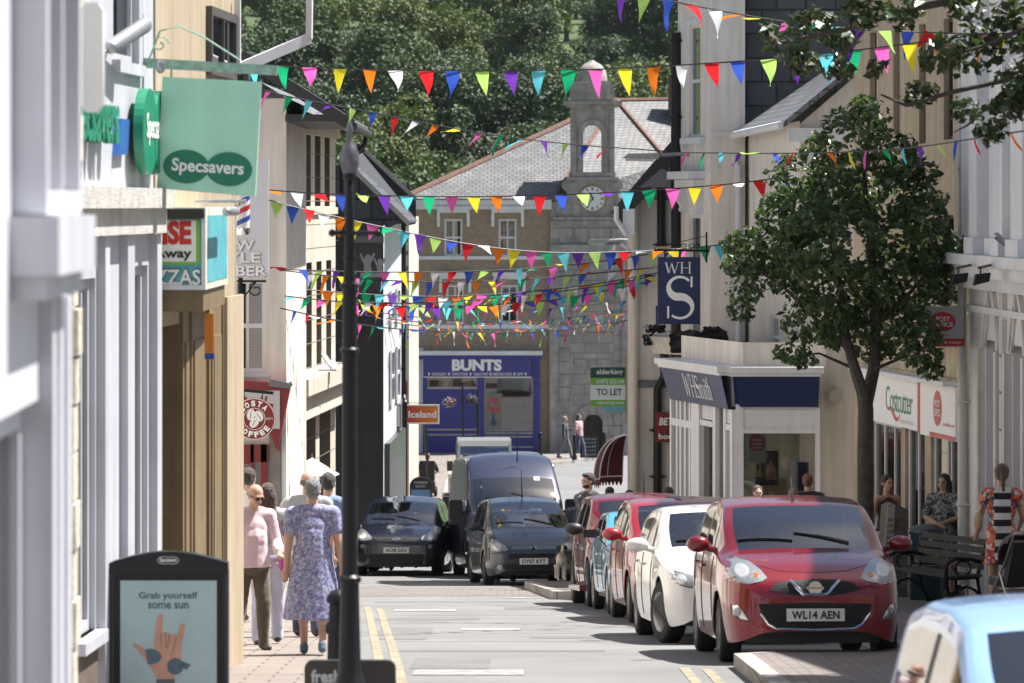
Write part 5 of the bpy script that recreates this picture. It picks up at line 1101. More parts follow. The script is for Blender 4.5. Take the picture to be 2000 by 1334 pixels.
drainpipe([(.04, -.1, H - .5), (.04, -.1, -.3)], .06, mat('white grey pipe', (.6, .59, .56), .5), '', par=r, clips=[(.04, -.1, zz) for zz in (.8, 2.2, 3.9, 5.4)])
for i, (px, Yl) in enumerate(((1872, 54.0), (1915, 52.4))):
 p = at(px, 545, Yl); mb = MB(); mb.tube([(-.02, 0, .14), (.75, 1.6, .25)], .018, 6); mb.tube([(0, 0, .16), (0, 0, .04)], .012, 6)
 mb.prism([(-.09, -.08), (.1, -.03), (.12, .08), (-.06, .06)], lambda a, b, d: (a, d, b), -.1, .1)
 o = mb.build('floodlight', IRON, None, True); o.location = p
 tag(o, ('black floodlight on long arm nearest the tree crown' if i == 0 else 'black floodlight on long arm nearer the white pilasters'), 'floodlight', 'floodlights on arms over the white cornice')
p = at(1955, 470, 52.5); mb = MB(); mb.cap((-.06, -.05, .06), (.09, .05, -.06), .045, .045, 10); mb.tube([(.09, .05, -.06), (.1, .2, .05)], .012, 6); o = mb.build('security_camera', STEEL, None, True); o.location = p; tag(o, 'grey tube camera on white pilaster above the cornice', 'camera')
# vehicles
SEAT = mat('dark seat cloth', (.03, .03, .033), .85, var=.2)
DASH = mat('dark dashboard', (.022, .022, .024), .6)
LAMP = None
def _lamp():
 m, nt, b = _new('headlamp reflector'); tc = _n(nt, 'ShaderNodeTexCoord'); vo = _n(nt, 'ShaderNodeTexVoronoi'); vo.inputs['Scale'].default_value = 60
 nt.links.new(tc.outputs['Object'], vo.inputs['Vector']); c = _mul(nt, (.30, .31, .32), vo.outputs['Distance'], .75, 1.1)
 nt.links.new(c, b.inputs['Base Color']); b.inputs['Metallic'].default_value = .35; b.inputs['Roughness'].default_value = .28; b.inputs['Coat Weight'].default_value = 1
 bp = _n(nt, 'ShaderNodeBump'); bp.inputs['Strength'].default_value = .2; nt.links.new(vo.outputs['Distance'], bp.inputs['Height']); nt.links.new(bp.outputs[0], b.inputs['Normal'])
 return m
LAMP = _lamp()
BULB = mat('lamp reflector bowl', (.60, .61, .62), .3, .4, var=.3, vs=40, coat=1)
LAMPY = mat('clouded headlamp lens', (.62, .58, .44), .3, var=.25, vs=9, coat=1)
AMBER = mat('amber lens', (.45, .10, .012), .2, coat=1)
PLATE = mat('white number plate', (.72, .73, .71), .45, var=.03)
GRILLE = bricks('dark grille mesh', (.005, .005, .006), (.006, .006, .007), (.018, .018, .02), .05, .028, .005, .6, .6, var=.1)
def lerp(a, b, t): return a + (b - a) * t
def car_root(name, label, p, head, group=None):
 """an Empty on the road, nose along head=(dx, dy), pitched with the slope"""
 x, y = p; h = Vector((head[0], head[1], 0)).normalized()
 z = GZ(y); hx = h.y * slope(y)
 X = Vector((h.x, h.y, hx)).normalized(); Yv = Vector((-h.y, h.x, 0)); Zv = X.cross(Yv)
 m = Matrix((X, Yv, Zv)).transposed().to_4x4(); m.translation = (x, y, z)
 o = thing(name, label, 'van' if 'van' in name else 'car', group=group); o.matrix_world = m
 return o
def make_body(root, S, paint_m, sub=2):
 L = S['L']; it = lambda k, s: float(np.interp(s, [a for a, _ in S[k]], [b for _, b in S[k]]))
 ss = set(S.get('st', [])) | {0, .012, .035, .08, .15, .25, .4, L, L - .012, L - .04, L - .09, L - .18, L - .3}
 arch = []
 for sw in (S['wf'], S['wr']):
  ra = S['r'] + .055
  for a in (0, 22, 45, 68, 90, 112, 135, 158, 180): ss.add(sw + ra * math.cos(R(a)))
  ss |= {sw - ra - .03, sw + ra + .03}; arch.append((sw, ra))
 (c0, c1), g0, g1 = S['ws'], None, None
 ss |= {c0 - .02, c0 + .015, lerp(c0, c1, .33), lerp(c0, c1, .66), c1 - .015, c1 + .02}
 if S.get('rw'): d0, d1 = S['rw']; ss |= {d0 - .02, d0 + .02, lerp(d0, d1, .5), d1 - .02, d1 + .02}
 for a, b in S['sg']: ss |= {a, b}
 ss = sorted(s for s in ss if 0 <= s <= L)
 out = [ss[0]]
 for s in ss[1:]:
  if s - out[-1] > .009: out.append(s)
 ss = out; full = []
 for a, b in zip(ss, ss[1:]):
  k = max(1, int((b - a) / .28 + .5)); full += [a + (b - a) * i / k for i in range(k)]
 ss = full + [L]
 rows = []; tum = S.get('tum', .42); hood = S.get('hood', .86)
 for s in ss:
  w, bt, tp, bo = it('plan', s), it('belt', s), it('top', s), it('bot', s)
  z0 = bo; ina = False
  for sw, ra in arch:
   d = abs(s - sw)
   if d <= ra + .001: z0 = max(z0, S['r'] * 1.0 + math.sqrt(max(0, ra * ra - d * d))); ina = True
  hg = max(tp - bt, .004); cab = min(1, max(0, (hg - .10) / .26))
  ws = w * S.get('bw', .955); wt = lerp(ws * hood, ws - tum * hg * .62, cab); rz = bt + hg * lerp(S.get('hz', .6), .90, cab)
  z1 = max(lerp(bo, bt, .20), z0 + .02); z2 = max(lerp(bo, bt, .52), z1 + .02); z3 = max(lerp(bo, bt, .86), z2 + .015); z4 = max(bt, z3 + .01)
  fl = .985 if ina else .95
  pr = [(w * fl, z0), (w * (.995 if ina else .985), z1), (w, z2), (w * .99, z3), (ws, z4)]
  for t in (.07, .92): pr.append((lerp(ws, wt, t) + .012 * cab, lerp(z4, rz, t)))
  pr += [(wt, rz), (wt - .045 * min(1, hg * 6 + .2), lerp(rz, tp, .42)), (wt * .52, lerp(rz, tp, .90)), (0, tp)]
  rows.append(pr)
 n = len(rows[0]); vs, fs, mi = [], [], []
 bow = S.get('bow', .09)
 for s, pr in zip(ss, rows):
  f = [0] * n
  inw = c0 - .3 < s < c1 + .3
  for j, (y, z) in enumerate(pr):
   dx = 0
   if s < c1 + .4:
    k = 1 - min(1, abs(s - (c0 + c1) / 2) / ((c1 - c0) / 2 + .35)) ; dx = bow * k * (1 - (y / max(pr[4][0], .01)) ** 2) if j >= 8 else 0
   vs.append((L / 2 - s + dx, -y, z))
  for j in range(n - 2, -1, -1):
   y, z = pr[j]; dx = 0
   if s < c1 + .4:
    k = 1 - min(1, abs(s - (c0 + c1) / 2) / ((c1 - c0) / 2 + .35)); dx = bow * k * (1 - (y / max(pr[4][0], .01)) ** 2) if j >= 8 else 0
   vs.append((L / 2 - s + dx, y, z))
 N = 2 * n - 1
 for i in range(len(ss) - 1):
  sm = (ss[i] + ss[i + 1]) / 2
  for j in range(N - 1):
   jj = j if j < n - 1 else N - 2 - j
   m = 0
   if jj >= 8 and c0 < sm < c1: m = 1
   elif jj >= 8 and S.get('rw') and S['rw'][0] < sm < S['rw'][1]: m = 2
   elif jj == 5 and any(a < sm < b for a, b in S['sg']): m = 3 if j < n - 1 else 4
   elif 1 <= jj <= 4 or jj == 0:
    for q, (a, b) in enumerate(S.get('doors', [])):
     if a < sm < b and jj <= 4: m = 5 + 2 * q + (0 if j < n - 1 else 1)
   if jj in (5, 6) and m == 0 and S.get('sg') and S['sg'][0][0] < sm < S['sg'][-1][1]: m = 20 if jj == 5 else 0
   fs.append((i * N + j, i * N + j + 1, (i + 1) * N + j + 1, (i + 1) * N + j)); mi.append(m)
 for i0, fl in ((0, 0), (len(ss) - 1, 1)):
  for j in range(n - 1):
   a, b, c, d = i0 * N + j, i0 * N + j + 1, i0 * N + N - 2 - j, i0 * N + N - 1 - j
   q = (a, b, c, d) if b != c else (a, b, d)
   fs.append(q if fl else q[::-1]); mi.append(0)
 me = bpy.data.meshes.new('shell'); me.from_pydata(vs, [], fs)
 for k in range(21): me.materials.append(paint_m)
 me.polygons.foreach_set('material_index', mi)
 bm = bmesh.new(); bm.from_mesh(me); bmesh.ops.recalc_face_normals(bm, faces=bm.faces); bm.to_mesh(me); bm.free()
 o = bpy.data.objects.new('shell', me); COL.objects.link(o); md = o.modifiers.new('s', 'SUBSURF'); md.levels = sub; md.render_levels = sub
 dg = bpy.context.evaluated_depsgraph_get(); dg.update()
 ev = bpy.data.meshes.new_from_object(o.evaluated_get(dg)); bpy.data.objects.remove(o); bpy.data.meshes.remove(me)
 V = np.zeros(len(ev.vertices) * 3); ev.vertices.foreach_get('co', V); V = V.reshape(-1, 3)
 P = [tuple(p.vertices) for p in ev.polygons]; M = [p.material_index for p in ev.polygons]
 bvh = BVHTree.FromPolygons([Vector(v) for v in V], P)
 trim = S.get('trim', PLASTIC)
 names = {0: ('body', paint_m), 1: ('windscreen', GCAR), 2: ('rear_window', GCAR), 3: ('side_window', GCAR), 4: ('side_window', GCAR), 20: ('window_pillar', trim)}
 doors = {}
 for k in sorted(set(M)):
  fk = [p for p, m in zip(P, M) if m == k]
  ids = sorted({i for p in fk for i in p}); mp = {i: a for a, i in enumerate(ids)}
  m2 = bpy.data.meshes.new('part'); m2.from_pydata([tuple(V[i]) for i in ids], [], [[mp[i] for i in p] for p in fk]); m2.polygons.foreach_set('use_smooth', [True] * len(fk))
  nm, mt = names.get(k, ('door', paint_m)); m2.materials.append(mt); ob = link(nm, m2, root)
  if nm == 'door': doors[k] = ob
 bpy.data.meshes.remove(ev)
 for q, (a, b) in enumerate(S.get('doors', [])):
  for sd in (0, 1):
   d = doors.get(5 + 2 * q + sd)
   if not d: continue
   sg_ = -1 if sd == 0 else 1
   mb = MB()
   for s in ([a, b] if q == len(S['doors']) - 1 else [a, b]):
    pts = []
    for i in range(9):
     z = lerp(it('bot', s) + .06, it('belt', s) - .01, i / 8); h = bvh.ray_cast(Vector((L / 2 - s, sg_ * 3, z)), Vector((0, -sg_, 0)))
     if h[0] is not None: pts.append(h[0] + Vector((0, sg_ * .001, 0)))
    if len(pts) > 2: mb.tube(pts, .006, 5)
   if mb.v: mb.build('shut_line', PLASTIC, d, True)
   s = b - .14; z = it('belt', s) - .13; h = bvh.ray_cast(Vector((L / 2 - s, sg_ * 3, z)), Vector((0, -sg_, 0)))
   if h[0] is not None:
    mb = MB(); mb.cap(h[0] + Vector((-.08, sg_ * .015, 0)), h[0] + Vector((.08, sg_ * .015, .005)), .016, .016, 8); mb.build('handle', S.get('handle', paint_m), d, True)
 return bvh, it
def patch(root, bvh, poly, name, m, off=.006, ax='f', L=0, rings=5, skirt=.03, seg=.04, sm=True):
 """a lamp, grille or badge moulded to the body: polygon (across, up) pressed onto it"""
 pts = []
 for (a, b), (c, d) in zip(poly, poly[1:] + poly[:1]):
  k = max(1, int(math.hypot(c - a, d - b) / seg)); pts += [(lerp(a, c, i / k), lerp(b, d, i / k)) for i in range(k)]
 ca = sum(p[0] for p in pts) / len(pts); cb = sum(p[1] for p in pts) / len(pts)
 def proj(a, b, o):
  if ax == 'f': h = bvh.ray_cast(Vector((6, a, b)), Vector((-1, 0, 0)))
  elif ax == 'r': h = bvh.ray_cast(Vector((-6, a, b)), Vector((1, 0, 0)))
  else: sg_ = 1 if ax == 'l' else -1; h = bvh.ray_cast(Vector((a, 4 * sg_, b)), Vector((0, -sg_, 0)))
  if h[0] is None: return None
  dirv = {'f': Vector((1, 0, 0)), 'r': Vector((-1, 0, 0)), 'l': Vector((0, 1, 0)), 's': Vector((0, -1, 0))}[ax]
  return h[0] + dirv * o
 vs, ok = [], True
 c = proj(ca, cb, off)
 if c is None: return None
 vs.append(c); n = len(pts)
 for r_ in range(1, rings + 1):
  t = r_ / rings
  for a, b in pts:
   p = proj(lerp(ca, a, t), lerp(cb, b, t), off if r_ < rings else off * .8)
   vs.append(p if p is not None else vs[-1])
 for p in vs[1 + (rings - 1) * n:1 + rings * n]:
  d = {'f': Vector((-1, 0, 0)), 'r': Vector((1, 0, 0)), 'l': Vector((0, -1, 0)), 's': Vector((0, 1, 0))}[ax]; vs.append(p + d * skirt)
 fs = [(0, 1 + i, 1 + (i + 1) % n) for i in range(n)]
 for r_ in range(rings):
  a = 1 + r_ * n; fs += [(a + i, a + n + i, a + n + (i + 1) % n, a + (i + 1) % n) for i in range(n)]
 mb = MB(); mb.add(vs, fs); return mb.build(name, m, root, sm)
def stripe(root, bvh, line, w, name, m, off=.012, closed=False):
 """a bright strip following the body front"""
 pts = []
 ln = line + (line[:1] if closed else [])
 for (a, b), (c, d) in zip(ln, ln[1:]):
  k = max(1, int(math.hypot(c - a, d - b) / .04)); pts += [(lerp(a, c, i / k), lerp(b, d, i / k)) for i in range(k)]
 pts.append(ln[-1]); P = []
 for a, b in pts:
  h = bvh.ray_cast(Vector((6, a, b)), Vector((-1, 0, 0)))
  if h[0] is not None: P.append(h[0] + Vector((off, 0, 0)))
 if len(P) > 1: mb = MB(); mb.tube(P, w / 2, 7); return mb.build(name, m, root, True)
def wheel_set(root, S, rim_m=ALLOY, spokes=7, steer=0):
 L, r, hw, tw = S['L'], S['r'], S['trk'], S.get('tw', .19)
 for s in (S['wf'], S['wr']):
  for sg_ in (-1, 1):
   prof = [(r * .64, -tw / 2), (r * .9, -tw / 2), (r * .985, -tw * .38), (r, -tw * .25), (r, tw * .25), (r * .985, tw * .38), (r * .9, tw / 2), (r * .64, tw / 2)]
   w = MB().lathe(prof, n=32, ax='y').build('wheel', RUBBER, root, True)
   w.location = (L / 2 - s, sg_ * (hw - tw / 2), r); w.rotation_euler = (0, 0, steer if s == S['wf'] else 0)
   mb = MB(); y = sg_ * tw * .36
   mb.lathe([(r * .645, sg_ * tw * .5), (r * .60, sg_ * tw * .46), (r * .57, sg_ * tw * .1)], n=28, ax='y'); mb.lathe([(.001, y + sg_ * .012), (r * .14, y + sg_ * .01), (r * .17, y - sg_ * .02)], n=14, ax='y')
   for k in range(spokes):
    a = 2 * math.pi * k / spokes; ca, sa = math.cos(a), math.sin(a)
    mb.bar((r * .12 * ca, y, r * .12 * sa), (r * .6 * ca, y + sg_ * .01, r * .6 * sa), r * .16, .02, up=(0, 1, 0))
   rim = mb.build('rim', rim_m, w, True)
   MB().lathe([(.001, 0), (r * .56, 0)], n=20, ax='y', c=(0, sg_ * tw * .05, 0)).build('brake_disc', PLASTIC, w)
def innards(root, S, it, drv=True):
 L, W = S['L'], S['W']; c0, c1 = S['ws']; fl = .26
 mb = MB(); mb.box(-L / 2 + .25, L / 2 - .2, -W * .36, W * .36, .19, .42); mb.box(L / 2 - S['wr'] + S['r'] + .07, L / 2 - S['wf'] - S['r'] - .07, -W * .455, W * .455, .2, .40)
 mb.box(L / 2 - c0 - .03, L / 2 - .15, -W * .34, W * .34, .42, it('belt', .5) - .12); mb.build('underbody', PLASTIC, root)
 zb = it('belt', c0 + .2)
 mb = MB(); mb.prism([(L / 2 - c0 + .02, zb - .05), (L / 2 - c0 - .45, zb - .02), (L / 2 - c0 - .6, zb - .12), (L / 2 - c0 - .6, .5), (L / 2 - c0 + .02, .5)], lambda a, b, d: (a, d, b), -W * .43, W * .43); mb.build('dashboard', DASH, root)
 sx = L / 2 - (S.get('seat', c0 + 1.05))
 for row, x in enumerate((sx, sx - .85)):
  if x < -L / 2 + .4: continue
  for sg_ in (-1, 1):
   mb = MB(); yc = sg_ * W * .215; th = .33
   mb.prism([(x + .25, .42), (x + .27, .56), (x - .22, .52), (x - .22, .42)], lambda a, b, d: (a, d, b), yc - .23, yc + .23)
   top = it('belt', L / 2 - x) + .12
   mb.add([(x - .20, yc - .23, .5), (x - .20, yc + .23, .5), (x - .36, yc + .19, top), (x - .36, yc - .19, top), (x - .33, yc - .23, .5), (x - .33, yc + .23, .5), (x - .45, yc + .19, top), (x - .45, yc - .19, top)], [(0, 1, 2, 3), (4, 7, 6, 5), (0, 4, 5, 1), (1, 5, 6, 2), (2, 6, 7, 3), (3, 7, 4, 0)])
   st = mb.build('seat', SEAT, root)
   mb = MB(); mb.ball((x - .42, yc, top + .12), (.05, .135, .10), 12, 8); mb.tube([(x - .42, yc - .05, top - .03), (x - .42, yc - .05, top + .08)], .008, 6); mb.tube([(x - .42, yc + .05, top - .03), (x - .42, yc + .05, top + .08)], .008, 6); mb.build('headrest', SEAT, st, True)
 mb = MB(); c = Vector((L / 2 - c0 - .62, -W * .215, zb - .02)); n = 20
 rg = [c + Vector((.05 * math.sin(2 * math.pi * i / n) * 1.0, .18 * math.cos(2 * math.pi * i / n), .16 * math.sin(2 * math.pi * i / n))) for i in range(n + 1)]
 mb.tube(rg, .015, 6, caps=False); mb.bar(c + Vector((0, -.17, 0)), c + Vector((0, .17, 0)), .03, .02); mb.tube([c, c + Vector((.3, 0, -.12))], .03, 6); mb.build('steering_wheel', DASH, root, True)
 mb = MB(); mb.box(L / 2 - c1 + .02, L / 2 - c1 + .05, -.12, .12, it('top', c1) - .16, it('top', c1) - .09); mb.tube([(L / 2 - c1 + .03, 0, it('top', c1) - .1), (L / 2 - c1 + .06, 0, it('top', c1) - .03)], .012, 6); mb.build('rear_view_mirror', PLASTIC, root)
def mirrors(root, S, it, m, arm=.08, size=(.07, .11, .075), boxy=False):
 L = S['L']; s = S['ws'][0] + S.get('mo', .42)
 for sg_ in (-1, 1):
  w = it('plan', s) * .955; z = it('belt', s) + .07; x = L / 2 - s
  mb = MB(); c = (x + .02, sg_ * (w + arm + size[1] * .6), z + .03); (mb.ball(c, size, 16, 10) if not boxy else mb.prism([(c[1] + size[1] * p, c[2] + size[2] * q) for p, q in ((-1, -.8), (-.75, -1), (.75, -1), (1, -.8), (1, .8), (.75, 1), (-.75, 1), (-1, .8))], lambda a, b, d: (d, a, b), c[0] - size[0], c[0] + size[0])); mb.cap((x, sg_ * (w - .03), z - .03), (x + .01, sg_ * (w + arm), z), .03, .028, 8)
  k = mb.build('wing_mirror', m, root, True)
  MB().lathe([(.001, 0), (.8, 0)], n=16, ax='x', sx=size[1], sy=size[2]).build('mirror_glass', CHROME, k).location = (c[0] - size[0] * .75, c[1], c[2])
def plate(root, bvh, txt, zc, off=.03, yc=0):
 h = bvh.ray_cast(Vector((6, yc, zc)), Vector((-1, 0, 0)))[0]; x = h.x + off
 p = MB().box(x - .008, x, yc - .26, yc + .26, zc - .056, zc + .056).build('number_plate', PLATE, root)
 mb = MB(); text(mb, txt, lambda a, b, d=0: (x + d, a, b), yc - .215, yc + .215, zc - .037, zc + .037, .002, bold=.035, fit='both', space=1.05); mb.build('lettering', SIGNB, p)
def wipers(root, bvh, S, it):
 L = S['L']; c0 = S['ws'][0]
 for y0 in (-.1, .42):
  pts = []
  for i in range(7):
   y = y0 - .5 * i / 6; h = bvh.ray_cast(Vector((L / 2 - c0 - .04 - .10 * i / 6 + .02, y, 4)), Vector((0, 0, -1)))
   if h[0] is not None: pts.append(h[0] + Vector((0, 0, .014)))
  if len(pts) > 2: MB().tube(pts, .010, 5).build('wiper', PLASTIC, root, True)
def aerial(root, x, y, z, h=.22, back=.12):
 MB().tube([(x, y, z - .02), (x, y, z + .015), (x - back, y, z + h)], [.022, .014, .004], 6).build('aerial', PLASTIC, root, True)
def mirror_poly(poly): return [(-a, b) for a, b in poly][::-1]
def put(p_front, head, L):
 h = Vector((head[0], head[1])).normalized(); return (p_front[0] - h.x * L / 2, p_front[1] - h.y * L / 2)
HD = (.042, -1)
S = dict(L=3.83, W=1.665, r=.30, wf=.76, wr=3.21, trk=.80, tw=.19, ws=(.90, 1.72), rw=(3.42, 3.70), sg=[(1.32, 2.22), (2.30, 3.05), (3.1, 3.3)], doors=[(1.22, 2.27), (2.27, 3.0)], tum=.46, bow=.16, seat=1.95, mo=.38,
         top=[(0, .60), (.012, .66), (.035, .72), (.10, .80), (.25, .885), (.5, .955), (.9, 1.03), (1.3, 1.255), (1.72, 1.44), (2.2, 1.51), (2.8, 1.505), (3.42, 1.40), (3.70, 1.02), (3.8, .8), (3.83, .6)],
         belt=[(0, .58), (.012, .63), (.035, .68), (.1, .745), (.25, .82), (.5, .88), (.95, .955), (2.2, .985), (3.3, 1.02), (3.7, .97), (3.83, .58)],
         plan=[(0, .44), (.012, .54), (.035, .62), (.08, .685), (.15, .73), (.25, .765), (.45, .805), (.8, .83), (3.2, .825), (3.6, .78), (3.75, .70), (3.83, .5)],
         bot=[(0, .30), (.035, .235), (.1, .205), (.3, .19), (3.5, .22), (3.83, .36)])
RP = paint('crimson metallic paint', (.21, .007, .014), .3, .25)
pos = put((2.71, 37.45), HD, S['L'])
r = car_root('parked_car', 'shiny crimson hatchback with rounded headlights parked at the front of the row', pos, HD, 'cars parked along the right kerb')
bvh, it = make_body(r, S, RP, 2)
HL = [(-.765, .77), (-.755, .86), (-.72, .93), (-.66, .96), (-.56, .93), (-.47, .85), (-.42, .775), (-.47, .745), (-.58, .725), (-.68, .735)]
for P_ in (HL, mirror_poly(HL)):
 patch(r, bvh, [(a * 1.02 + (.012 if a > 0 else -.012) * 0, .842 + (b - .842) * 1.07) for a, b in P_], 'headlight_rim', CHROME, .003)
 h = patch(r, bvh, P_, 'headlight', LAMP, .010)
 sg_ = 1 if P_[0][0] > 0 else -1
 patch(h, bvh, ell(sg_ * .635, .845, .062, .062, 18), 'lamp', BULB, .014); patch(h, bvh, ell(sg_ * .515, .80, .024, .024, 12), 'indicator', AMBER, .014)
 FO = [(-.73, .53), (-.69, .535), (-.64, .475), (-.60, .40), (-.66, .41), (-.725, .45)]
 FO = FO if sg_ < 0 else mirror_poly(FO)
 fo = patch(r, bvh, [(sg_ * .668 + (a - sg_ * .668) * 1.25, .465 + (b - .465) * 1.2) for a, b in FO], 'fog_lamp', PLASTIC, .004); patch(fo, bvh, FO, 'fog_bezel', CHROME, .009); patch(fo, bvh, ell(sg_ * .69, .475, .032, .038, 14), 'lamp', LAMP, .014)
UG = [(-.41, .672), (-.34, .735), (-.21, .757), (0, .763), (.21, .757), (.34, .735), (.41, .672), (.28, .637), (.1, .612), (-.1, .612), (-.28, .637)]
patch(r, bvh, UG, 'upper_grille', GRILLE, .006)
v = stripe(r, bvh, [(-.22, .75), (-.105, .628), (.105, .628), (.22, .75)], .034, 'chrome_vee', CHROME, .014)
mb = MB(); h0 = bvh.ray_cast(Vector((6, 0, .685)), Vector((-1, 0, 0)))[0].x + .02
g = lambda a, b, d=0: (h0 + d, a, b); mb.lathe([(.045, h0), (.062, h0), (.062, h0 + .012), (.045, h0 + .012)], (0, 0, .685), 24, ax='x')
mb.v = [(x, y, z) for x, y, z in mb.v]; mb.box(h0, h0 + .016, -.075, .075, .672, .698); b = mb.build('badge', CHROME, r)
mb = MB(); text(mb, 'NISSAN', lambda a, b_, d=0: (h0 + .018 + d, a, b_), -.066, .066, .677, .693, 0); mb.build('lettering', SIGNB, b)
LG = [(-.51, .545), (0, .555), (.51, .545), (.48, .45), (.40, .36), (.34, .325), (0, .315), (-.34, .325), (-.40, .36), (-.48, .45)]
patch(r, bvh, LG, 'lower_grille', GRILLE, .005, seg=.03)
stripe(r, bvh, [(-.49, .46), (-.42, .365), (-.35, .325), (0, .312), (.35, .325), (.42, .365), (.49, .46)], .024, 'chrome_lip', CHROME, .012)
plate(r, bvh, 'WL14 AEN', .447, .03); wheel_set(r, S, ALLOY, 7); innards(r, S, it); mirrors(r, S, it, RP); wipers(r, bvh, S, it); aerial(r, S['L'] / 2 - 1.82, 0, 1.462)
stripe(r, bvh, [(-.50, .885), (-.3, .835), (0, .82), (.3, .835), (.50, .885)], .007, 'bonnet_shut_line', PLASTIC, .0005)
HD2 = (.06, -1)
S = dict(L=4.25, W=1.75, r=.32, wf=.76, wr=3.42, trk=.845, tw=.2, ws=(1.28, 1.98), rw=(3.35, 3.85), sg=[(1.66, 2.42), (2.5, 3.2)], doors=[(1.45, 2.46), (2.46, 3.25)], tum=.50, bow=.10, seat=2.3, mo=.34, hood=.88,
         top=[(0, .56), (.012, .62), (.035, .68), (.1, .73), (.3, .80), (.7, .88), (1.28, .97), (1.98, 1.37), (2.4, 1.425), (2.9, 1.42), (3.35, 1.33), (3.85, 1.05), (4.15, 1.0), (4.25, .65)],
         belt=[(0, .54), (.012, .59), (.035, .64), (.1, .68), (.3, .745), (.7, .81), (1.28, .89), (3.3, .95), (3.85, .96), (4.15, .93), (4.25, .6)],
         plan=[(0, .50), (.012, .6), (.035, .67), (.08, .73), (.15, .775), (.3, .82), (.7, .865), (1.3, .875), (3.4, .875), (3.9, .82), (4.15, .75), (4.25, .55)],
         bot=[(0, .28), (.035, .22), (.1, .19), (.3, .18), (4, .22), (4.25, .4)])
WP = paint('white pearl paint', (.70, .70, .68), .1, .3)
r = car_root('parked_car', 'white saloon tucked behind the crimson hatchback with its front wheels turned', put((2.40, 42.35), HD2, S['L']), HD2, 'cars parked along the right kerb')
bvh, it = make_body(r, S, WP, 2)
HL = [(-.80, .66), (-.80, .73), (-.74, .745), (-.56, .70), (-.44, .655), (-.46, .60), (-.6, .585), (-.74, .62)]
for P_ in (HL, mirror_poly(HL)):
 patch(r, bvh, [(a * 1.01, .665 + (b - .665) * 1.14) for a, b in P_], 'headlight_rim', PLASTIC, .003); h = patch(r, bvh, P_, 'headlight', LAMP, .008); patch(h, bvh, ell((.68 if P_[0][0] > 0 else -.68), .665, .05, .05, 16), 'lamp', BULB, .012)
for c in (-.15, .15): patch(r, bvh, [(c - .13, .66), (c - .1, .70), (c + .1, .70), (c + .13, .66), (c + .11, .57), (c - .11, .57)], 'kidney_grille', CHROME, .006); patch(r, bvh, [(c - .11, .655), (c - .09, .685), (c + .09, .685), (c + .11, .655), (c + .095, .585), (c - .095, .585)], 'grille', GRILLE, .01)
patch(r, bvh, [(-.5, .42), (.5, .42), (.44, .28), (-.44, .28)], 'lower_grille', GRILLE, .004)
plate(r, bvh, 'WA57 KZP', .47); wheel_set(r, S, ALLOY, 6, steer=R(14)); innards(r, S, it); mirrors(r, S, it, WP, size=(.08, .125, .075)); wipers(r, bvh, S, it)
S3 = dict(L=3.9, W=1.66, r=.30, wf=.80, wr=3.25, trk=.80, tw=.18, ws=(.98, 1.72), rw=(3.5, 3.75), sg=[(1.35, 2.25), (2.32, 3.2)], doors=[(1.25, 2.28), (2.28, 3.05)], tum=.40, bow=.12, seat=2.05, mo=.36,
         top=[(0, .60), (.035, .72), (.10, .79), (.25, .87), (.5, .94), (.98, 1.04), (1.72, 1.45), (2.2, 1.52), (2.9, 1.52), (3.5, 1.43), (3.75, 1.02), (3.85, .8), (3.9, .6)],
         belt=[(0, .58), (.035, .68), (.1, .73), (.25, .80), (.5, .87), (.98, .955), (3.4, 1.0), (3.75, .97), (3.9, .58)],
         plan=[(0, .48), (.035, .64), (.08, .70), (.15, .74), (.3, .785), (.8, .83), (3.3, .825), (3.7, .76), (3.9, .5)], bot=[(0, .30), (.035, .24), (.1, .205), (.3, .19), (3.5, .22), (3.9, .36)])
r = car_root('parked_car', 'plain red hatchback parked between white saloon and sky blue classic car', put((2.24, 49.55), HD2, 3.9), HD2, 'cars parked along the right kerb')
RP2 = paint('tomato red paint', (.34, .018, .024), .1, .3)
bvh, it = make_body(r, S3, RP2, 1)
for P_ in (HL, mirror_poly(HL)): patch(r, bvh, [(a * .94, b + .1) for a, b in P_], 'headlight', LAMP, .008)
patch(r, bvh, [(-.5, .5), (.5, .5), (.44, .3), (-.44, .3)], 'lower_grille', GRILLE, .004); plate(r, bvh, 'WK06 HTE', .48)
wheel_set(r, S3, ALLOY, 5); innards(r, S3, it); mirrors(r, S3, it, [m for m in (RP2,)][0], size=(.09, .125, .08));
S4 = dict(L=3.75, W=1.57, r=.29, wf=.72, wr=3.05, trk=.765, tw=.15, ws=(1.30, 1.72), rw=(2.95, 3.25), sg=[(1.62, 2.2), (2.26, 2.9)], doors=[(1.4, 2.23)], tum=.34, bow=.05, seat=2.0, mo=.2, hood=.93, hz=.8, trim=CHROME, handle=CHROME,
         top=[(0, .78), (.035, .84), (.3, .87), (.8, .90), (1.30, .95), (1.72, 1.30), (2.0, 1.35), (2.7, 1.34), (2.95, 1.30), (3.25, .98), (3.7, .94), (3.75, .8)],
         belt=[(0, .75), (.035, .80), (.3, .83), (.8, .85), (1.3, .88), (3.2, .9), (3.7, .88), (3.75, .75)],
         plan=[(0, .74), (.035, .765), (.08, .775), (.3, .78), (3.3, .78), (3.7, .74), (3.75, .7)], bot=[(0, .36), (.035, .34), (.3, .24), (3.5, .26), (3.75, .4)])
BP = paint('sky blue cellulose paint', (.08, .36, .60), 0, .25)
r = car_root('parked_car', 'sky blue boxy classic car with amber corner lamp and chrome arm mirror', put((2.04, 53.75), HD2, 3.75), HD2, 'cars parked along the right kerb')
bvh, it = make_body(r, S4, BP, 1)
mb = MB()
for sg_ in (-1, 1): patch(r, bvh, [(sg_ * .60, .52), (sg_ * .73, .52), (sg_ * .73, .66), (sg_ * .60, .66)], 'indicator', AMBER, .015)
patch(r, bvh, [(-.56, .53), (.56, .53), (.56, .76), (-.56, .76)], 'grille', GRILLE, .01)
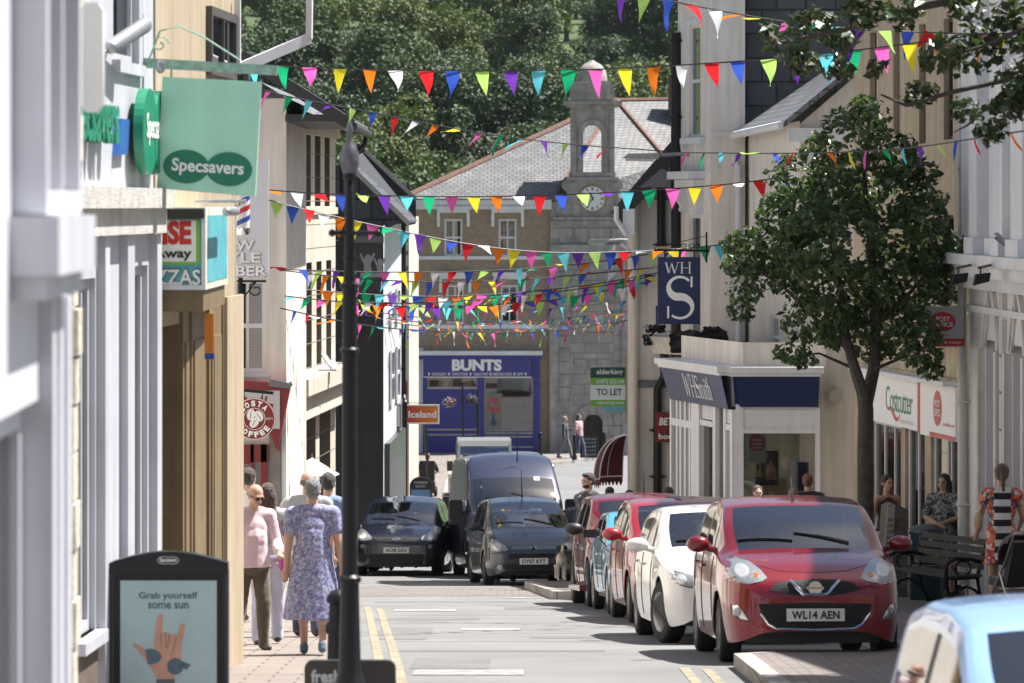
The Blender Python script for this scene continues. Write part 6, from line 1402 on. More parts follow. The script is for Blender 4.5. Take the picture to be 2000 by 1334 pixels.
for sg_ in (-1, 1): patch(r, bvh, ell(sg_ * .44, .645, .10, .10, 20), 'headlight', LAMP, .02)
MB().box(S4['L'] / 2 - .03, S4['L'] / 2 + .07, -.76, .76, .38, .48).build('bumper', CHROME, r)
for sg_ in (-1, 1):
 mb = MB(); x = S4['L'] / 2 - 1.05; mb.tube([(x, sg_ * .74, .87), (x + .05, sg_ * .84, .98), (x + .05, sg_ * .95, 1.04)], .011, 6); mb.box(x + .03, x + .07, sg_ * .87, sg_ * 1.05, .985, 1.09); k = mb.build('wing_mirror', PLASTIC, r)
wheel_set(r, S4, CHROME, 9); innards(r, S4, it); plate(r, bvh, 'RTA 418R', .44, .1)
S5 = dict(L=4.29, W=1.70, r=.33, wf=.80, wr=3.42, trk=.85, tw=.2, ws=(1.22, 1.78), rw=(3.85, 4.12), sg=[(1.55, 2.35), (2.43, 3.2), (3.28, 3.8)], doors=[(1.42, 2.39), (2.39, 3.15)], tum=.40, bow=.10, seat=2.2, mo=.30, hood=.58, hz=.75,
         top=[(0, .72), (.035, .86), (.1, .93), (.3, .99), (.8, 1.04), (1.22, 1.10), (1.78, 1.51), (2.2, 1.59), (3.2, 1.58), (3.85, 1.44), (4.12, 1.0), (4.29, .6)],
         belt=[(0, .60), (.035, .72), (.1, .78), (.3, .86), (.8, .90), (1.22, .97), (3.6, 1.05), (4.12, .95), (4.29, .58)],
         plan=[(0, .46), (.035, .6), (.08, .68), (.15, .73), (.3, .80), (.8, .855), (1.4, .84), (3, .84), (3.5, .85), (4.0, .76), (4.29, .5)], bot=[(0, .32), (.035, .25), (.1, .22), (.3, .2), (4, .24), (4.29, .4)])
MP = paint('burgundy paint', (.19, .010, .022), .25, .28)
r = car_root('parked_car', 'burgundy retro car with bulging wings and clouded oval headlights, last in the row', put((1.92, 57.1), HD2, 4.29), HD2, 'cars parked along the right kerb')
bvh, it = make_body(r, S5, MP, 2)
OV = [(-.56 + .17 * math.cos(R(a)) - .07 * math.sin(R(a)) * .3, .80 + .085 * math.sin(R(a)) - .03 * math.cos(R(a))) for a in range(0, 360, 20)]
for P_ in (OV, mirror_poly(OV)): patch(r, bvh, P_, 'headlight', LAMPY, .012)
for sg_ in (-1, 1): fo = patch(r, bvh, ell(sg_ * .50, .46, .085, .085, 18), 'fog_lamp', PLASTIC, .008); patch(fo, bvh, ell(sg_ * .50, .46, .065, .065, 18), 'lamp', LAMP, .014)
patch(r, bvh, [(-.2, .93), (.2, .93), (.16, .62), (-.16, .62)], 'grille', GRILLE, .008); plate(r, bvh, 'WM53 OLB', .50)
stripe(r, bvh, [(-.62, .62), (-.3, .61), (.3, .61), (.62, .62)], .02, 'bumper_strip', MP, .008)
for sg_ in (-1, 1): MB().box(-1.0, 1.05, sg_ * .80, sg_ * .92, .22, .30).build('running_board', MP, r)
wheel_set(r, S5, CHROME, 5); innards(r, S5, it); mirrors(r, S5, it, PLASTIC, size=(.09, .13, .085)); wipers(r, bvh, S5, it); aerial(r, 1.0, -.6, 1.05, .42, .03); aerial(r, -.2, .1, 1.59, .3, .02)
S6 = dict(L=4.28, W=1.75, r=.31, wf=.86, wr=3.62, trk=.84, tw=.19, ws=(.82, 1.78), rw=(3.85, 4.12), sg=[(1.25, 2.25), (2.33, 3.15), (3.22, 3.75)], doors=[(1.3, 2.29), (2.29, 3.15)], tum=.46, bow=.20, seat=1.95, mo=.42,
         top=[(0, .58), (.012, .64), (.035, .70), (.10, .78), (.25, .87), (.5, .97), (.82, 1.06), (1.3, 1.33), (1.78, 1.54), (2.3, 1.63), (3.2, 1.61), (3.85, 1.50), (4.12, 1.02), (4.28, .6)],
         belt=[(0, .56), (.012, .61), (.035, .66), (.1, .72), (.25, .80), (.5, .88), (.9, .96), (3.7, 1.03), (4.12, .97), (4.28, .58)],
         plan=[(0, .5), (.012, .6), (.035, .67), (.08, .73), (.15, .775), (.3, .82), (.7, .865), (3.5, .87), (3.95, .80), (4.28, .55)], bot=[(0, .28), (.035, .22), (.1, .19), (.3, .18), (4, .22), (4.28, .4)])
GP = paint('slate grey metallic paint', (.055, .068, .085), .5, .3)
HDc = (.10, -1)
r = car_root('moving_car', 'slate grey people carrier with chevron grille bars waiting in front of the dark van', put((.40, 76.3), HDc, 4.28), HDc)
bvh, it = make_body(r, S6, GP, 2)
HL6 = [(-.80, .70), (-.795, .80), (-.74, .85), (-.66, .83), (-.52, .73), (-.46, .66), (-.52, .635), (-.68, .63), (-.77, .65)]
for P_ in (HL6, mirror_poly(HL6)): h = patch(r, bvh, P_, 'headlight', LAMP, .010); patch(h, bvh, ell((.66 if P_[0][0] > 0 else -.66), .72, .07, .065, 16), 'lamp', BULB, .014)
patch(r, bvh, [(-.42, .715), (.42, .715), (.40, .66), (-.40, .66)], 'upper_grille', GRILLE, .004)
for dz in (0, -.032): stripe(r, bvh, [(-.41, .70 + dz), (-.12, .70 + dz), (-.06, .70 + dz), (0, .755 + dz), (.06, .70 + dz), (.12, .70 + dz), (.41, .70 + dz)], .02, 'chrome_chevron', CHROME, .016)
patch(r, bvh, [(-.46, .575), (.46, .575), (.45, .49), (-.45, .49)], 'middle_grille', GRILLE, .004)
LG6 = [(-.70, .34), (-.68, .40), (0, .41), (.68, .40), (.70, .34), (.6, .25), (0, .235), (-.6, .25)]
patch(r, bvh, LG6, 'lower_grille', GRILLE, .004, seg=.03)
for sg_ in (-1, 1): patch(r, bvh, ell(sg_ * .62, .335, .05, .05, 16), 'fog_lamp', LAMP, .012)
stripe(r, bvh, [(-.76, .60), (-.5, .595), (0, .59), (.5, .595), (.76, .60)], .03, 'bumper_strip', GP, .004)
plate(r, bvh, 'DY07 KYT', .445, .03); wheel_set(r, S6, ALLOY, 7); innards(r, S6, it); mirrors(r, S6, it, PLASTIC); wipers(r, bvh, S6, it); aerial(r, .1, 0, 1.62, .5, .06)
CIT = r
S7 = dict(L=4.77, W=1.85, r=.34, wf=.90, wr=3.75, trk=.90, tw=.21, ws=(.98, 1.85), rw=(4.3, 4.6), sg=[(1.5, 2.45), (2.53, 3.4), (3.48, 4.15)], doors=[(1.4, 2.49), (2.49, 3.45)], tum=.48, bow=.18, seat=2.1, mo=.42,
         top=[(0, .62), (.012, .68), (.035, .74), (.10, .82), (.25, .89), (.5, .98), (.98, 1.08), (1.4, 1.32), (1.85, 1.53), (2.4, 1.64), (3.4, 1.62), (4.3, 1.5), (4.6, 1.05), (4.77, .6)],
         belt=[(0, .60), (.012, .65), (.035, .70), (.1, .76), (.25, .82), (.5, .88), (1.0, .96), (4.2, 1.03), (4.6, .98), (4.77, .58)],
         plan=[(0, .54), (.012, .64), (.035, .72), (.08, .78), (.15, .83), (.3, .875), (.7, .915), (4.0, .92), (4.4, .85), (4.77, .6)], bot=[(0, .28), (.035, .22), (.1, .19), (.3, .18), (4.4, .22), (4.77, .4)])
NP = paint('midnight blue paint', (.012, .017, .035), .4, .28)
HDf = (-.052, -1)
r = car_root('moving_car', 'midnight blue people carrier with wedge headlights driving towards us on the left', put((-2.38, 86.2), HDf, 4.77), HDf)
bvh, it = make_body(r, S7, NP, 2)
HL7 = [(-.88, .80), (-.87, .90), (-.80, .99), (-.66, .93), (-.50, .80), (-.52, .755), (-.66, .73), (-.80, .745)]
for P_ in (HL7, mirror_poly(HL7)): h = patch(r, bvh, P_, 'headlight', LAMP, .010); patch(h, bvh, ell((.70 if P_[0][0] > 0 else -.70), .83, .07, .065, 16), 'lamp', BULB, .014)
patch(r, bvh, [(-.5, .80), (0, .82), (.5, .80), (.40, .72), (0, .70), (-.40, .72)], 'upper_grille', GRILLE, .004)
patch(r, bvh, ell(0, .765, .085, .035, 20), 'badge', CHROME, .014)
patch(r, bvh, [(-.58, .46), (0, .47), (.58, .46), (.54, .27), (0, .25), (-.54, .27)], 'lower_grille', GRILLE, .004, seg=.03)
for sg_ in (-1, 1): fo = patch(r, bvh, [(sg_ * .88, .32), (sg_ * .62, .28), (sg_ * .60, .46), (sg_ * .86, .48)], 'fog_grille', GRILLE, .004); patch(r, bvh, ell(sg_ * .70, .62, .045, .045, 14), 'fog_lamp', LAMP, .01)
plate(r, bvh, 'AC08 GXU', .54, .03); wheel_set(r, S7, ALLOY, 5, steer=R(-3)); innards(r, S7, it); mirrors(r, S7, it, NP, size=(.08, .13, .08)); wipers(r, bvh, S7, it)
FORD = r
S8 = dict(L=5.6, W=2.02, r=.35, wf=.95, wr=4.3, trk=.96, tw=.22, ws=(.86, 1.52), rw=None, sg=[(1.35, 2.1)], doors=[(1.28, 2.2)], tum=.16, bow=.22, seat=2.0, mo=.40, bw=.985,
         top=[(0, .80), (.012, .90), (.035, 1.0), (.1, 1.10), (.3, 1.22), (.86, 1.38), (1.2, 1.75), (1.52, 2.06), (1.75, 2.28), (2.1, 2.48), (2.6, 2.55), (5.3, 2.52), (5.55, 2.44), (5.6, 2.2)],
         belt=[(0, .76), (.012, .85), (.035, .93), (.1, 1.0), (.3, 1.08), (.86, 1.22), (1.3, 1.28), (5.5, 1.3), (5.6, 1.2)],
         plan=[(0, .68), (.012, .78), (.035, .84), (.08, .88), (.15, .91), (.3, .95), (.8, 1.0), (5.4, 1.0), (5.6, .94)], bot=[(0, .34), (.035, .27), (.1, .24), (.3, .22), (5.2, .26), (5.6, .45)])
VP = paint('indigo van paint', (.026, .032, .066), .25, .32)
r = car_root('panel_van', 'tall indigo panel van with wide mirrors waiting behind the grey people carrier', put((.17, 83.4), HDc, 5.6), HDc)
bvh, it = make_body(r, S8, VP, 2)
for sg_ in (-1, 1): patch(r, bvh, [(sg_ * .90, .85), (sg_ * .88, 1.1), (sg_ * .7, 1.12), (sg_ * .56, .95), (sg_ * .6, .84)], 'headlight', LAMP, .01)
patch(r, bvh, [(-.4, .95), (.4, .95), (.36, .75), (-.36, .75)], 'grille', GRILLE, .006); patch(r, bvh, [(-.8, .62), (.8, .62), (.75, .35), (-.75, .35)], 'bumper', PLASTIC, .02)
plate(r, bvh, 'WJ58 FZX', .5, .04); wheel_set(r, S8, STEEL, 5); innards(r, S8, it); mirrors(r, S8, it, PLASTIC, arm=.14, size=(.09, .13, .21), boxy=True); wipers(r, bvh, S8, it); aerial(r, 1.1, .12, 2.36, .6, -.06)
st = MB().box(0, .004, -.06, .06, -.05, .05).build('parking_ticket', SIGNW, r); h = bvh.ray_cast(Vector((6, .48, 2.0)), Vector((-1, 0, 0)))[0]; st.location = h + Vector((.01, 0, 0)); st.rotation_euler = (0, R(-45), 0)
S9 = dict(S); S9 = dict(S3)
LB = paint('pale blue paint', (.30, .48, .78), .1, .3)
r = car_root('parked_car', 'pale blue car out of focus in the nearest corner beside the pavement', put((2.68, 16.0), (.05, -1), 3.9), (.05, -1))
bvh, it = make_body(r, S9, LB, 1); wheel_set(r, S9); innards(r, S9, it); mirrors(r, S9, it, LB)
for P_ in (HL, mirror_poly(HL)): patch(r, bvh, [(a * .94, b + .1) for a, b in P_], 'headlight', LAMP, .008)
def boxy(root, L, W, zs, paint_m): pass
OG = paint('pale grey green paint', (.11, .14, .155), .1, .4)
HDl = (.03, -1); Y = 125.0
r = car_root('moving_car', 'grey green upright off-road car with flat windscreen and dark mirrors behind the van', (at(945, 0, Y).x, Y + 2), HDl)
mb = MB(); mb.prism([(2.0, .5), (2.0, 1.12), (.75, 1.2), (.72, 1.2), (-2.0, 1.2), (-2.0, .5)], lambda a, b, d: (a, d, b), -.86, .86); mb.build('body', OG, r)
mb = MB(); mb.prism([(.55, 1.90), (.45, 2.06), (.2, 2.12), (-1.95, 2.10), (-2.0, 1.95)], lambda a, b, d: (a, d, b), -.80, .80); mb.build('roof', mat('pale off white roof', (.13, .14, .145), .5, var=.1), r)
mb = MB()
for sg_ in (-1, 1): mb.bar((.80, sg_ * .80, 1.2), (.52, sg_ * .77, 1.95), .07, .07); mb.bar((-.2, sg_ * .82, 1.2), (-.2, sg_ * .78, 1.95), .08, .06); mb.box(-2.0, -1.85, sg_ * .83, sg_ * .77, 1.2, 1.95)
mb.build('window_post', OG, r)
ws = MB().add([(.78, -.76, 1.24), (.78, .76, 1.24), (.54, .73, 1.90), (.54, -.73, 1.90)], [(0, 1, 2, 3)]).build('windscreen', GCAR, r)
for sg_ in (-1, 1): MB().add([(.74, sg_ * .82, 1.22), (-1.8, sg_ * .82, 1.22), (-1.8, sg_ * .78, 1.92), (.52, sg_ * .78, 1.92)], [(0, 1, 2, 3)]).build('side_window', GCAR, r)
for sg_ in (-1, 1):
 mb = MB(); mb.bar((.72, sg_ * .82, 1.25), (.75, sg_ * 1.0, 1.3), .03, .03); mb.box(.72, .78, sg_ * .96, sg_ * 1.14, 1.16, 1.46); mb.build('wing_mirror', PLASTIC, r)
 patch_ = MB().lathe([(.001, 2.02), (.09, 2.02), (.09, 2.0)], (0, sg_ * .62, .92), 18, ax='x').build('headlight', LAMP, r)
MB().box(2.001, 2.02, -.42, .42, .62, 1.08).build('grille', GRILLE, r); MB().box(2.0, 2.12, -.85, .85, .48, .6).build('bumper', PLASTIC, r)
mb = MB(); mb.box(-.5, -.35, -.6, -.15, .9, 1.6); mb.box(-.5, -.35, .15, .6, .9, 1.6); mb.build('seat', SEAT, r)
wheel_set(r, dict(L=4.0, r=.38, wf=.6, wr=3.0, trk=.84, tw=.2), STEEL, 6)
SV = paint('silver blue paint', (.36, .42, .48), .6, .3)
r = car_root('moving_car', 'silver blue hatchback half hidden behind the off-road car', put((at(1030, 0, 131).x, 131), (.12, -1), 3.9), (.12, -1))
bvh, it = make_body(r, S3, SV, 1); wheel_set(r, S3); innards(r, S3, it); mirrors(r, S3, it, SV)
for P_ in (HL, mirror_poly(HL)): patch(r, bvh, [(a * .94, b + .1) for a, b in P_], 'headlight', LAMP, .008)
# people
def blob(prims, voxel, smooth=3, wr=0, wf=9, taut=None):
 """rounded forms melted into one continuous skin"""
 me = prims.mesh('blob'); o = bpy.data.objects.new('blob', me); COL.objects.link(o)
 m = o.modifiers.new('r', 'REMESH'); m.mode = 'VOXEL'; m.voxel_size = voxel; m.adaptivity = 0
 m2 = o.modifiers.new('s', 'SMOOTH'); m2.factor = .5; m2.iterations = smooth
 dg = bpy.context.evaluated_depsgraph_get(); dg.update()
 ev = bpy.data.meshes.new_from_object(o.evaluated_get(dg)); bpy.data.objects.remove(o); bpy.data.meshes.remove(me)
 if wr:
  n = len(ev.vertices); co = np.zeros(n * 3); ev.vertices.foreach_get('co', co); co = co.reshape(-1, 3); no = np.zeros(n * 3); ev.vertices.foreach_get('normal', no); no = no.reshape(-1, 3)
  for i in range(n):
   p = co[i]; d = noise.noise(Vector((p[0] * wf * 1.6, p[1] * wf * 1.6, p[2] * wf * .45))) + .5 * noise.noise(Vector((p[0] * wf * 2, p[1] * wf * 2, p[2] * wf * 2.4 + 7)))
   co[i] = p + no[i] * d * wr
  ev.vertices.foreach_set('co', co.reshape(-1)); ev.update()
 ev.polygons.foreach_set('use_smooth', [True] * len(ev.polygons))
 return ev
def ik(a, c, l1, l2, pole):
 a, c = Vector(a), Vector(c); d = c - a; L = min(d.length, (l1 + l2) * .998); dn = d.normalized(); c = a + dn * L
 x = (l1 * l1 - l2 * l2 + L * L) / (2 * L); h = math.sqrt(max(l1 * l1 - x * x, 0)); p = Vector(pole); p = (p - dn * p.dot(dn)).normalized()
 return a + dn * x + p * h, c
_sk = {}
def skin(tone):
 return mat('skin tone %d' % tone, [(.50, .30, .21), (.42, .23, .15), (.56, .36, .27), (.34, .18, .11)][tone], .5, var=.08, vs=8, sheen=.1)
SHOE = mat('dark shoe leather', (.03, .026, .024), .45)
def person(label, loc, rz, H=1.70, pose=None, top=('shirt', None, .5), bottom=('trousers', None), hair=('short', (.05, .035, .025)), tone=0, vox=.014, hands=True, face=False, shoe=None, build=1.0, group=None, seated=False, mat_world=None, fat=0):
 P = dict(fL=(.10, 0, .08), fR=(-.10, 0, .08), wL=(.25, -.03, .86), wR=(-.25, -.03, .86), lean=0, side=0, yaw=0, pitch=0, pL=(.3, 1, 0), pR=(-.3, 1, 0)); P.update(pose or {})
 s = H / 1.75; w = build
 r = thing('person', label, 'person', loc, rz, group)
 if mat_world is not None: r.matrix_world = mat_world
 M = Matrix.Translation((0, 0, .93)) @ Matrix.Rotation(-P['lean'], 4, 'X').inverted() @ Matrix.Rotation(P['side'], 4, 'Y') @ Matrix.Translation((0, 0, -.93))
 T = lambda x, y, z: M @ Vector((x, y, z))
 HM = M @ Matrix.Translation((0, 0, 1.50)) @ Matrix.Rotation(P['yaw'], 4, 'Z') @ Matrix.Rotation(P['pitch'], 4, 'X') @ Matrix.Translation((0, 0, -1.50))
 Hd = lambda x, y, z: HM @ Vector((x, y, z)); HR = HM.to_3x3()
 sh = {1: T(.185 * w, .01, 1.405), -1: T(-.185 * w, .01, 1.405)}; hip = {1: Vector((.09 * w, 0, .90)), -1: Vector((-.09 * w, 0, .90))}
 el, wr_, kn, an = {}, {}, {}, {}
 for sg_, k in ((1, 'L'), (-1, 'R')):
  el[sg_], wr_[sg_] = ik(sh[sg_], P['w' + k], .285, .255, P['p' + k]); kn[sg_], an[sg_] = ik(hip[sg_], P['f' + k], .42, .41, (0.05 * sg_, -1, 0))
 sc = lambda v: Vector(v) * s
 b = MB()
 B = lambda c, rr, m_=None: b.ball(sc(c), tuple(x * s for x in rr), 18, 12, 0, m_)
 C = lambda p, q, r0, r1: b.cap(sc(p), sc(q), r0 * s, r1 * s, 12)
 MR = M.to_3x3()
 B((0, .01, .93), (.155 * w, .115 * w, .13)); C((0, 0, .95), T(0, .0, 1.15), .115 * w + fat, .115 * w + fat * .8); B(T(0, .0, 1.25), (.155 * w, .105 * w, .19), MR); C(sh[1] * .93 + T(0, 0, 1.40) * .07, sh[-1] * .93 + T(0, 0, 1.40) * .07, .058, .058)
 C(T(0, .015, 1.42), Hd(0, .005, 1.56), .058, .054)
 B(Hd(0, .012, 1.660), (.074, .094, .088), HR); B(Hd(0, -.022, 1.610), (.060, .070, .088), HR); B(Hd(0, -.050, 1.555), (.034, .036, .028), HR)
 C(Hd(0, -.086, 1.640), Hd(0, -.104, 1.612), .010, .014); B(Hd(.074, .012, 1.625), (.010, .020, .032), HR); B(Hd(-.074, .012, 1.625), (.010, .020, .032), HR)
 C(Hd(-.035, -.082, 1.655), Hd(.035, -.082, 1.655), .014, .014); C(Hd(-.018, -.083, 1.578), Hd(.018, -.083, 1.578), .009, .009)
 for sg_ in (1, -1):
  C(sh[sg_], el[sg_], .050 * w, .040 * w); C(el[sg_], wr_[sg_], .040 * w, .027)
  C(hip[sg_], kn[sg_], .082 * w, .056 * w); C(kn[sg_] * .6 + an[sg_] * .4 + Vector((0, .012, 0)), kn[sg_], .054, .052); C(kn[sg_], an[sg_], .052, .036)
  fw = Vector((0.02 * sg_, -1, 0)); ft = an[sg_]; b.cap(sc(ft + Vector((0, .03, -.035))), sc(ft + fw * .13 + Vector((0, 0, -.048))), .038 * s, .030 * s, 10)
  if hands:
   d = (wr_[sg_] - el[sg_]).normalized(); sd_ = d.cross(Vector((0, -1, 0.2))).normalized(); nrm = d.cross(sd_)
   pc = wr_[sg_] + d * .05; C(wr_[sg_], wr_[sg_] + d * .085, .026, .030); C(pc + sd_ * .022, pc + d * .03 + sd_ * .024, .016, .016); C(pc - sd_ * .022, pc + d * .03 - sd_ * .024, .016, .016)
   cu = -nrm if sg_ > 0 else nrm
   for k, ln in enumerate((.068, .078, .072, .056)):
    o_ = sd_ * ((k - 1.5) * .0185); p0 = wr_[sg_] + d * .088 + o_; p1 = p0 + d * ln * .55 + cu * .008; p2 = p1 + d * ln * .35 + cu * .028
    C(p0, p1, .0088, .0082); C(p1, p2, .0082, .007)
   th = -sd_ * (1 if sg_ > 0 else -1) * .03; C(wr_[sg_] + d * .03 + th * .7, wr_[sg_] + d * .075 + th * 1.7 + cu * .012, .0115, .009)
 sk = skin(tone); me = blob(b, vox * s, 2); link('body', me, r, sk)
 def cloth(name, prims, m, wr=.006, sm=3): return link(name, blob(prims, vox * s * 1.05, sm, wr * s), r, m)
 kind, tm, sl = top
 if tm is not None:
  t = MB(); g = .016
  tb = lambda c, rr, m_=None: t.ball(sc(c), tuple(x * s for x in rr), 18, 12, 0, m_); tc_ = lambda p, q, r0, r1: t.cap(sc(p), sc(q), r0 * s, r1 * s, 12)
  tb(T(0, .0, 1.25), (.158 * w + g, .108 * w + g, .195), MR); tc_(Vector((0, .005, 1.0)), T(0, 0, 1.18), .125 * w + g + fat, .12 * w + g + fat * .8)
  if kind == 'tank':
   for sg_ in (1, -1): tc_(T(.10 * sg_, .02, 1.30), T(.105 * sg_, .02, 1.455), .03, .022)
  else: tc_(sh[1].lerp(sh[-1], .04) + Vector((0, 0, .006)), sh[-1].lerp(sh[1], .04) + Vector((0, 0, .006)), .060 + g, .060 + g); tc_(sh[1].lerp(sh[-1], .25) + Vector((0, .01, .028)), sh[-1].lerp(sh[1], .25) + Vector((0, .01, .028)), .060 + g * .7, .060 + g * .7); tc_(T(0, .018, 1.40), T(0, .016, 1.455), .085, .068)
  if kind in ('shirt', 'tee', 'jacket', 'dress'):
   if kind == 'shirt': tc_(T(-.04, .0, 1.475), T(.04, .0, 1.475), .045, .045)
   for sg_ in (1, -1):
    u = el[sg_]; e2 = min(1, sl * 2); tc_(sh[sg_], sh[sg_].lerp(u, e2), .056 * w + g, .048 * w + g)
    if sl > .5: tc_(u, u.lerp(wr_[sg_], (sl - .5) * 2), .047 * w + g, .036 + g)
  if kind in ('dress', 'shift'):
   hem, hx, hy = P.get('hem', (.42, .26, .22)); k = 22; prof = [(1.08, .140 * w + g + fat, .112 * w + g + fat), (.93, .172 * w + g, .14 * w + g), (.72, lerp(.18, hx, .4) * w, lerp(.15, hy, .4) * w), (hem, hx * w, hy * w)]
   vs = [(s * rx * math.cos(2 * math.pi * j / k), s * ry * math.sin(2 * math.pi * j / k), s * z) for z, rx, ry in prof for j in range(k)]
   t.add(vs, [(i * k + j, (i + 1) * k + j, (i + 1) * k + (j + 1) % k, i * k + (j + 1) % k) for i in range(3) for j in range(k)] + [tuple(range(k)), tuple(range(4 * k - 1, 3 * k - 1, -1))])
  else:
   k = 20; vs = [(s * (rx * math.cos(2 * math.pi * j / k)), s * (ry * math.sin(2 * math.pi * j / k)), s * z) for z, rx, ry in ((1.12, .13 * w + g + fat, .118 * w + g + fat), (P.get('tail', .87), .163 * w + g + fat * .6, .128 * w + g + fat)) for j in range(k)]
   t.add(vs, [(j, k + j, k + (j + 1) % k, (j + 1) % k) for j in range(k)] + [tuple(range(k)), tuple(range(2 * k - 1, k - 1, -1))])
  nm = {'tank': 'vest_top', 'shift': 'dress', 'dress': 'dress', 'tee': 't_shirt', 'jacket': 'jacket', 'shirt': 'shirt', 'sleeveless': 'sleeveless_top'}[kind]
  cloth(nm, t, tm, .008 if kind == 'shirt' else .006)
 kb, bm_ = bottom
 if bm_ is not None:
  t = MB(); g = .02; t.ball(sc((0, .01, .94)), (s * (.158 * w + g), s * (.118 * w + g + fat * 1.15), s * (.13 + fat * 1.3)), 18, 12); t.lathe([(.145 * s * w, .92 * s), (.150 * s * w, 1.02 * s)], n=20, sy=.84 + fat * 5)
  e = {'trousers': 1.0, 'shorts': .42, 'jeans': 1.0}[kb]
  for sg_ in (1, -1):
   t.cap(sc(hip[sg_]), sc(kn[sg_]), s * (.088 * w + g * .6), s * (.058 * w + g), 14)
   if e > .5: t.cap(sc(kn[sg_]), sc(an[sg_] + Vector((0, .005, -.01))), s * (.058 * w + g), s * (.046 + g), 14)
  cloth('shorts' if kb == 'shorts' else 'trousers', t, bm_, .009)
  if top[0] == 'shirt' and P.get('belt'): MB().lathe([(.176 * s * w, .955 * s), (.178 * s * w, .99 * s)], n=24, sy=.80).build('belt', SHOE, r, True)
 t = MB()
 for sg_ in (1, -1):
  t = MB(); ft = an[sg_]; fw = Vector((0.02 * sg_, -1, 0)); t.cap(sc(ft + Vector((0, .035, -.036))), sc(ft + fw * .14 + Vector((0, 0, -.046))), s * .044, s * .036, 12); t.cap(sc(ft + Vector((0, .02, 0))), sc(ft + Vector((0, .02, -.03))), s * .045, s * .045, 10)
  link('shoe', blob(t, .012 * s, 2), r, shoe or SHOE)
 hk, hc = hair
 if hk:
  t = MB(); hb = lambda c, rr: t.ball(sc(Hd(*c)), tuple(x * s for x in rr), 16, 12, 0, HR)
  if hk == 'bald': hb((0, .035, 1.632), (.083, .085, .050))
  else:
   hb((0, .026, 1.675), (.085, .098, .090)); hb((0, .045, 1.63), (.078, .075, .07))
  if hk in ('bob', 'long'): hb((.058, .03, 1.60), (.03, .06, .075)); hb((-.058, .03, 1.60), (.03, .06, .075)); hb((0, .055, 1.585), (.075, .055, .075))
  if hk == 'long':
   for dx in (-.05, 0, .05): t.cap(sc(Hd(dx, .075, 1.62)), sc(Hd(dx * 1.35, .085, 1.43)), s * .045, s * .032, 10)
   for dx in (-.075, .075): t.cap(sc(Hd(dx, .02, 1.62)), sc(Hd(dx * 1.15, .02, 1.45)), s * .028, s * .02, 10)
  if hk == 'bun': hb((0, .115, 1.66), (.038, .035, .04))
  if hk == 'pony': t.cap(sc(Hd(0, .11, 1.65)), sc(Hd(0, .14, 1.46)), s * .034, s * .018, 10)
  if hk == 'quiff': hb((0, -.03, 1.735), (.06, .06, .03))
  hm = mat('hair %.2f %.2f' % (hc[0], hc[2]), hc, .55, var=.6, vs=45, bump=1, bs=70, sheen=.2)
  link('hair', blob(t, .011 * s, 2, .006 * s, 26), r, hm)
 if face:
  for sg_ in (1, -1):
   e = MB(); e.ball(sc(Hd(.031 * sg_, -.083, 1.636)), (s * .014, s * .009, s * .0075), 10, 8); link_o = e.build('eye', mat('dark eye', (.03, .022, .02), .15), r, True)
   e = MB(); e.cap(sc(Hd(.017 * sg_, -.096, 1.656)), sc(Hd(.048 * sg_, -.088, 1.655)), s * .0045, s * .003, 6); e.build('eyebrow', SHOE, r, True)
  e = MB(); e.cap(sc(Hd(-.020, -.091, 1.579)), sc(Hd(.020, -.091, 1.579)), s * .005, s * .005, 6); e.build('mouth', mat('lip', (.30, .09, .08), .4), r, True)
 return r, (lambda v: r.matrix_world @ (Vector(v) * s)), Hd, s
def fab(name, col, **k): return mat(name, col, .85, sheen=.3, **{**dict(var=.12, vs=6), **k})
def two_tone(name, c1, c2, scale, lo=.45, hi=.55, kind='noise', c3=None):
 if name in _mc: return _mc[name]
 m, nt, b = _new(name); tc = _n(nt, 'ShaderNodeTexCoord')
 if kind == 'noise': t = _n(nt, 'ShaderNodeTexNoise'); t.inputs['Detail'].default_value = 5; t.inputs['Distortion'].default_value = 1.2; o = t.outputs['Fac']
 else: t = _n(nt, 'ShaderNodeTexVoronoi'); o = t.outputs['Distance']
 t.inputs['Scale'].default_value = scale; nt.links.new(tc.outputs['Object'], t.inputs['Vector'])
 cr = _n(nt, 'ShaderNodeValToRGB'); nt.links.new(o, cr.inputs[0]); cr.color_ramp.elements[0].position = lo; cr.color_ramp.elements[1].position = hi
 cr.color_ramp.elements[0].color = (*c1, 1); cr.color_ramp.elements[1].color = (*c2, 1)
 if c3: e = cr.color_ramp.elements.new((lo + hi) / 2); e.color = (*c3, 1)
 nt.links.new(cr.outputs[0], b.inputs['Base Color']); b.inputs['Roughness'].default_value = .85; _mc[name] = m; return m
def gp(px, Y, pv=PV): return (at(px, 0, Y).x, Y, GZ(Y) + pv)
PINK = fab('pale pink checked shirt', (.66, .50, .54)); OLIVE = fab('olive brown trousers', (.085, .065, .04)); GREYT = fab('pale grey jersey', (.40, .40, .42)); LAVT = fab('lavender linen trousers', (.46, .46, .58)); DENIM = fab('dark denim', (.035, .05, .10)); SKYS = fab('sky blue shirt', (.16, .24, .42)); WSH = fab('white shirt cloth', (.70, .69, .70)); NAVYC = fab('navy cloth', (.012, .016, .03)); BLKC = fab('black cloth', (.012, .012, .013)); BLUC = fab('blue cotton', (.07, .15, .33)); BURG = fab('burgundy cotton', (.10, .02, .035)); CORAL = fab('coral cotton', (.48, .17, .12)); GRYB = fab('grey blue polo', (.20, .22, .28))
LAVDRESS = two_tone('lavender floral cotton', (.13, .14, .31), (.47, .47, .57), 44, .40, .62, c3=(.25, .26, .45))
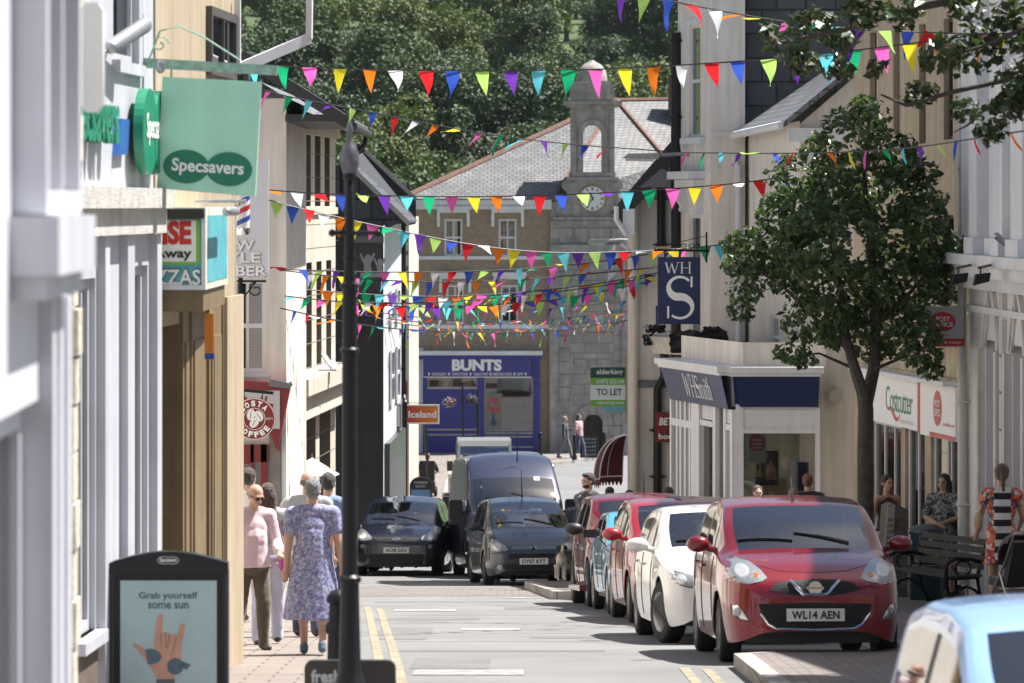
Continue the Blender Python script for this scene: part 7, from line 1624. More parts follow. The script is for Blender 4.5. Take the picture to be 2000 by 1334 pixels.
o, LW, Hd, s = person('balding man in pale pink shirt, sunglasses and olive trousers walking towards the camera', gp(492, 38.0), R(22), 1.51, dict(lean=.10, pitch=.28, yaw=R(12), fL=(.10, -.10, .08), fR=(-.11, .22, .10), wL=(.20, -.30, 1.03), wR=(-.28, -.05, .86), belt=1), ('shirt', PINK, .92), ('trousers', OLIVE), ('bald', (.28, .27, .26)), 0, .010, True, True, fat=.035)
for sg_ in (1, -1):
 g = MB(); g.ball(Hd(.032 * sg_, -.098, 1.634) * s, (.026 * s, .008 * s, .018 * s), 12, 8); g.build('sunglasses', SIGNB, o, True)
g = MB(); g.tube([Hd(-.075, .0, 1.64) * s, Hd(-.055, -.095, 1.64) * s, Hd(.055, -.095, 1.64) * s, Hd(.075, .0, 1.64) * s], .004, 6); g.build('glasses_frame', SIGNB, o, True)
o, LW, Hd, s = person('brown haired woman in sleeveless grey top and lavender trousers seen from behind', gp(523, 39.2), R(180), 1.50, dict(fL=(.10, .12, .08), fR=(-.10, -.16, .08), wL=(.27, -.05, .86), wR=(-.24, -.08, .84)), ('sleeveless', GREYT, 0), ('trousers', LAVT), ('long', (.06, .028, .02)), 1, .010)
o, LW, Hd, s = person('bald man in pale grey t-shirt stretching an arm around the brown haired woman', gp(601, 41.2), R(180), 1.63, dict(fL=(.10, -.10, .08), fR=(-.10, .14, .10), wL=(.56, -.10, 1.24), pL=(.3, .3, -1), wR=(-.26, 0, .86)), ('tee', GREYT, .34), ('jeans', DENIM), ('bald', (.13, .10, .08)), 0, .010, build=1.06, fat=.03)
o, LW, Hd, s = person('dark haired man in sky blue shirt half hidden behind the woman in lavender dress', gp(641, 43.0), R(178), 1.62, dict(fL=(.10, .14, .08), fR=(-.10, -.10, .08)), ('shirt', SKYS, .45), ('jeans', DENIM), ('short', (.02, .016, .014)), 0, .013, build=1.05)
o, LW, Hd, s = person('grey haired woman in knee length lavender floral dress walking away', gp(611, 36.9), R(181), 1.545, dict(fL=(.09, -.10, .08), fR=(-.10, .18, .12), wL=(.27, .02, .82), wR=(-.30, .05, .80), hem=(.36, .27, .215)), ('dress', LAVDRESS, .28), ('trousers', None), ('short', (.20, .20, .21)), 0, .0095, shoe=fab('blue canvas shoe', (.10, .14, .20)), build=1.12, fat=.02)
MB().lathe([(.062, 1.44), (.066, 1.452), (.062, 1.465)], (0, .012, 0), 20).build('necklace', IRON, o, True).scale = (s, s, s)
person('dark haired man in white shirt glimpsed behind the balding man', gp(487, 46.5), R(160), 1.70, {}, ('shirt', WSH, .5), ('jeans', DENIM), ('short', (.035, .025, .02)), 0, .014)
b = MB(); p = at(553, 1090, 39.0); b.ball((0, 0, 0), (.05, .11, .13), 14, 10); o = tag(b.build('handbag', mat('magenta bag', (.35, .03, .22), .5), None, True), 'magenta shoulder bag hanging at hip of the woman in lavender trousers', 'bag'); o.location = p
MB().tube([(0, .03, .12), (-.02, .05, .22), (-.04, .05, .30)], .006, 6).build('strap', mat('magenta bag', (.35, .03, .22), .5), o, True)
person('man in white shirt walking beside the black end wall', gp(737, 107.5), R(150), 1.70, {}, ('shirt', WSH, .5), ('jeans', NAVYC), ('short', (.03, .02, .018)), 0, .018, False)
o, LW, Hd, s = person('person in blue shirt and dark cap beside the man in white shirt', gp(747, 106.3), R(60), 1.66, {}, ('tee', BLUC, .4), ('jeans', NAVYC), ('short', (.03, .02, .018)), 0, .018, False)
c = MB(); c.ball((0, .01, 1.72 * s), (.095 * s, .10 * s, .05 * s), 14, 8); c.cap((0, -.07 * s, 1.705 * s), (0, -.15 * s, 1.695 * s), .03 * s, .02 * s); c.build('cap', NAVYC, o, True)
o, LW, Hd, s = person('woman in coral top with dark bun behind the red pushchair', gp(894, 112.8), R(160), 1.62, dict(wL=(.18, -.34, 1.0), wR=(-.18, -.34, 1.0)), ('tee', CORAL, .25), ('jeans', BLKC), ('bun', (.02, .015, .013)), 1, .018, False)
o, LW, Hd, s = person('bearded man in black jacket with grey bag strap standing by burgundy car', gp(1150, 65.2), R(-62), 1.80, dict(pitch=.1, wL=(.24, -.16, .92), wR=(-.25, -.06, .86)), ('jacket', BLKC, 1.0), ('jeans', DENIM), ('quiff', (.025, .018, .015)), 0, .012, True, True, build=1.08)
c = MB(); c.ball(Hd(0, -.035, 1.565) * s, (.062 * s, .062 * s, .045 * s), 14, 10); link('beard', blob(c, .012, 1, .004, 30), o, mat('beard brown', (.035, .022, .018), .8, bump=.5))
c = MB(); c.tube([(-.17 * s, .02 * s, 1.47 * s), (-.10 * s, -.14 * s, 1.36 * s), (.06 * s, -.155 * s, 1.14 * s), (.17 * s, -.04 * s, 1.0 * s)], .018, 6); c.tube([(-.17 * s, .02 * s, 1.47 * s), (-.05 * s, .15 * s, 1.34 * s), (.16 * s, .1 * s, 1.05 * s)], .018, 6); c.build('bag_strap', fab('grey webbing', (.15, .15, .16)), o, True)
person('grey haired man in grey blue polo standing with his back turned beside the bearded man', gp(1129, 79.6, 0.0), R(172), 1.68, {}, ('tee', GRYB, .3), ('trousers', NAVYC), ('short', (.36, .35, .34)), 0, .014, False, fat=.03)
person('person in burgundy top under the scalloped awning', gp(1192, 74.6), R(150), 1.66, {}, ('tee', BURG, .35), ('jeans', NAVYC), ('short', (.025, .016, .014)), 1, .018, False)
person('person in patterned top standing behind the burgundy car', gp(1232, 71.5), R(100), 1.58, {}, ('tee', two_tone('speckled top', (.04, .04, .045), (.3, .28, .28), 30), .35), ('jeans', NAVYC), ('short', (.02, .014, .013)), 0, .018, False)
person('dark haired person passing below the betting sign', gp(1308, 67.0), R(120), 1.60, {}, ('tee', NAVYC, .4), ('jeans', DENIM), ('bob', (.04, .02, .015)), 0, .018, False)
person('brown haired man in front of the games poster window', gp(1480, 64.6), R(8), 1.60, {}, ('tee', fab('moss cotton', (.1, .12, .09)), .4), ('jeans', DENIM), ('short', (.07, .035, .02)), 2, .014, False, True)
person('short blonde haired person behind the crimson hatchback roof', gp(1550, 64.0), R(165), 1.56, {}, ('tee', BLKC, .4), ('jeans', DENIM), ('bob', (.32, .21, .12)), 0, .016, False)
person('woman in black top with ginger bun, back turned at the shop window', gp(1578, 64.4), R(170), 1.78, {}, ('tee', BLKC, .4), ('jeans', NAVYC), ('bun', (.20, .075, .03)), 2, .014, False, build=1.05)
o, LW, Hd, s = person('red haired woman in dark red vest top behind the inscribed stone', gp(1733, 60.6), R(24), 1.72, dict(yaw=R(8), wL=(.22, -.06, .92), wR=(-.26, .02, .86)), ('tank', fab('maroon vest cotton', (.035, .010, .014)), 0), ('jeans', BLKC), ('short', (.06, .015, .015)), 0, .011, True, True, build=.96)
GDR = two_tone('grey swirl dress print', (.05, .055, .06), (.30, .31, .32), 17, .46, .56)
person('dark haired woman in grey swirl patterned dress standing by the red pillar box', gp(1843, 58.6), R(-14), 1.72, dict(yaw=R(-16), wL=(.04, -.25, 1.08), wR=(-.06, -.25, 1.06), pL=(1, .4, -.3), pR=(-1, .4, -.3), hem=(.5, .21, .17)), ('dress', GDR, .42), ('trousers', None), ('long', (.022, .015, .014)), 0, .011, True, True)
def stripes():
 m, nt, b = _new('striped floral dress'); tc = _n(nt, 'ShaderNodeTexCoord'); sp = _n(nt, 'ShaderNodeSeparateXYZ'); nt.links.new(tc.outputs['Object'], sp.inputs[0])
 def math_(op, a, v=None):
  n = _n(nt, 'ShaderNodeMath', operation=op); nt.links.new(a, n.inputs[0])
  if v is not None: n.inputs[1].default_value = v
  return n.outputs[0]
 z = math_('GREATER_THAN', math_('FRACT', math_('MULTIPLY', sp.outputs[2], 6.6)), .5)
 mx = _n(nt, 'ShaderNodeMix', data_type='RGBA'); nt.links.new(z, mx.inputs[0]); mx.inputs[6].default_value = (.012, .012, .014, 1); mx.inputs[7].default_value = (.66, .63, .60, 1)
 vo = _n(nt, 'ShaderNodeTexVoronoi'); vo.inputs['Scale'].default_value = 27; nt.links.new(tc.outputs['Object'], vo.inputs['Vector'])
 cr = _n(nt, 'ShaderNodeValToRGB'); sc_ = _n(nt, 'ShaderNodeSeparateColor'); nt.links.new(vo.outputs['Color'], sc_.inputs[0]); nt.links.new(sc_.outputs[0], cr.inputs[0]); cr.color_ramp.interpolation = 'CONSTANT'
 for i, (p, c) in enumerate(((0, (.55, .10, .04)), (.3, (.62, .22, .10)), (.5, (.65, .52, .45)), (.68, (.35, .03, .03)), (.82, (.06, .12, .22)))):
  e = cr.color_ramp.elements[i] if i < 2 else cr.color_ramp.elements.new(p); e.position = p; e.color = (*c, 1)
 no = _n(nt, 'ShaderNodeTexNoise'); no.inputs['Scale'].default_value = 12; nt.links.new(tc.outputs['Object'], no.inputs['Vector'])
 ax = math_('ABSOLUTE', sp.outputs[0]); ad = _n(nt, 'ShaderNodeMath', operation='ADD'); nt.links.new(ax, ad.inputs[0]); nt.links.new(math_('MULTIPLY', no.outputs['Fac'], .08), ad.inputs[1])
 mk = math_('GREATER_THAN', ad.outputs[0], .135)
 m2 = _n(nt, 'ShaderNodeMix', data_type='RGBA'); nt.links.new(mk, m2.inputs[0]); nt.links.new(mx.outputs[2], m2.inputs[6]); nt.links.new(cr.outputs[0], m2.inputs[7]); nt.links.new(m2.outputs[2], b.inputs['Base Color']); b.inputs['Roughness'].default_value = .8
 return m
STRIPE = stripes()
o, LW, Hd, s = person('woman in black and white striped dress with orange flowers seen from behind', gp(1956, 48.0), R(182), 1.76, dict(fL=(.08, -.06, .08), fR=(-.09, .16, .10), wL=(.25, -.22, .95), wR=(-.24, -.28, 1.0), hem=(.62, .20, .165)), ('dress', STRIPE, .14), ('trousers', None), ('pony', (.10, .055, .03)), 0, .010, build=.98)
b = MB(); b.ball((0, 0, 0), (.05, .09, .12), 14, 10); o = tag(b.build('handbag', mat('straw bag', (.42, .27, .15), .8, var=.3, vs=30), None, True), 'small straw coloured bag at the striped dress woman\'s elbow', 'bag'); o.location = at(1911, 1020, 47.7)
MB().tube([(.02, 0, .10), (.07, .02, .22), (.11, .03, .32)], .008, 6).build('strap', SHOE, o, True)
person('man in dark jacket and grey trousers walking past the granite bay', gp(1104, 163.5), R(70), 1.66, dict(fL=(.1, -.25, .1), fR=(-.1, .28, .12), wL=(.25, -.2, 1.2)), ('jacket', NAVYC, .95), ('trousers', fab('grey trousers', (.12, .12, .14))), ('short', (.25, .22, .2)), 0, .022, False)
person('woman with long dark red hair in pink top walking with man in dark jacket', gp(1131, 164.3), R(60), 1.72, dict(fL=(.1, -.2, .1), fR=(-.1, .2, .12), wR=(-.2, -.22, 1.2)), ('tee', fab('pink cotton', (.5, .3, .34)), .3), ('jeans', DENIM), ('long', (.05, .02, .02)), 0, .022, False)
def driver(car, label, x, y, z, tm, hc=(.03, .022, .02), hk='short', tone=0):
 m = car.matrix_basis @ Matrix.Translation((x, y, z)) @ Matrix.Rotation(R(90), 4, 'Z')
 return person(label, (0, 0, 0), 0, 1.70, dict(fL=(.16, -.62, .50), fR=(-.14, -.62, .50), wL=(.15, -.40, 1.18), wR=(-.15, -.40, 1.18), lean=-.16), ('tee', tm, .4), ('jeans', NAVYC), (hk, hc), tone, .018, False, mat_world=m)
driver(FORD, 'driver in white shirt at the wheel of midnight blue people carrier', -.02, -.40, -.33, WSH)
driver(FORD, 'passenger in lime yellow top inside midnight blue people carrier', -.95, .05, -.30, fab('lime hi-vis', (.40, .62, .05)), (.1, .06, .04))
driver(CIT, 'driver in navy top at the wheel of slate grey people carrier', -.05, -.38, -.36, NAVYC, (.2, .18, .16))
# street furniture and other things
Y = 24.0; px0 = 683; x = at(683, 0, Y).x; gz = GZ(Y) + PV; k = Y / F
r = thing('sign_post', 'tall black cast iron post with ball finial standing at the kerb', 'post', (x, Y, gz)); Z = lambda py: CZ - (py - 400) * k - gz
mb = MB(); mb.lathe([(.14, 0), (.14, .10), (.105, .14), (.10, .55), (.085, .6), (.065, .66), (.055, Z(1180)), (.053, Z(1140)), (.066, Z(1135)), (.066, Z(1128)), (.047, Z(1122)), (.044, Z(690)), (.056, Z(688)), (.056, Z(682)), (.043, Z(678)), (.041, Z(566)), (.056, Z(562)), (.056, Z(555)), (.038, Z(550)), (.028, Z(520)), (.026, Z(420)), (.024, Z(360)), (.001, Z(350))], n=20); mb.build('shaft', IRON, r, True)
mb = MB()
for py, rr in ((505, .036), (345, .038), (375, .026)): mb.ball((0, 0, Z(py)), (rr, rr, rr * .9), 16, 10)
mb.build('collar', IRON, r, True)
mb = MB(); mb.lathe([(.001, Z(345)), (.04, Z(338)), (.054, Z(320)), (.052, Z(300)), (.036, Z(285)), (.018, Z(276)), (.014, Z(262)), (.022, Z(255)), (.016, Z(246)), (.001, Z(232))], n=18); mb.build('finial', mat('worn pewter iron', (.11, .11, .12), .4, .5, var=.4, vs=14), r, True)
mb = MB(); mb.tube([(-.10, 0, Z(455)), (.16, 0, Z(455))], .014, 8); mb.ball((-.10, 0, Z(455)), .022); mb.ball((.16, 0, Z(455)), .022); mb.build('ladder_bar', IRON, r, True)
Y = 24.7; k = Y / F; x = at(684, 0, Y).x; zt = at(0, 1289, Y).z; gz = GZ(Y) + PV
r = thing('pavement_sign', 'low black rounded pavement board with white lettering behind the iron post', 'sign', (x, Y, gz)); h = zt - gz; w = 89 * k
def rrect(w, z0, z1, rr, n=6):
 p = []
 for cx, cz, a0 in ((w - rr, z1 - rr, 0), (-w + rr, z1 - rr, 90), (-w + rr, z0 + rr, 180), (w - rr, z0 + rr, 270)): p += [(cx + rr * math.cos(R(a0 + 90 * i / n)), cz + rr * math.sin(R(a0 + 90 * i / n))) for i in range(n + 1)]
 return p
MB().prism(rrect(w, .04, h, .05), FR, -.03, .03).build('board', mat('dark chocolate board', (.03, .027, .025), .4), r)
mb = MB(); text(mb, 'fresh', FR, -w + 13 * k, -w + 70 * k, h - 44 * k, h - 18 * k, .034, bold=.03); mb.build('lettering', GREYS, r)
MB().box(-w + .05, w - .05, -.12, .12, 0, .05).build('foot', RUBBER, r)
def bollard(label, X, Y, h=.95, group='black bollards', gz=None):
 r = thing('bollard', label, 'bollard', (X, Y, GZ(Y) + PV if gz is None else gz), 0, group)
 MB().lathe([(.10, 0), (.10, .08), (.075, .12), (.065, h * .7), (.08, h * .72), (.08, h * .76), (.06, h * .79), (.055, h * .9)], n=18).build('shaft', IRON, r, True)
 MB().lathe([(.055, h * .9), (.075, h * .915), (.07, h * .95), (.045, h * .985), (.001, h)], n=18).build('cap', IRON, r, True); return r
bollard('black bollard beside the tall iron post', at(660, 0, 26.6).x, 26.6, .98)
for px, Y, lab in ((1122, 162.5, 'far bollard at the kerb in front of the woman in pink top'), (1055, 165.5, 'far bollard at the right end of the blue newsagent'), (1180, 165.5, 'far bollard beside the dark arched door'), (770, 100, 'bollard in front of charcoal end wall')):
 bollard(lab, at(px, 0, Y).x, Y, 1.0)
Y = 28.0; k = Y / F; x = at(330, 0, Y).x; gz = GZ(Y) + PV; zt = at(0, 1076, Y).z; h = zt - gz
r = thing('poster_stand', 'black poster stand with arched top showing a hand and sunglasses poster', 'sign', (x, Y, gz)); Z = lambda py: CZ - (py - 400) * k - gz; X = lambda px: (px - 330) * k
arch = [(X(212), Z(1100)), (X(212), Z(1118)), (X(446), Z(1118)), (X(446), Z(1098))] + [(X(446 - 234 * t), Z(1098 - 22 * math.sin(math.pi * t))) for t in [i / 16 for i in range(1, 16)]]
mb = MB(); mb.prism(arch, FR, -.06, .06); mb.build('header', mat('glossy charcoal plastic', (.010, .011, .015), .35, spec=.3), r)
mb = MB(); flat(mb, ell(-.028, Z(1093), .045, .027, 26), FR, .062); flat(mb, ell(.028, Z(1093), .045, .027, 26), FR, .0625); e = mb.build('oval_emblem', STEEL, r)
mb = MB(); flat(mb, ell(-.028, Z(1093), .040, .022, 26), FR, .0635); flat(mb, ell(.028, Z(1093), .040, .022, 26), FR, .064); mb.build('emblem_field', SIGNB, e)
mb = MB(); text(mb, 'Specsavers', FR, -.056, .056, Z(1098), Z(1088), .066, bold=.02); mb.build('lettering', SIGNW, e)
mb = MB()
for s_ in (-1, 1): mb.box(X(330 + s_ * 112), X(330 + s_ * 117), -.05, .05, .1, Z(1112)); mb.tube([(X(330 + s_ * 110), -.03, .1), (X(330 + s_ * 110), -.03, Z(1112))], .012, 8)
mb.build('side_rail', mat('gunmetal rail', (.045, .05, .058), .4, .3), r, True)
mb = MB(); mb.box(X(220), X(440), -.03, .03, .10, Z(1118)); mb.build('panel', mat('glossy black panel', (.008, .008, .010), .3, spec=.3), r)
mb = MB(); mb.box(X(205), X(455), -.22, .22, 0, .10); mb.build('base', PLASTIC, r)
PB = mat('pale aqua poster', (.36, .50, .52), .35, var=.12, vs=3)
P = MB().box(X(236), X(424), -.036, -.031, .16, Z(1133)).build('poster', PB, r)
mb = MB(); text(mb, 'Grab yourself', FR, X(272), X(387), Z(1172), Z(1155), .038, bold=.02); text(mb, 'some sun', FR, X(290), X(369), Z(1188), Z(1176), .038, bold=.02); mb.build('lettering', mat('dark teal print', (.03, .12, .10), .5), P)
SKN = mat('printed skin', (.50, .29, .21), .45, var=.15, vs=12)
def hp(pts, d, m, nm):
 q = MB(); flat(q, [(X(200 + a / 4.869), Z(1060 + b / 4.869)) for a, b in pts], FR, d); q.build(nm, m, P)
hp([(300, 1334), (520, 1334), (530, 1290), (460, 1170), (400, 1090), (290, 965), (310, 945), (415, 1010), (490, 1010), (505, 830), (530, 680), (575, 672), (580, 700), (572, 850), (600, 842), (640, 860), (695, 870), (712, 880), (745, 765), (790, 765), (785, 830), (760, 960), (755, 1090), (735, 1180), (690, 1250), (695, 1334)], .038, SKN, 'hand_picture')
hp([(505, 1420), (700, 1420), (690, 1290), (520, 1290)], .0385, mat('printed cuff', (.12, .12, .13), .6), 'cuff_picture')
for pts in ([(600, 855), (606, 1000), (612, 1000), (608, 856)], [(640, 865), (618, 1000), (626, 1000), (648, 868)], [(700, 885), (665, 1060), (672, 1060), (708, 890)], [(558, 860), (562, 1000), (568, 1000), (564, 858)]): hp(pts, .039, mat('printed crease', (.26, .12, .08), .6), 'finger_crease')
LENS = mat('printed sunglass lens', (.05, .12, .17), .2, var=.4, vs=20)
hp([(412, 1010), (470, 1000), (545, 1030), (572, 1075), (545, 1125), (480, 1150), (435, 1150)], .040, LENS, 'lens_picture'); hp([(622 + 75 + 78 * math.cos(R(a)), 1170 + 78 * math.sin(R(a))) for a in range(0, 360, 18)], .040, LENS, 'lens_picture'); hp([(765, 1120), (845, 1155), (800, 1205), (770, 1175)], .040, LENS, 'frame_picture')
Y = 80.5; k = Y / F; px = 609; x = at(px, 0, Y).x; gz = GZ(Y) + PV; zt = at(0, 893, Y).z - gz; ze = at(0, 927, Y).z - gz
r = thing('parasol', 'white cafe parasol above the heads of the walking group', 'parasol', (x, Y, gz))
mb = MB(); n = 8; rr = 56 * k
mb.add([(0, 0, zt)] + [(rr * math.cos(2 * math.pi * i / n + .3), rr * math.sin(2 * math.pi * i / n + .3), ze) for i in range(n)] + [(rr * .5 * math.cos(2 * math.pi * (i + .5) / n + .3), rr * .5 * math.sin(2 * math.pi * (i + .5) / n + .3), lerp(zt, ze, .53)) for i in range(n)], [(0, 1 + i, 9 + i) for i in range(n)] + [(1 + i, 1 + (i + 1) % n, 9 + i) for i in range(n)] + [(0, 9 + i, 1 + (i + 1) % n) for i in range(n)]); mb.build('canopy', cloth_thin('white parasol cloth', (.78, .78, .78), .3), r, fix=False)
MB().tube([(0, 0, 0), (0, 0, zt + .06)], .022, 8).build('pole', STEEL, r, True); MB().lathe([(.24, 0), (.24, .06), (.05, .1)], n=16).build('base', CONC, r, True)
Y = 113.5; k = Y / F; x = at(822, 0, Y).x; gz = GZ(Y) + PV; zt = at(0, 931, Y).z - gz; w = 22 * k
r = thing('pavement_sign', 'black arched bakery pavement board with blue poster beside the mobility scooter', 'sign', (x, Y, gz))
MB().prism([(w, .05), (w, zt - w * .8)] + [(w * math.cos(R(a)), zt - w * .8 + w * .8 * math.sin(R(a))) for a in range(10, 180, 10)] + [(-w, zt - w * .8), (-w, .05)], FR, -.05, .05).build('board', SIGNB, r)
mb = MB(); text(mb, 'WARRENS', FR, -w * .62, w * .62, zt - w * .62, zt - w * .40, .053, bold=.02); text(mb, 'BAKERY', FR, -w * .45, w * .45, zt - w * .95, zt - w * .74, .053, bold=.01); mb.build('lettering', GREYS, r)
p = MB().box(-w * .84, w * .84, -.058, -.052, .15, zt - w * 1.15).build('poster', mat('bakery blue poster', (.12, .30, .52), .5, var=.2, vs=4), r)
mb = MB(); mb.ball((-.05, -.06, .6), (.12, .008, .07)); mb.build('pastry_picture', mat('pastry print', (.5, .27, .12), .6), p)
MB().box(-w, w, -.16, .16, 0, .05).build('foot', RUBBER, r)
Y = 117.5; x = at(890, 0, Y).x; gz = GZ(Y) + PV; r = thing('pavement_sign', 'white framed board with yellow poster behind the red pushchair', 'sign', (x, Y, gz)); zt = at(0, 925, Y).z - gz
MB().box(-.22, .22, -.03, .03, 0, zt).build('frame', SIGNW, r); MB().box(-.17, .17, -.037, -.032, .2, zt - .06).build('poster', mat('yellow poster', (.62, .48, .10), .5, var=.2), r)
def pushchair(label, loc, rz, hood_m, s=1.0):
 r = thing('pushchair', label, 'pushchair', loc, rz)
 mb = MB()
 for sx in (-.22, .22): mb.tube([(sx, -.35, .10), (sx, .12, .62), (sx, .38, 1.0)], .014, 6); mb.tube([(sx, .32, .10), (sx, .02, .55)], .014, 6)
 mb.tube([(-.22, .38, 1.0), (.22, .38, 1.0)], .018, 8); mb.tube([(-.22, .12, .62), (.22, .12, .62)], .012, 6); mb.build('frame', STEEL, r, True)
 MB().prism([(-.30, .38), (-.28, .48), (.06, .46), (.26, .92), (.34, .9), (.14, .38)], lambda a, b, d: (d, a, b), -.2, .2).build('seat', BLKC, r)
 mb = MB(); n = 8; vs = []
 for i in range(n + 1):
  a = R(-5 + 110 * i / n)
  for j in range(9):
   b = R(-90 + 22.5 * j); vs.append((.23 * math.sin(b), .12 - .36 * math.sin(a) * (.6 + .4 * math.cos(b)) + .1, .72 + .30 * math.cos(a) * (.55 + .45 * math.cos(b))))
 mb.add(vs, [(i * 9 + j, i * 9 + j + 1, (i + 1) * 9 + j + 1, (i + 1) * 9 + j) for i in range(n) for j in range(8)]); h = mb.build('hood', hood_m, r, True, fix=False)
 MB().box(-.18, .18, -.1, .26, .18, .34).build('basket', BLKC, r)
 for sx in (-.24, .24):
  for sy, rr in ((-.36, .09), (.32, .12)):
   w_ = MB().lathe([(rr * .6, -.02), (rr, -.02), (rr, .02), (rr * .6, .02)], n=18, ax='x').build('wheel', RUBBER, r, True); w_.location = (sx, sy, rr); MB().lathe([(.001, -.012), (rr * .62, -.012), (rr * .62, .012), (.001, .012)], n=12, ax='x').build('hub', STEEL, w_)
 return r
pushchair('black pushchair with bright red hood on the far left pavement', gp(881, 111.9), R(180), fab('red hood cloth', (.45, .012, .02)))
pushchair('dark pushchair with red lining pushed by the striped dress woman', gp(1985, 47.3), R(200), fab('dark plum hood', (.05, .01, .015)))
def scooter(label, loc, rz, m):
 r = thing('mobility_scooter', label, 'mobility scooter', loc, rz)
 MB().prism([(-.55, .12), (-.60, .35), (-.45, .42), (-.3, .22), (.15, .22), (.2, .42), (.55, .42), (.58, .12)], lambda a, b, d: (d, a, b), -.25, .25).build('body', m, r)
 mb = MB(); mb.prism([(.05, .52), (.05, .62), (.45, .60), (.52, 1.15), (.62, 1.15), (.56, .52)], lambda a, b, d: (d, a, b), -.24, .24); mb.box(-.30, -.25, .12, .5, .74, .79); mb.box(.25, .30, .12, .5, .74, .79); mb.build('seat', BLKC, r)
 mb = MB(); mb.tube([(0, -.48, .35), (0, -.30, 1.0)], .04, 8); mb.tube([(-.26, -.24, 1.02), (.26, -.24, 1.02)], .018, 8); mb.build('tiller', PLASTIC, r, True)
 for sx in (-.26, .26):
  for sy in (-.42, .40): w_ = MB().lathe([(.08, -.045), (.14, -.045), (.14, .045), (.08, .045)], n=18, ax='x').build('wheel', RUBBER, r, True); w_.location = (sx, sy, .14)
 return r
Y = 133; g = gp(835, Y)
scooter('dark mobility scooter carrying a man away from the camera', g, R(180), paint('dark scooter paint', (.03, .01, .012)))
person('man in dark top seated on the mobility scooter, seen from behind', (g[0], g[1] + .22, g[2] - .38), R(180), 1.72, dict(fL=(.14, -.50, .55), fR=(-.14, -.50, .55), wL=(.26, -.30, 1.15), wR=(-.26, -.30, 1.15)), ('tee', NAVYC, .4), ('jeans', NAVYC), ('short', (.10, .07, .05)), 0, .020, False, build=1.15, fat=.04)
for px, Y, lab, m in ((800, 150, 'silver mobility scooter parked by the white flank of the town hall', paint('silver scooter paint', (.3, .32, .34))), (797, 141, 'dark red mobility scooter parked nearest the cream house', paint('red scooter paint', (.3, .02, .02)))): scooter(lab, gp(px, Y), R(20), m)
def leafball(mb, c, r, n, ls, seed, mats=1, flat_=.85):
 rg = random.Random(seed)
 for i in range(n):
  v = Vector((rg.gauss(0, 1), rg.gauss(0, 1), rg.gauss(0, 1))).normalized(); p = Vector(c) + Vector((v.x * r[0], v.y * r[1], v.z * r[2])) * (rg.random() ** .4)
  nn = (v * .7 + Vector((rg.gauss(0, .6), rg.gauss(0, .6), rg.gauss(0, .6) + .5))).normalized(); a = nn.cross(Vector((rg.gauss(0, 1), rg.gauss(0, 1), rg.gauss(0, 1)))).normalized(); b = nn.cross(a); l = ls * rg.uniform(.7, 1.3)
  mb.add([p - a * l * .5, p - b * l * .28 + nn * l * .08, p + a * l * .5, p + b * l * .28 + nn * l * .08], [(0, 1, 2, 3)], rg.randrange(mats))
def leafmat(name, col, tr=.3, rough=.45, var=.35):
 m = mat(name, col, rough, var=var, vs=1.7, spec=.5); nt = m.node_tree
 if nt.nodes.get('leaf_tr'): return m
 b = nt.nodes['Principled BSDF']; t = _n(nt, 'ShaderNodeBsdfTranslucent'); t.name = 'leaf_tr'; t.inputs[0].default_value = (col[0] * 1.5, col[1] * 1.7, col[2] * .7, 1); mx = _n(nt, 'ShaderNodeMixShader'); mx.inputs[0].default_value = tr
 o = nt.nodes['Material Output']; nt.links.new(b.outputs[0], mx.inputs[1]); nt.links.new(t.outputs[0], mx.inputs[2]); nt.links.new(mx.outputs[0], o.inputs[0]); return m
Y = 152.0; k = Y / F; gz = GZ(Y) + .05; x = at(903, 0, Y).x
r = thing('basket_post', 'slim black post with scrolled arms in front of the blue newsagent', 'post', (x, Y, gz)); zt = at(0, 745, Y).z - gz
mb = MB(); mb.tube([(.05, 0, 0), (0, 0, zt)], .035, 8)
for s_ in (-1, 1): mb.tube([(0, 0, zt - .1), (s_ * .15, 0, zt), (s_ * .42, 0, zt - .02), (s_ * .5, 0, zt - .15)], .018, 6)
mb.build('shaft', IRON, r, True)
for i, (px, py, lab, cols) in enumerate(((877, 786, 'hanging basket of pink and white flowers', ((.45, .12, .2), (.6, .55, .55), (.04, .08, .02))), (921, 781, 'hanging basket of dark trailing leaves with purple flowers', ((.03, .05, .02), (.12, .04, .2), (.05, .07, .02))))):
 p = at(px, py, Y); r = thing('hanging_basket', lab, 'hanging basket', tuple(p)); mb = MB(); leafball(mb, (0, 0, 0), (.27, .27, .21), 420, .07, i, 3); mb.build('flowers', [mat('petal %d %d' % (i, j), c, .6) for j, c in enumerate(cols)], r, uv=False, fix=False)
 mb = MB(); mb.lathe([(.02, -.2), (.16, -.14), (.22, 0)], n=14); [mb.tube([(.2 * math.cos(a), .2 * math.sin(a), 0), (0, 0, .42)], .006, 4) for a in (0, 2.1, 4.2)]; mb.build('basket', IRON, r)
Y = 156; p0, p1 = at(935, 872, Y), at(932, 762, Y); MBp = MB(); MBp.tube([(0, 0, -.6), (p1.x - p0.x, 0, p1.z - p0.z)], .05, 8); MBp.lathe([(.09, -.6), (.09, -.3), (.05, -.25)], n=12); o = tag(MBp.build('lamp_post', IRON, None, True), 'short black post between the newsagent windows and the hanging basket post', 'post'); o.location = p0
Y = 124; p0 = at(838, 935, Y); p1 = at(829, 812, Y); mb = MB(); mb.tube([(0, 0, -.4), (p1.x - p0.x, 0, p1.z - p0.z)], .04, 8); o = tag(mb.build('leaning_post', IRON, None, True), 'thin black leaning post under the orange shop sign', 'post'); o.location = p0
Y = 100.0; k = Y / F; p = at(1187, 755, Y); r = thing('letting_board', 'green and white to let board fixed to the betting shop corner', 'sign', tuple(p)); w, h = 34 * k, 38 * k; DG = mat('bottle green print', (.015, .085, .05), .5)
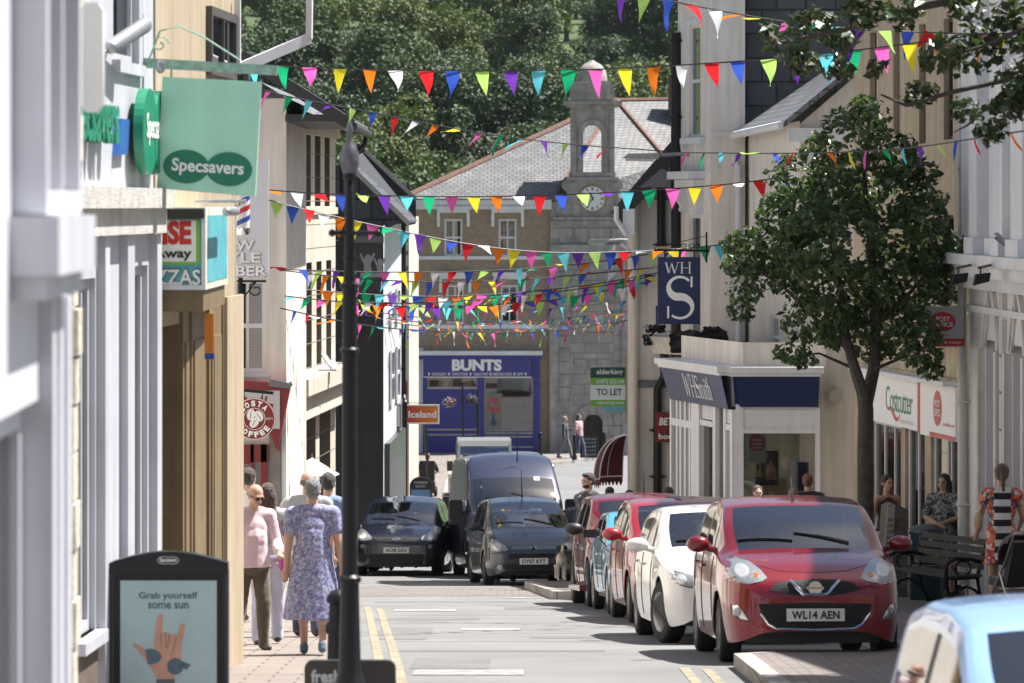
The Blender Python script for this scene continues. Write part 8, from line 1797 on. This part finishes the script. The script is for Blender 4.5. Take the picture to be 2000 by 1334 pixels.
MB().box(-w, w, -.02, .02, -h, h).build('board', SIGNW, r)
mb = MB(); flat(mb, [(-w, 17 * k), (w, 17 * k), (w, h), (-w, h)], FR, .022); mb.build('green_band', DG, r); mb = MB(); flat(mb, [(-w, 3 * k), (w, 3 * k), (w, 17 * k), (-w, 17 * k)], FR, .022); flat(mb, [(-w, -h), (w, -h), (w, -26 * k), (-w, -26 * k)], FR, .022); mb.build('lime_band', LIME, r)
mb = MB(); text(mb, 'alderking', FR, -22 * k, 29 * k, 21 * k, 34 * k, .026, bold=.02); text(mb, '01872 222174', FR, -22 * k, 31 * k, 6 * k, 14 * k, .026, bold=.015); text(mb, 'alderking.com', FR, -22 * k, 31 * k, -36 * k, -28 * k, .026, bold=.015); mb.build('lettering', SIGNW, r); mb = MB(); text(mb, 'TO LET', FR, -22 * k, 28 * k, -17 * k, -4 * k, .026, bold=.02); mb.build('dark_lettering', DG, r)
MB().box(-9 * k, w, -.02, .02, -h - 11 * k, -h - .5 * k).build('blue_strip', mat('pale blue strip', (.2, .5, .6), .5), r); mb = MB(); mb.bar((w + .02, .03, -h - .4), (w + .02, .03, h + .3), .07, .05); mb.build('stake', WOODL, r)
for (pa, pb, Y, lab) in (((1216, 297), (1316, 306), 79.5, 'long grey street lamp head reaching from black pipe towards the clock turret'), ((1148, 464), (1204, 472), 104, 'far grey street lamp head in front of granite bay')):
 a, b = at(*pa, Y), at(*pb, Y); d = b - a; r = thing('street_lamp', lab, 'street lamp', tuple(b))
 mb = MB(); mb.prism([(0, .0), (.62, -.02), (.66, .05), (.6, .10), (.1, .09)], lambda u, v, dd: (-d.length + u * d.length / .9, dd, v - .03), -.11, .11); mb.build('lantern', mat('lichened grey lamp', (.36, .36, .33), .6, var=.3, vs=8), r, True)
 MB().prism([(.05, -.05), (.55, -.06), (.55, -.022), (.05, -.005)], lambda u, v, dd: (-d.length + u * d.length / .9, dd, v - .03), -.09, .09).build('bowl', mat('clear lamp bowl', (.6, .6, .58), .15), r)
 mb = MB(); mb.tube([(-.25 * d.length, 0, .03), (.1, .05, .05), (.75 if Y < 90 else .9, .5, .02)], .035, 8); mb.build('arm', STEEL, r, True)
Y = 80.2; p = at(1199, 505, Y); r = thing('dome_camera', 'white dome camera on swan neck bracket at the cream corner', 'camera', tuple(p)); k = Y / F
mb = MB(); mb.lathe([(.001, .16), (.09, .14), (.13, .05), (.13, 0)], n=18); mb.build('housing', SIGNW, r, True); mb = MB(); mb.ball((0, 0, 0), (.115, .115, .13), 16, 10); mb.build('dome', mat('smoked dome', (.05, .05, .055), .1), r, True)
mb = MB(); mb.tube([(0, 0, .16), (.03, 0, .25), (.14, 0, .27), (.26, 0, .2), (.32, .3, .1), (.34, .6, .05)], .035, 8); mb.box(.18, .40, .2, .4, .45, .95); mb.tube([(.05, .1, 1.0), (.05, .1, .75), (.25, .2, .45)], .05, 8); mb.build('bracket', SIGNW, r, True)
Y = 84.0; a = at(1228, 934, Y); k = Y / F; r = thing('awning', 'burgundy quarter dome awning with white seams and scalloped edge', 'awning', (a.x, Y, a.z)); rx, rz_ = 68 * k, 84 * k; n, mN = 12, 8
mb = MB(); vs = []
for i in range(n + 1):
 t = R(90 * i / n)
 for j in range(mN + 1):
  u = R(-35 + 125 * j / mN); q = math.cos(t) ** .8; vs.append((-rx * q * math.cos(u - R(28)) if False else -rx * q * (math.cos(u) * .85 + .15), rx * q * math.sin(u) * .9, rz_ * math.sin(t)))
K = mN + 1
mb.add(vs, [(i * K + j, i * K + j + 1, (i + 1) * K + j + 1, (i + 1) * K + j) for i in range(n) for j in range(mN)])
mb.build('canopy', mat('burgundy awning cloth', (.13, .008, .016), .7, var=.15, sheen=.2), r, True, fix=False)
mb = MB()
for j in range(0, mN + 1, 2): mb.tube([Vector(vs[i * K + j]) * 1.004 for i in range(n + 1)], .012, 5)
mb.tube([Vector(vs[j]) * 1.004 for j in range(K)], .014, 5); mb.build('seam', SIGNW, r, True)
mb = MB(); e = [Vector(vs[j]) for j in range(K)]
for p, q in zip(e, e[1:]):
 for s_ in range(2):
  a_, b_ = p.lerp(q, s_ / 2), p.lerp(q, (s_ + 1) / 2); mb.add([a_, b_, b_ + Vector((0, 0, -.10)), a_.lerp(b_, .75) + Vector((0, 0, -.16)), a_.lerp(b_, .5) + Vector((0, 0, -.19)), a_.lerp(b_, .25) + Vector((0, 0, -.16)), a_ + Vector((0, 0, -.10))], [(0, 1, 2, 3, 4, 5, 6)])
mb.build('scalloped_edge', mat('burgundy awning cloth', (0, 0, 0)), r, fix=False)
g = gp(1151, 164.6); r = thing('chalkboard', 'dark chalkboard with handwriting leaning by the arched door', 'sign', g, R(-6)); MB().prism([(-.36, 0), (.36, 0), (.36, .86), (-.36, .86)], lambda a, b, d: (a, d + b * .12, b), -.02, .02).build('board', SIGNB, r)
mb = MB(); [text(mb, t, lambda a, b, d=0: (a, -.03 + b * .12 - d, b), -.28, .26, .70 - .15 * i, .79 - .15 * i, .002, bold=0, shear=.2) for i, t in enumerate(('Cream tea', 'Soup and', 'roll', 'Open now', 'Welcome'))]; mb.build('chalk_writing', GREYS, r)
g = gp(1097, 74.0, PV + .005)
def dog():
 b = MB(); B = lambda c, r_: b.ball(c, r_, 14, 10); C = lambda p, q, r0, r1: b.cap(p, q, r0, r1, 10)
 B((0, .08, .37), (.095, .14, .125)); C((0, .1, .37), (0, .42, .39), .098, .078); B((0, .46, .37), (.085, .12, .11)); C((0, .02, .42), (0, -.10, .54), .07, .062)
 B((0, -.13, .575), (.064, .075, .062)); C((0, -.16, .565), (0, -.26, .535), .042, .026); C((.045, -.11, .62), (.075, -.11, .60), .024, .02); C((.075, -.11, .60), (.082, -.13, .555), .022, .01); C((-.045, -.11, .62), (-.075, -.11, .60), .024, .02); C((-.075, -.11, .60), (-.082, -.13, .555), .022, .01)
 for s_ in (-1, 1):
  C((s_ * .055, .04, .32), (s_ * .06, .06, .18), .042, .028); C((s_ * .06, .06, .18), (s_ * .06, .035, .04), .027, .022); C((s_ * .06, .03, .028), (s_ * .06, -.02, .024), .026, .022)
  C((s_ * .06, .46, .34), (s_ * .065, .42, .21), .06, .038); C((s_ * .065, .42, .21), (s_ * .065, .52, .12), .03, .022); C((s_ * .065, .52, .12), (s_ * .065, .49, .03), .021, .02); C((s_ * .065, .48, .027), (s_ * .065, .44, .023), .025, .021)
 C((0, .56, .40), (0, .70, .30), .028, .02); C((0, .70, .30), (0, .76, .34), .02, .008)
 return blob(b, .009, 2, .004, 30)
me = dog(); r = thing('dog', 'black and white sheepdog standing on the kerb facing the camera', 'dog', g, R(4)); o = link('body', me, r, [mat('white fur', (.60, .56, .50), .9, var=.2, vs=20, bump=.6, bs=120), mat('black fur', (.014, .013, .014), .8, bump=.6, bs=120)])
for p in me.polygons:
 c = p.center; blk = (c.z > .505 and (abs(c.x) > .022 or c.y > -.08) and not (c.y < -.19 and c.z < .56)) or (c.y > .10 and c.z > .36 and abs(c.x + .03 * math.sin(c.y * 20)) < .2) or (c.y > .3 and c.z > .25)
 p.material_index = 1 if blk else 0
mb = MB(); mb.ball((0, -.283, .543), (.016, .012, .012), 10, 8); mb.build('nose', SIGNB, r, True)
for s_ in (-1, 1): MB().ball((s_ * .030, -.188, .592), (.009, .007, .009), 10, 8).build('eye', SIGNB, r, True)
MB().lathe([(.068, 0), (.070, .012), (.068, .024)], n=18).build('collar', MAROON, r, True).location = (0, -.06, .475)
g = gp(1845, 61.2); r = thing('pillar_box', 'wide red oval pillar box behind the woman in grey patterned dress', 'post box', g)
MB().lathe([(.30, .02), (.30, 1.22), (.31, 1.24), (.31, 1.30), (.29, 1.31)], n=32, sx=1.05, sy=.7).build('body', RED, r, True); MB().lathe([(.29, 1.31), (.345, 1.33), (.35, 1.38), (.30, 1.43), (.16, 1.47), (.001, 1.49)], n=32, sx=1.08, sy=.75).build('cap', RED, r, True); MB().lathe([(.32, 0), (.32, .1), (.30, .12)], n=32, sx=1.05, sy=.7).build('base', SIGNB, r, True)
mb = MB(); mb.box(-.20, -.04, -.235, -.20, 1.12, 1.16); mb.box(.04, .20, -.235, -.20, 1.12, 1.16); mb.build('slot', SIGNB, r); MB().box(-.2, -.12, -.225, -.19, .78, .93).build('notice', SIGNW, r)
g = gp(1809, 57.0); r = thing('litter_bin', 'round dark teal litter bin with gold lettering beside the bench', 'litter bin', g); TE = mat('dark teal plastic', (.008, .032, .045), .35)
MB().lathe([(.22, 0), (.235, .05), (.235, .66), (.25, .68), (.25, .72)], n=28).build('body', TE, r, True)
mb = MB();
for a0 in range(4):
 a = R(45 + 90 * a0); mb.prism([(.235 * math.cos(a + t), .235 * math.sin(a + t)) for t in (-.22, -.1, .1, .22)] + [(.20 * math.cos(a + t), .20 * math.sin(a + t)) for t in (.22, .1, -.1, -.22)], lambda p, q, d: (p, q, d), .72, .90)
mb.build('pillar', TE, r, True); MB().lathe([(.25, .90), (.255, .93), (.24, .97), (.12, 1.02), (.001, 1.03)], n=28).build('lid', TE, r, True); MB().lathe([(.20, .60), (.20, .72)], n=20).build('liner', SIGNB, r, True)
mb = MB(); text(mb, 'LITTER', lambda a, b, d=0: (.237 * math.sin(a / .237), -.237 * math.cos(a / .237), b), -.19, .19, .53, .62, 0, bold=.02); mb.build('lettering', mat('gold leaf lettering', (.42, .30, .10), .4, .3), r)
mb = MB(); mb.lathe([(.238, .48), (.241, .485), (.238, .49)], n=28); mb.lathe([(.238, .64), (.241, .645), (.238, .65)], n=28); mb.build('gold_band', mat('gold leaf lettering', (0, 0, 0)), r, True)
g = gp(1846, 54); r = thing('park_bench', 'cast iron bench with scrolled ends and grey timber slats facing the road', 'bench', g, R(-62)); W_ = .75
BW = mat('weathered bench slat', (.05, .048, .046), .7, var=.3, vs=9)
mb = MB(); [mb.box(-W_, W_, -.42 + i * .10, -.34 + i * .10, .42, .45) for i in range(5)]; mb.build('seat', BW, r)
mb = MB(); [mb.bar((-W_, .07 + .03 * i, .55 + i * .10), (W_, .07 + .03 * i, .55 + i * .10), .025, .08) for i in range(4)]; mb.build('backrest', BW, r)
for s_ in (-1, 1):
 mb = MB(); x = s_ * (W_ - .08)
 mb.tube([(x, -.44, 0), (x, -.38, .15), (x, -.42, .30), (x, -.44, .44), (x, -.42, .60), (x, -.30, .66), (x, -.05, .64), (x, .10, .60)], .026, 8); mb.tube([(x, .20, 0), (x, .08, .18), (x, .04, .42), (x, .10, .62), (x, .20, .92)], .026, 8); mb.tube([(x, -.42, .41), (x, .06, .41)], .024, 8)
 mb.tube([(x, -.18 + .12 * math.cos(t * .45), .53 + .095 * math.sin(t * .45)) for t in range(15)], .014, 6); mb.tube([(x, -.38, .15), (x, -.25, .28), (x, -.12, .30), (x, 0, .25), (x, .12, .14)], .018, 6); mb.cap((x, -.50, .015), (x, -.40, .02), .03, .03); mb.cap((x, .16, .02), (x, .26, .015), .03, .03)
 mb.build('bench_end', IRON, r, True)
g = gp(1742, 59.0); r = thing('inscribed_stone', 'upright granite stone with white inscribed edge beside the litter bin', 'stone', g, R(10)); hS = CZ - (983 - 400) * 59 / F - g[2]
def stn(a, b, d): return (a + b * .06, d, b)
mb = MB(); mb.prism([(-.16, 0), (-.14, hS * .97), (-.06, hS), (.16, hS * .93), (.22, 0)], stn, -.02, .34); mb.build('stone', mat('speckled granite', (.16, .145, .12), .9, var=.5, vs=14, bump=.8, bs=50), r)
mb = MB(); mb.prism([(-.17, .02), (-.15, hS * .96), (-.04, hS * .985), (-.03, .02)], stn, -.045, -.022); f_ = mb.build('inscribed_face', mat('pale dressed stone', (.42, .41, .38), .7, var=.12, vs=5), r)
mb = MB(); rg = random.Random(4)
for i in range(13): text(mb, rg.choice(('BEACON', 'PRIORY', 'MARKET', 'FORE', 'LANE', 'STONE')), lambda a, b, d=0: stn(a, b, -.046 - d), -.145 + (0 if i % 2 else .01), -.045, .08 + i * .082, .12 + i * .082, .001, bold=.02)
mb.build('inscription', SIGNB, f_)
g = gp(1716, 60.0); r = thing('pavement_sign', 'small white framed pavement board half hidden by the inscribed stone', 'sign', g); MB().box(-.2, .2, -.02, .02, .0, .95).build('frame', PLASTIC, r); MB().box(-.17, .17, -.027, -.022, .35, .92).build('poster', SIGNW, r)
# trees
BARK = mat('grey bark', (.075, .065, .055), .9, var=.4, vs=8, bump=.9, bs=30)
def clump_mesh(name, lobes, n, ls, seed, mats, shell=.55, cull=-.22):
 """a crown of leaf sprays spread through uneven lobes, gaps left between them"""
 rg = np.random.default_rng(seed); w = np.array([l[3] * l[4] * l[5] for l in lobes]) ** (2 / 3); w = w / w.sum(); V = []; F = []; Mi = []
 ids = rg.choice(len(lobes), n, p=w)
 for i in ids:
  cx, cy, cz, rx, ry, rz = lobes[i]; v = rg.normal(size=3); v /= np.linalg.norm(v); q = shell + (1 - shell) * rg.random() ** .6
  if noise.noise(Vector((cx + v[0] * 1.6, cy + v[1] * 1.6, cz + v[2] * 1.6)) * (1.1 / max(rx, .3))) < cull: continue
  p = np.array((cx + v[0] * rx * q, cy + v[1] * ry * q, cz + v[2] * rz * q)); nn = v * .55 + rg.normal(size=3) * .55 + np.array((0, 0, .45)); nn /= np.linalg.norm(nn)
  a = np.cross(nn, rg.normal(size=3)); a /= np.linalg.norm(a); b = np.cross(nn, a); l = ls * rg.uniform(.5, 1.5); o = len(V)
  V += [p - a * l * .5, p - b * l * .30 + nn * l * .10, p + a * l * .5, p + b * l * .30 + nn * l * .10]; F.append((o, o + 1, o + 2, o + 3)); Mi.append(int(rg.integers(mats)))
 me = bpy.data.meshes.new(name); me.from_pydata([tuple(v) for v in V], [], F); me.polygons.foreach_set('material_index', Mi); return me
rg = random.Random(11); KINDS = []
GR = [((.050, .082, .027), (.068, .105, .033)), ((.028, .052, .022), (.036, .064, .026)), ((.09, .12, .036), (.11, .145, .042)), ((.078, .098, .062), (.10, .118, .08)), ((.036, .064, .022), (.052, .085, .027))]
NMS = [('mid green broadleaf tree', 'mid green'), ('dark green dense tree', 'dark green'), ('bright yellow green tree', 'yellow green'), ('silvery grey green tree', 'silver green'), ('deep green spreading tree', 'deep green')]
for k, (c1, c2) in enumerate(GR):
 for vv in range(2):
  lobes = []; Hh = rg.uniform(8.5, 11); Rr = rg.uniform(3.2, 4.4)
  for i in range(15):
   a = rg.random() * 6.28; t = rg.random(); rr_ = Rr * (1 - .55 * abs(t - .35)) * rg.uniform(.25, .8); s_ = rg.uniform(1.0, 1.9); lobes.append((rr_ * math.cos(a), rr_ * math.sin(a), Hh * (.30 + .60 * t), s_, s_, s_ * .8))
  lobes.append((0, 0, Hh * .6, Rr * .6, Rr * .6, Hh * .3))
  me = clump_mesh('crown', lobes, 11000, .28, 20 + k * 3 + vv, 2)
  mats_ = [leafmat('leaf %d %d' % (k, j), c, .16, .62) for j, c in enumerate((c1, c2))]
  for m in mats_: me.materials.append(m)
  tb = MB(); tb.tube([(0, 0, -.6), (.1, .05, 1.8), (0, 0, Hh * .45), (.2, -.1, Hh * .75)], [.3, .22, .16, .05], 7)
  for i in range(4): a = rg.random() * 6.28; tb.tube([(0, 0, Hh * (.25 + .08 * i)), (1.1 * math.cos(a), 1.1 * math.sin(a), Hh * (.42 + .08 * i)), (2.2 * math.cos(a), 2.2 * math.sin(a), Hh * (.5 + .09 * i))], [.12, .07, .02], 5)
  tm = tb.mesh('trunk'); tm.materials.append(BARK); KINDS.append((k, me, tm))
Yr = 203.0; ntree = 0
while Yr < 560:
 x0, x1 = -.078 * Yr, .052 * Yr; sp = 6.4 if Yr < 330 else 8.5; x = x0 + rg.random() * 3
 while x < x1:
  yy = Yr + rg.uniform(-4, 4); zz = noise.noise(Vector((x * .045, yy * .03, 5))); k = 1 if zz < -.22 else 4 if zz < .02 else 0 if zz < .22 else (2 if rg.random() < .6 else 3)
  if rg.random() < .22: k = rg.randrange(5)
  if Yr < 235 and x > 6: k = rg.choice((2, 0))
  kk, cm, tm = KINDS[k * 2 + rg.randrange(2)]; s_ = rg.uniform(.75, 1.25)
  r = thing('hillside_tree', NMS[k][0] + ' in the wood climbing the hill behind the town hall', 'tree', (x, yy, terrain_z(x, yy) - .2), rg.random() * 6.28, 'trees on the wooded hill, ' + NMS[k][1]); r.scale = (s_, s_, s_ * rg.uniform(.85, 1.15)); link('crown', cm, r); link('trunk', tm, r); ntree += 1
  x += sp * rg.uniform(.75, 1.3)
 Yr += 9 if Yr < 330 else 15
Y = 57.0; k = Y / F; g = gp(1690, Y); r = thing('street_tree', 'bushy dark green street tree with forked trunk in front of the grocer', 'tree', g)
q = lambda px, py, dy=0: (at(px, py, Y).x - g[0], dy, at(px, py, Y).z - g[2])
LB_ = [(1640, 290, 62, 80), (1700, 240, 40, 55), (1565, 350, 65, 60), (1720, 380, 95, 70), (1500, 490, 75, 55), (1620, 480, 120, 90), (1760, 540, 105, 85), (1850, 480, 45, 40), (1590, 620, 75, 55), (1700, 650, 100, 65), (1790, 690, 45, 30), (1455, 560, 40, 40), (1835, 600, 40, 50), (1550, 420, 80, 60), (1660, 560, 120, 80), (1780, 420, 60, 60), (1545, 690, 40, 22), (1440, 480, 30, 30), (1800, 340, 35, 35), (1640, 390, 90, 80), (1880, 480, 24, 22), (1800, 480, 70, 70), (1850, 560, 45, 50), (1780, 650, 60, 50), (1540, 500, 90, 80), (1730, 300, 60, 50), (1600, 290, 40, 35), (1690, 205, 22, 26), (1430, 520, 26, 20), (1450, 610, 30, 22), (1560, 700, 36, 16), (1880, 520, 26, 24), (1840, 390, 28, 22), (1520, 400, 30, 26), (1760, 330, 28, 24), (1810, 720, 26, 18)]
lobes = []
for i, (px, py, a, b) in enumerate(LB_): c = q(px, py, ((i * 7) % 5 - 2) * .38); lobes.append((c[0], c[1], c[2], a * k, a * k * .95, b * k))
me = clump_mesh('crown', lobes, 24000, .11, 5, 3, shell=.5, cull=-.02)
for j, c in enumerate(((.036, .064, .023), (.054, .092, .032), (.085, .13, .045))): me.materials.append(leafmat('street leaf %d' % j, c, .28, .34))
link('crown', me, r)
mb = MB(); mb.tube([(0, 0, -.1), q(1691, 1000), q(1690, 880), q(1691, 800), q(1688, 770)], [.135, .115, .11, .105, .10], 12); mb.build('trunk', BARK, r, True)
for pts, rr in (([(1688, 780), (1668, 720), (1652, 660), (1640, 560), (1620, 440), (1600, 330)], .09), ([(1692, 790), (1708, 720), (1712, 620), (1700, 480), (1690, 330), (1700, 220)], .10), ([(1655, 680), (1600, 630), (1530, 560), (1450, 510)], .04), ([(1710, 640), (1770, 580), (1840, 500)], .045), ([(1708, 720), (1760, 700), (1800, 690)], .03), ([(1640, 560), (1570, 460), (1540, 380)], .04), ([(1700, 480), (1760, 420), (1800, 350)], .04), ([(1668, 720), (1600, 690), (1540, 695)], .025)):
 n = len(pts); mb = MB(); mb.tube([q(px, py, .12 * math.sin(i * 2 + px)) for i, (px, py) in enumerate(pts)], [rr * (1 - .75 * i / (n - 1)) for i in range(n)], 7); mb.build('limb', BARK, r, True)
Y = 34.0; k = Y / F; g = gp(2440, Y); r = thing('overhanging_tree', 'near tree at the right whose leafy boughs hang across the top corner', 'tree', g)
LB2 = [(1530, 90, 42, 35), (1500, 65, 25, 22), (1600, 45, 55, 40), (1690, 25, 55, 35), (1640, 130, 32, 30), (1760, 35, 40, 30), (1850, 110, 55, 40), (1930, 85, 55, 55), (1980, 170, 50, 50), (1800, 180, 38, 30), (1875, 215, 32, 28), (1935, 255, 35, 30), (1990, 40, 60, 55), (1960, 210, 50, 35), (1570, 120, 38, 30), (2050, 120, 90, 90), (2140, 60, 120, 110), (1650, 75, 35, 30), (1880, 20, 40, 30), (1715, 130, 25, 20), (2250, -40, 160, 130), (2400, -120, 200, 150), (1840, -40, 120, 50), (1660, -40, 90, 40)]
lobes = []
for i, (px, py, a, b) in enumerate(LB2): c = q(px, py, ((i * 7) % 5 - 2) * .22); lobes.append((c[0], c[1], c[2], a * k, a * k, b * k))
me = clump_mesh('crown', lobes, 9000, .09, 9, 3, shell=.2)
for j, c in enumerate(((.026, .05, .018), (.04, .072, .024), (.06, .055, .028))): me.materials.append(leafmat('overhang leaf %d' % j, c, .22, .32))
link('crown', me, r)
for pts, rr in (([(2440, 1500), (2430, 700), (2380, 200), (2330, -60)], .17), ([(2380, 200), (2150, 120), (1990, 150), (1860, 180), (1770, 205), (1720, 185)], .035), ([(2340, -20), (2100, -30), (1900, -10), (1760, 20), (1640, 60), (1520, 85)], .07), ([(1990, 150), (1930, 210), (1890, 245), (1865, 258)], .02), ([(1760, 20), (1700, 35), (1660, 95), (1640, 130)], .02), ([(2100, -30), (1990, 60), (1920, 90), (1850, 110)], .03)):
 n = len(pts); mb = MB(); mb.tube([q(px, py, .1 * math.sin(i + px)) for i, (px, py) in enumerate(pts)], [rr * (1 - .75 * i / (n - 1)) for i in range(n)], 7); mb.build('limb' if rr < .15 else 'trunk', BARK, r, True)
# bunting
CL = [(.12, .58, .68), (.01, .38, .16), (.80, .12, .45), (.80, .68, .03), (.82, .20, .015), (.78, .78, .80), (.66, .02, .025), (.04, .10, .52), (.42, .68, .16), (.15, .04, .38)]
CN = ['turquoise', 'emerald', 'pink', 'yellow', 'orange', 'white', 'red', 'blue', 'lime', 'violet']
FM = []
for i, c in enumerate(CL):
 m = cloth_thin('%s pennant cloth' % CN[i], c, .55); row = []
 for v in range(4):
  vs, nr = [], 7; am = (.008, .016, .026, -.018)[v]; sk = (.0, .025, -.03, .015)[v]
  for a in range(nr + 1):
   t = a / nr; w = .116 * (1 - t) + .001
   for b in range(4): u = b / 3 * 2 - 1; vs.append((u * w + sk * t * t, am * math.sin(t * 4.2 + u * .8 + v), -.32 * t - .004))
  me = bpy.data.meshes.new('pennant'); me.from_pydata(vs, [], [(a * 4 + b, a * 4 + b + 1, a * 4 + b + 5, a * 4 + b + 4) for a in range(nr) for b in range(3)]); me.polygons.foreach_set('use_smooth', [True] * len(me.polygons)); me.materials.append(m); row.append(me)
 FM.append(row)
def bunting(label, pts, Y0, Y1, n, pa, pb, c0, step, sz=1.0, calm=.5):
 a, b = pts[0][0], pts[-1][0]; xs_ = [p[0] for p in pts]; P = []
 for i in range(61):
  px = lerp(a, b, i / 60); py = float(np.interp(px, xs_, [p[1] for p in pts])); P.append(at(px, py, lerp(Y0, Y1, i / 60)))
 for _ in range(10):
  for i in range(1, 60): P[i].z = (P[i - 1].z + 2 * P[i].z + P[i + 1].z) / 4
 o = P[30].copy(); r = thing('bunting', label, 'bunting', tuple(o), 0, 'bunting strings across the street')
 mb = MB(); mb.tube([p - o for p in P], .006 + .00006 * max(Y0, Y1), 5); mb.build('cord', SIGNB, r)
 ia, ib = (pa - a) / (b - a) * 60, (pb - a) / (b - a) * 60
 for i in range(n):
  f_ = lerp(ia, ib, i / (n - 1)) + rnd.uniform(-.12, .12); f_ = min(max(f_, 0), 59.99); j = int(f_); p = P[j].lerp(P[j + 1], f_ - j); t = (P[min(j + 1, 60)] - P[j]).normalized()
  w = abs(rnd.gauss(0, 1)) * R(22) * (1 - calm) * 2 + R(4)
  if rnd.random() < .15 * (1 - calm) * 2: w = R(rnd.uniform(55, 92))
  nrm = t.cross(Vector((0, 0, 1))).normalized(); dn = (Vector((0, 0, -1)) * math.cos(w) + (-nrm if rnd.random() < .75 else nrm) * math.sin(w) + t * rnd.gauss(.0, .24 * (1.25 - calm))).normalized(); yv = t.cross(-dn)
  m = Matrix((t * sz, yv * sz, -dn * sz * rnd.uniform(.85, 1.12))).transposed().to_4x4(); m.translation = p - o
  k = bpy.data.objects.new('pennant', FM[(c0 + step * i) % 10][rnd.randrange(4)]); COL.objects.link(k); k.parent = r; k.matrix_basis = m
bunting('long bunting string passing just in front of the clock turret dome', [(380, 118), (600, 132), (800, 138), (1000, 140), (1200, 135), (1480, 118), (1660, 100), (1930, 66)], 57, 49, 25, 497, 1835, 0, 1, 1.02, .9)
bunting('topmost bunting string rising out of the frame above the hill', [(1100, -45), (1300, 0), (1400, 20), (1530, 43), (1690, 60), (1930, 67), (2060, 62)], 45, 52, 17, 1210, 1960, 9, -1, 1.05, .6)
bunting('bunting string sloping down from the mint sign to the black pipe', [(420, 145), (520, 180), (600, 196), (700, 214), (840, 243), (960, 264), (1100, 281), (1320, 297)], 64, 79, 18, 480, 1185, 3, -1, 1.05, .45)
bunting('bunting string running through the street tree crown to the right edge', [(1318, 298), (1480, 300), (1610, 299), (1730, 293), (1830, 283), (1930, 266), (2040, 250)], 62, 46, 19, 1340, 1975, 2, -1, .74, .6)
bunting('bunting string across the clock face', [(505, 370), (650, 380), (900, 385), (1100, 381), (1250, 373), (1440, 359), (1550, 343)], 70.5, 68, 24, 537, 1528, 4, 1, 1.0, .45)
bunting('bunting string drooping below the upper hall windows to the navy sign top', [(515, 388), (600, 411), (700, 433), (800, 455), (900, 475), (1000, 489), (1100, 495), (1250, 491), (1400, 481), (1450, 470)], 70.5, 74, 29, 542, 1408, 8, -1, 1.0, .5)
bunting('bunting string between the hall window rows, ending at the navy sign', [(548, 526), (700, 531), (850, 532), (1000, 527), (1150, 515), (1320, 488)], 71.2, 79.5, 24, 558, 1305, 6, 1, .98, .45)
bunting('bunting string touching the hoods of the lower hall windows', [(552, 528), (640, 539), (700, 545), (850, 552), (1000, 548), (1150, 535), (1285, 522)], 71.2, 79.5, 23, 605, 1255, 5, -1, .95, .4)
bunting('bunting string over the lower hall window panes', [(556, 578), (660, 590), (800, 593), (900, 588), (1050, 575), (1200, 555), (1280, 538)], 71.2, 80, 24, 570, 1265, 0, 1, .95, .35)
bunting('lowest left bunting string hanging over the charcoal wall towards newsagent', [(548, 602), (650, 625), (750, 641), (850, 647), (1000, 651), (1100, 646), (1228, 625)], 71.2, 100, 26, 575, 1218, 7, -1, 1.0, .7)
bunting('far crowded bunting string, upper of the tangle over the newsagent', [(672, 592), (800, 600), (900, 600), (1100, 585), (1278, 548)], 83, 80.5, 26, 690, 1260, 2, 1, .9, .2)
bunting('far crowded bunting string, second in the tangle over the newsagent', [(690, 604), (800, 618), (900, 628), (1050, 626), (1226, 608)], 89, 112, 34, 705, 1222, 5, -1, .9, .2)
bunting('far crowded bunting string, third in the tangle over the newsagent', [(700, 614), (800, 628), (900, 635), (1080, 630), (1224, 612)], 90, 120, 36, 720, 1220, 9, 1, .9, .2)
bunting('bunting string with twisted flags just above the lower hall window sills', [(600, 566), (700, 574), (850, 580), (1000, 573), (1150, 558), (1290, 532)], 78.5, 80.5, 26, 640, 1270, 4, -1, .95, .25)
bunting('far crowded bunting string, topmost of the tangle at the lower hall sills', [(660, 584), (800, 594), (950, 606), (1080, 602), (1226, 588)], 85, 104, 30, 700, 1220, 8, 1, .95, .25)
bunting('far crowded bunting string, nearest the newsagent canopy', [(760, 628), (850, 642), (950, 648), (1100, 640), (1224, 620)], 94, 132, 34, 775, 1220, 1, -1, .95, .3)
# summer haze
m = bpy.data.materials.new('summer haze'); m.use_nodes = True; n_ = m.node_tree; n_.nodes.clear()
o_ = _n(n_, 'ShaderNodeOutputMaterial'); v_ = _n(n_, 'ShaderNodeVolumePrincipled'); v_.inputs['Density'].default_value = .00005; v_.inputs['Color'].default_value = (.80, .87, .95, 1); v_.inputs['Anisotropy'].default_value = .3
n_.links.new(v_.outputs[0], o_.inputs['Volume'])
tag(MB().box(-910, 910, -60, 1410, -4, 90).build('haze', m, uv=False), kind='stuff')
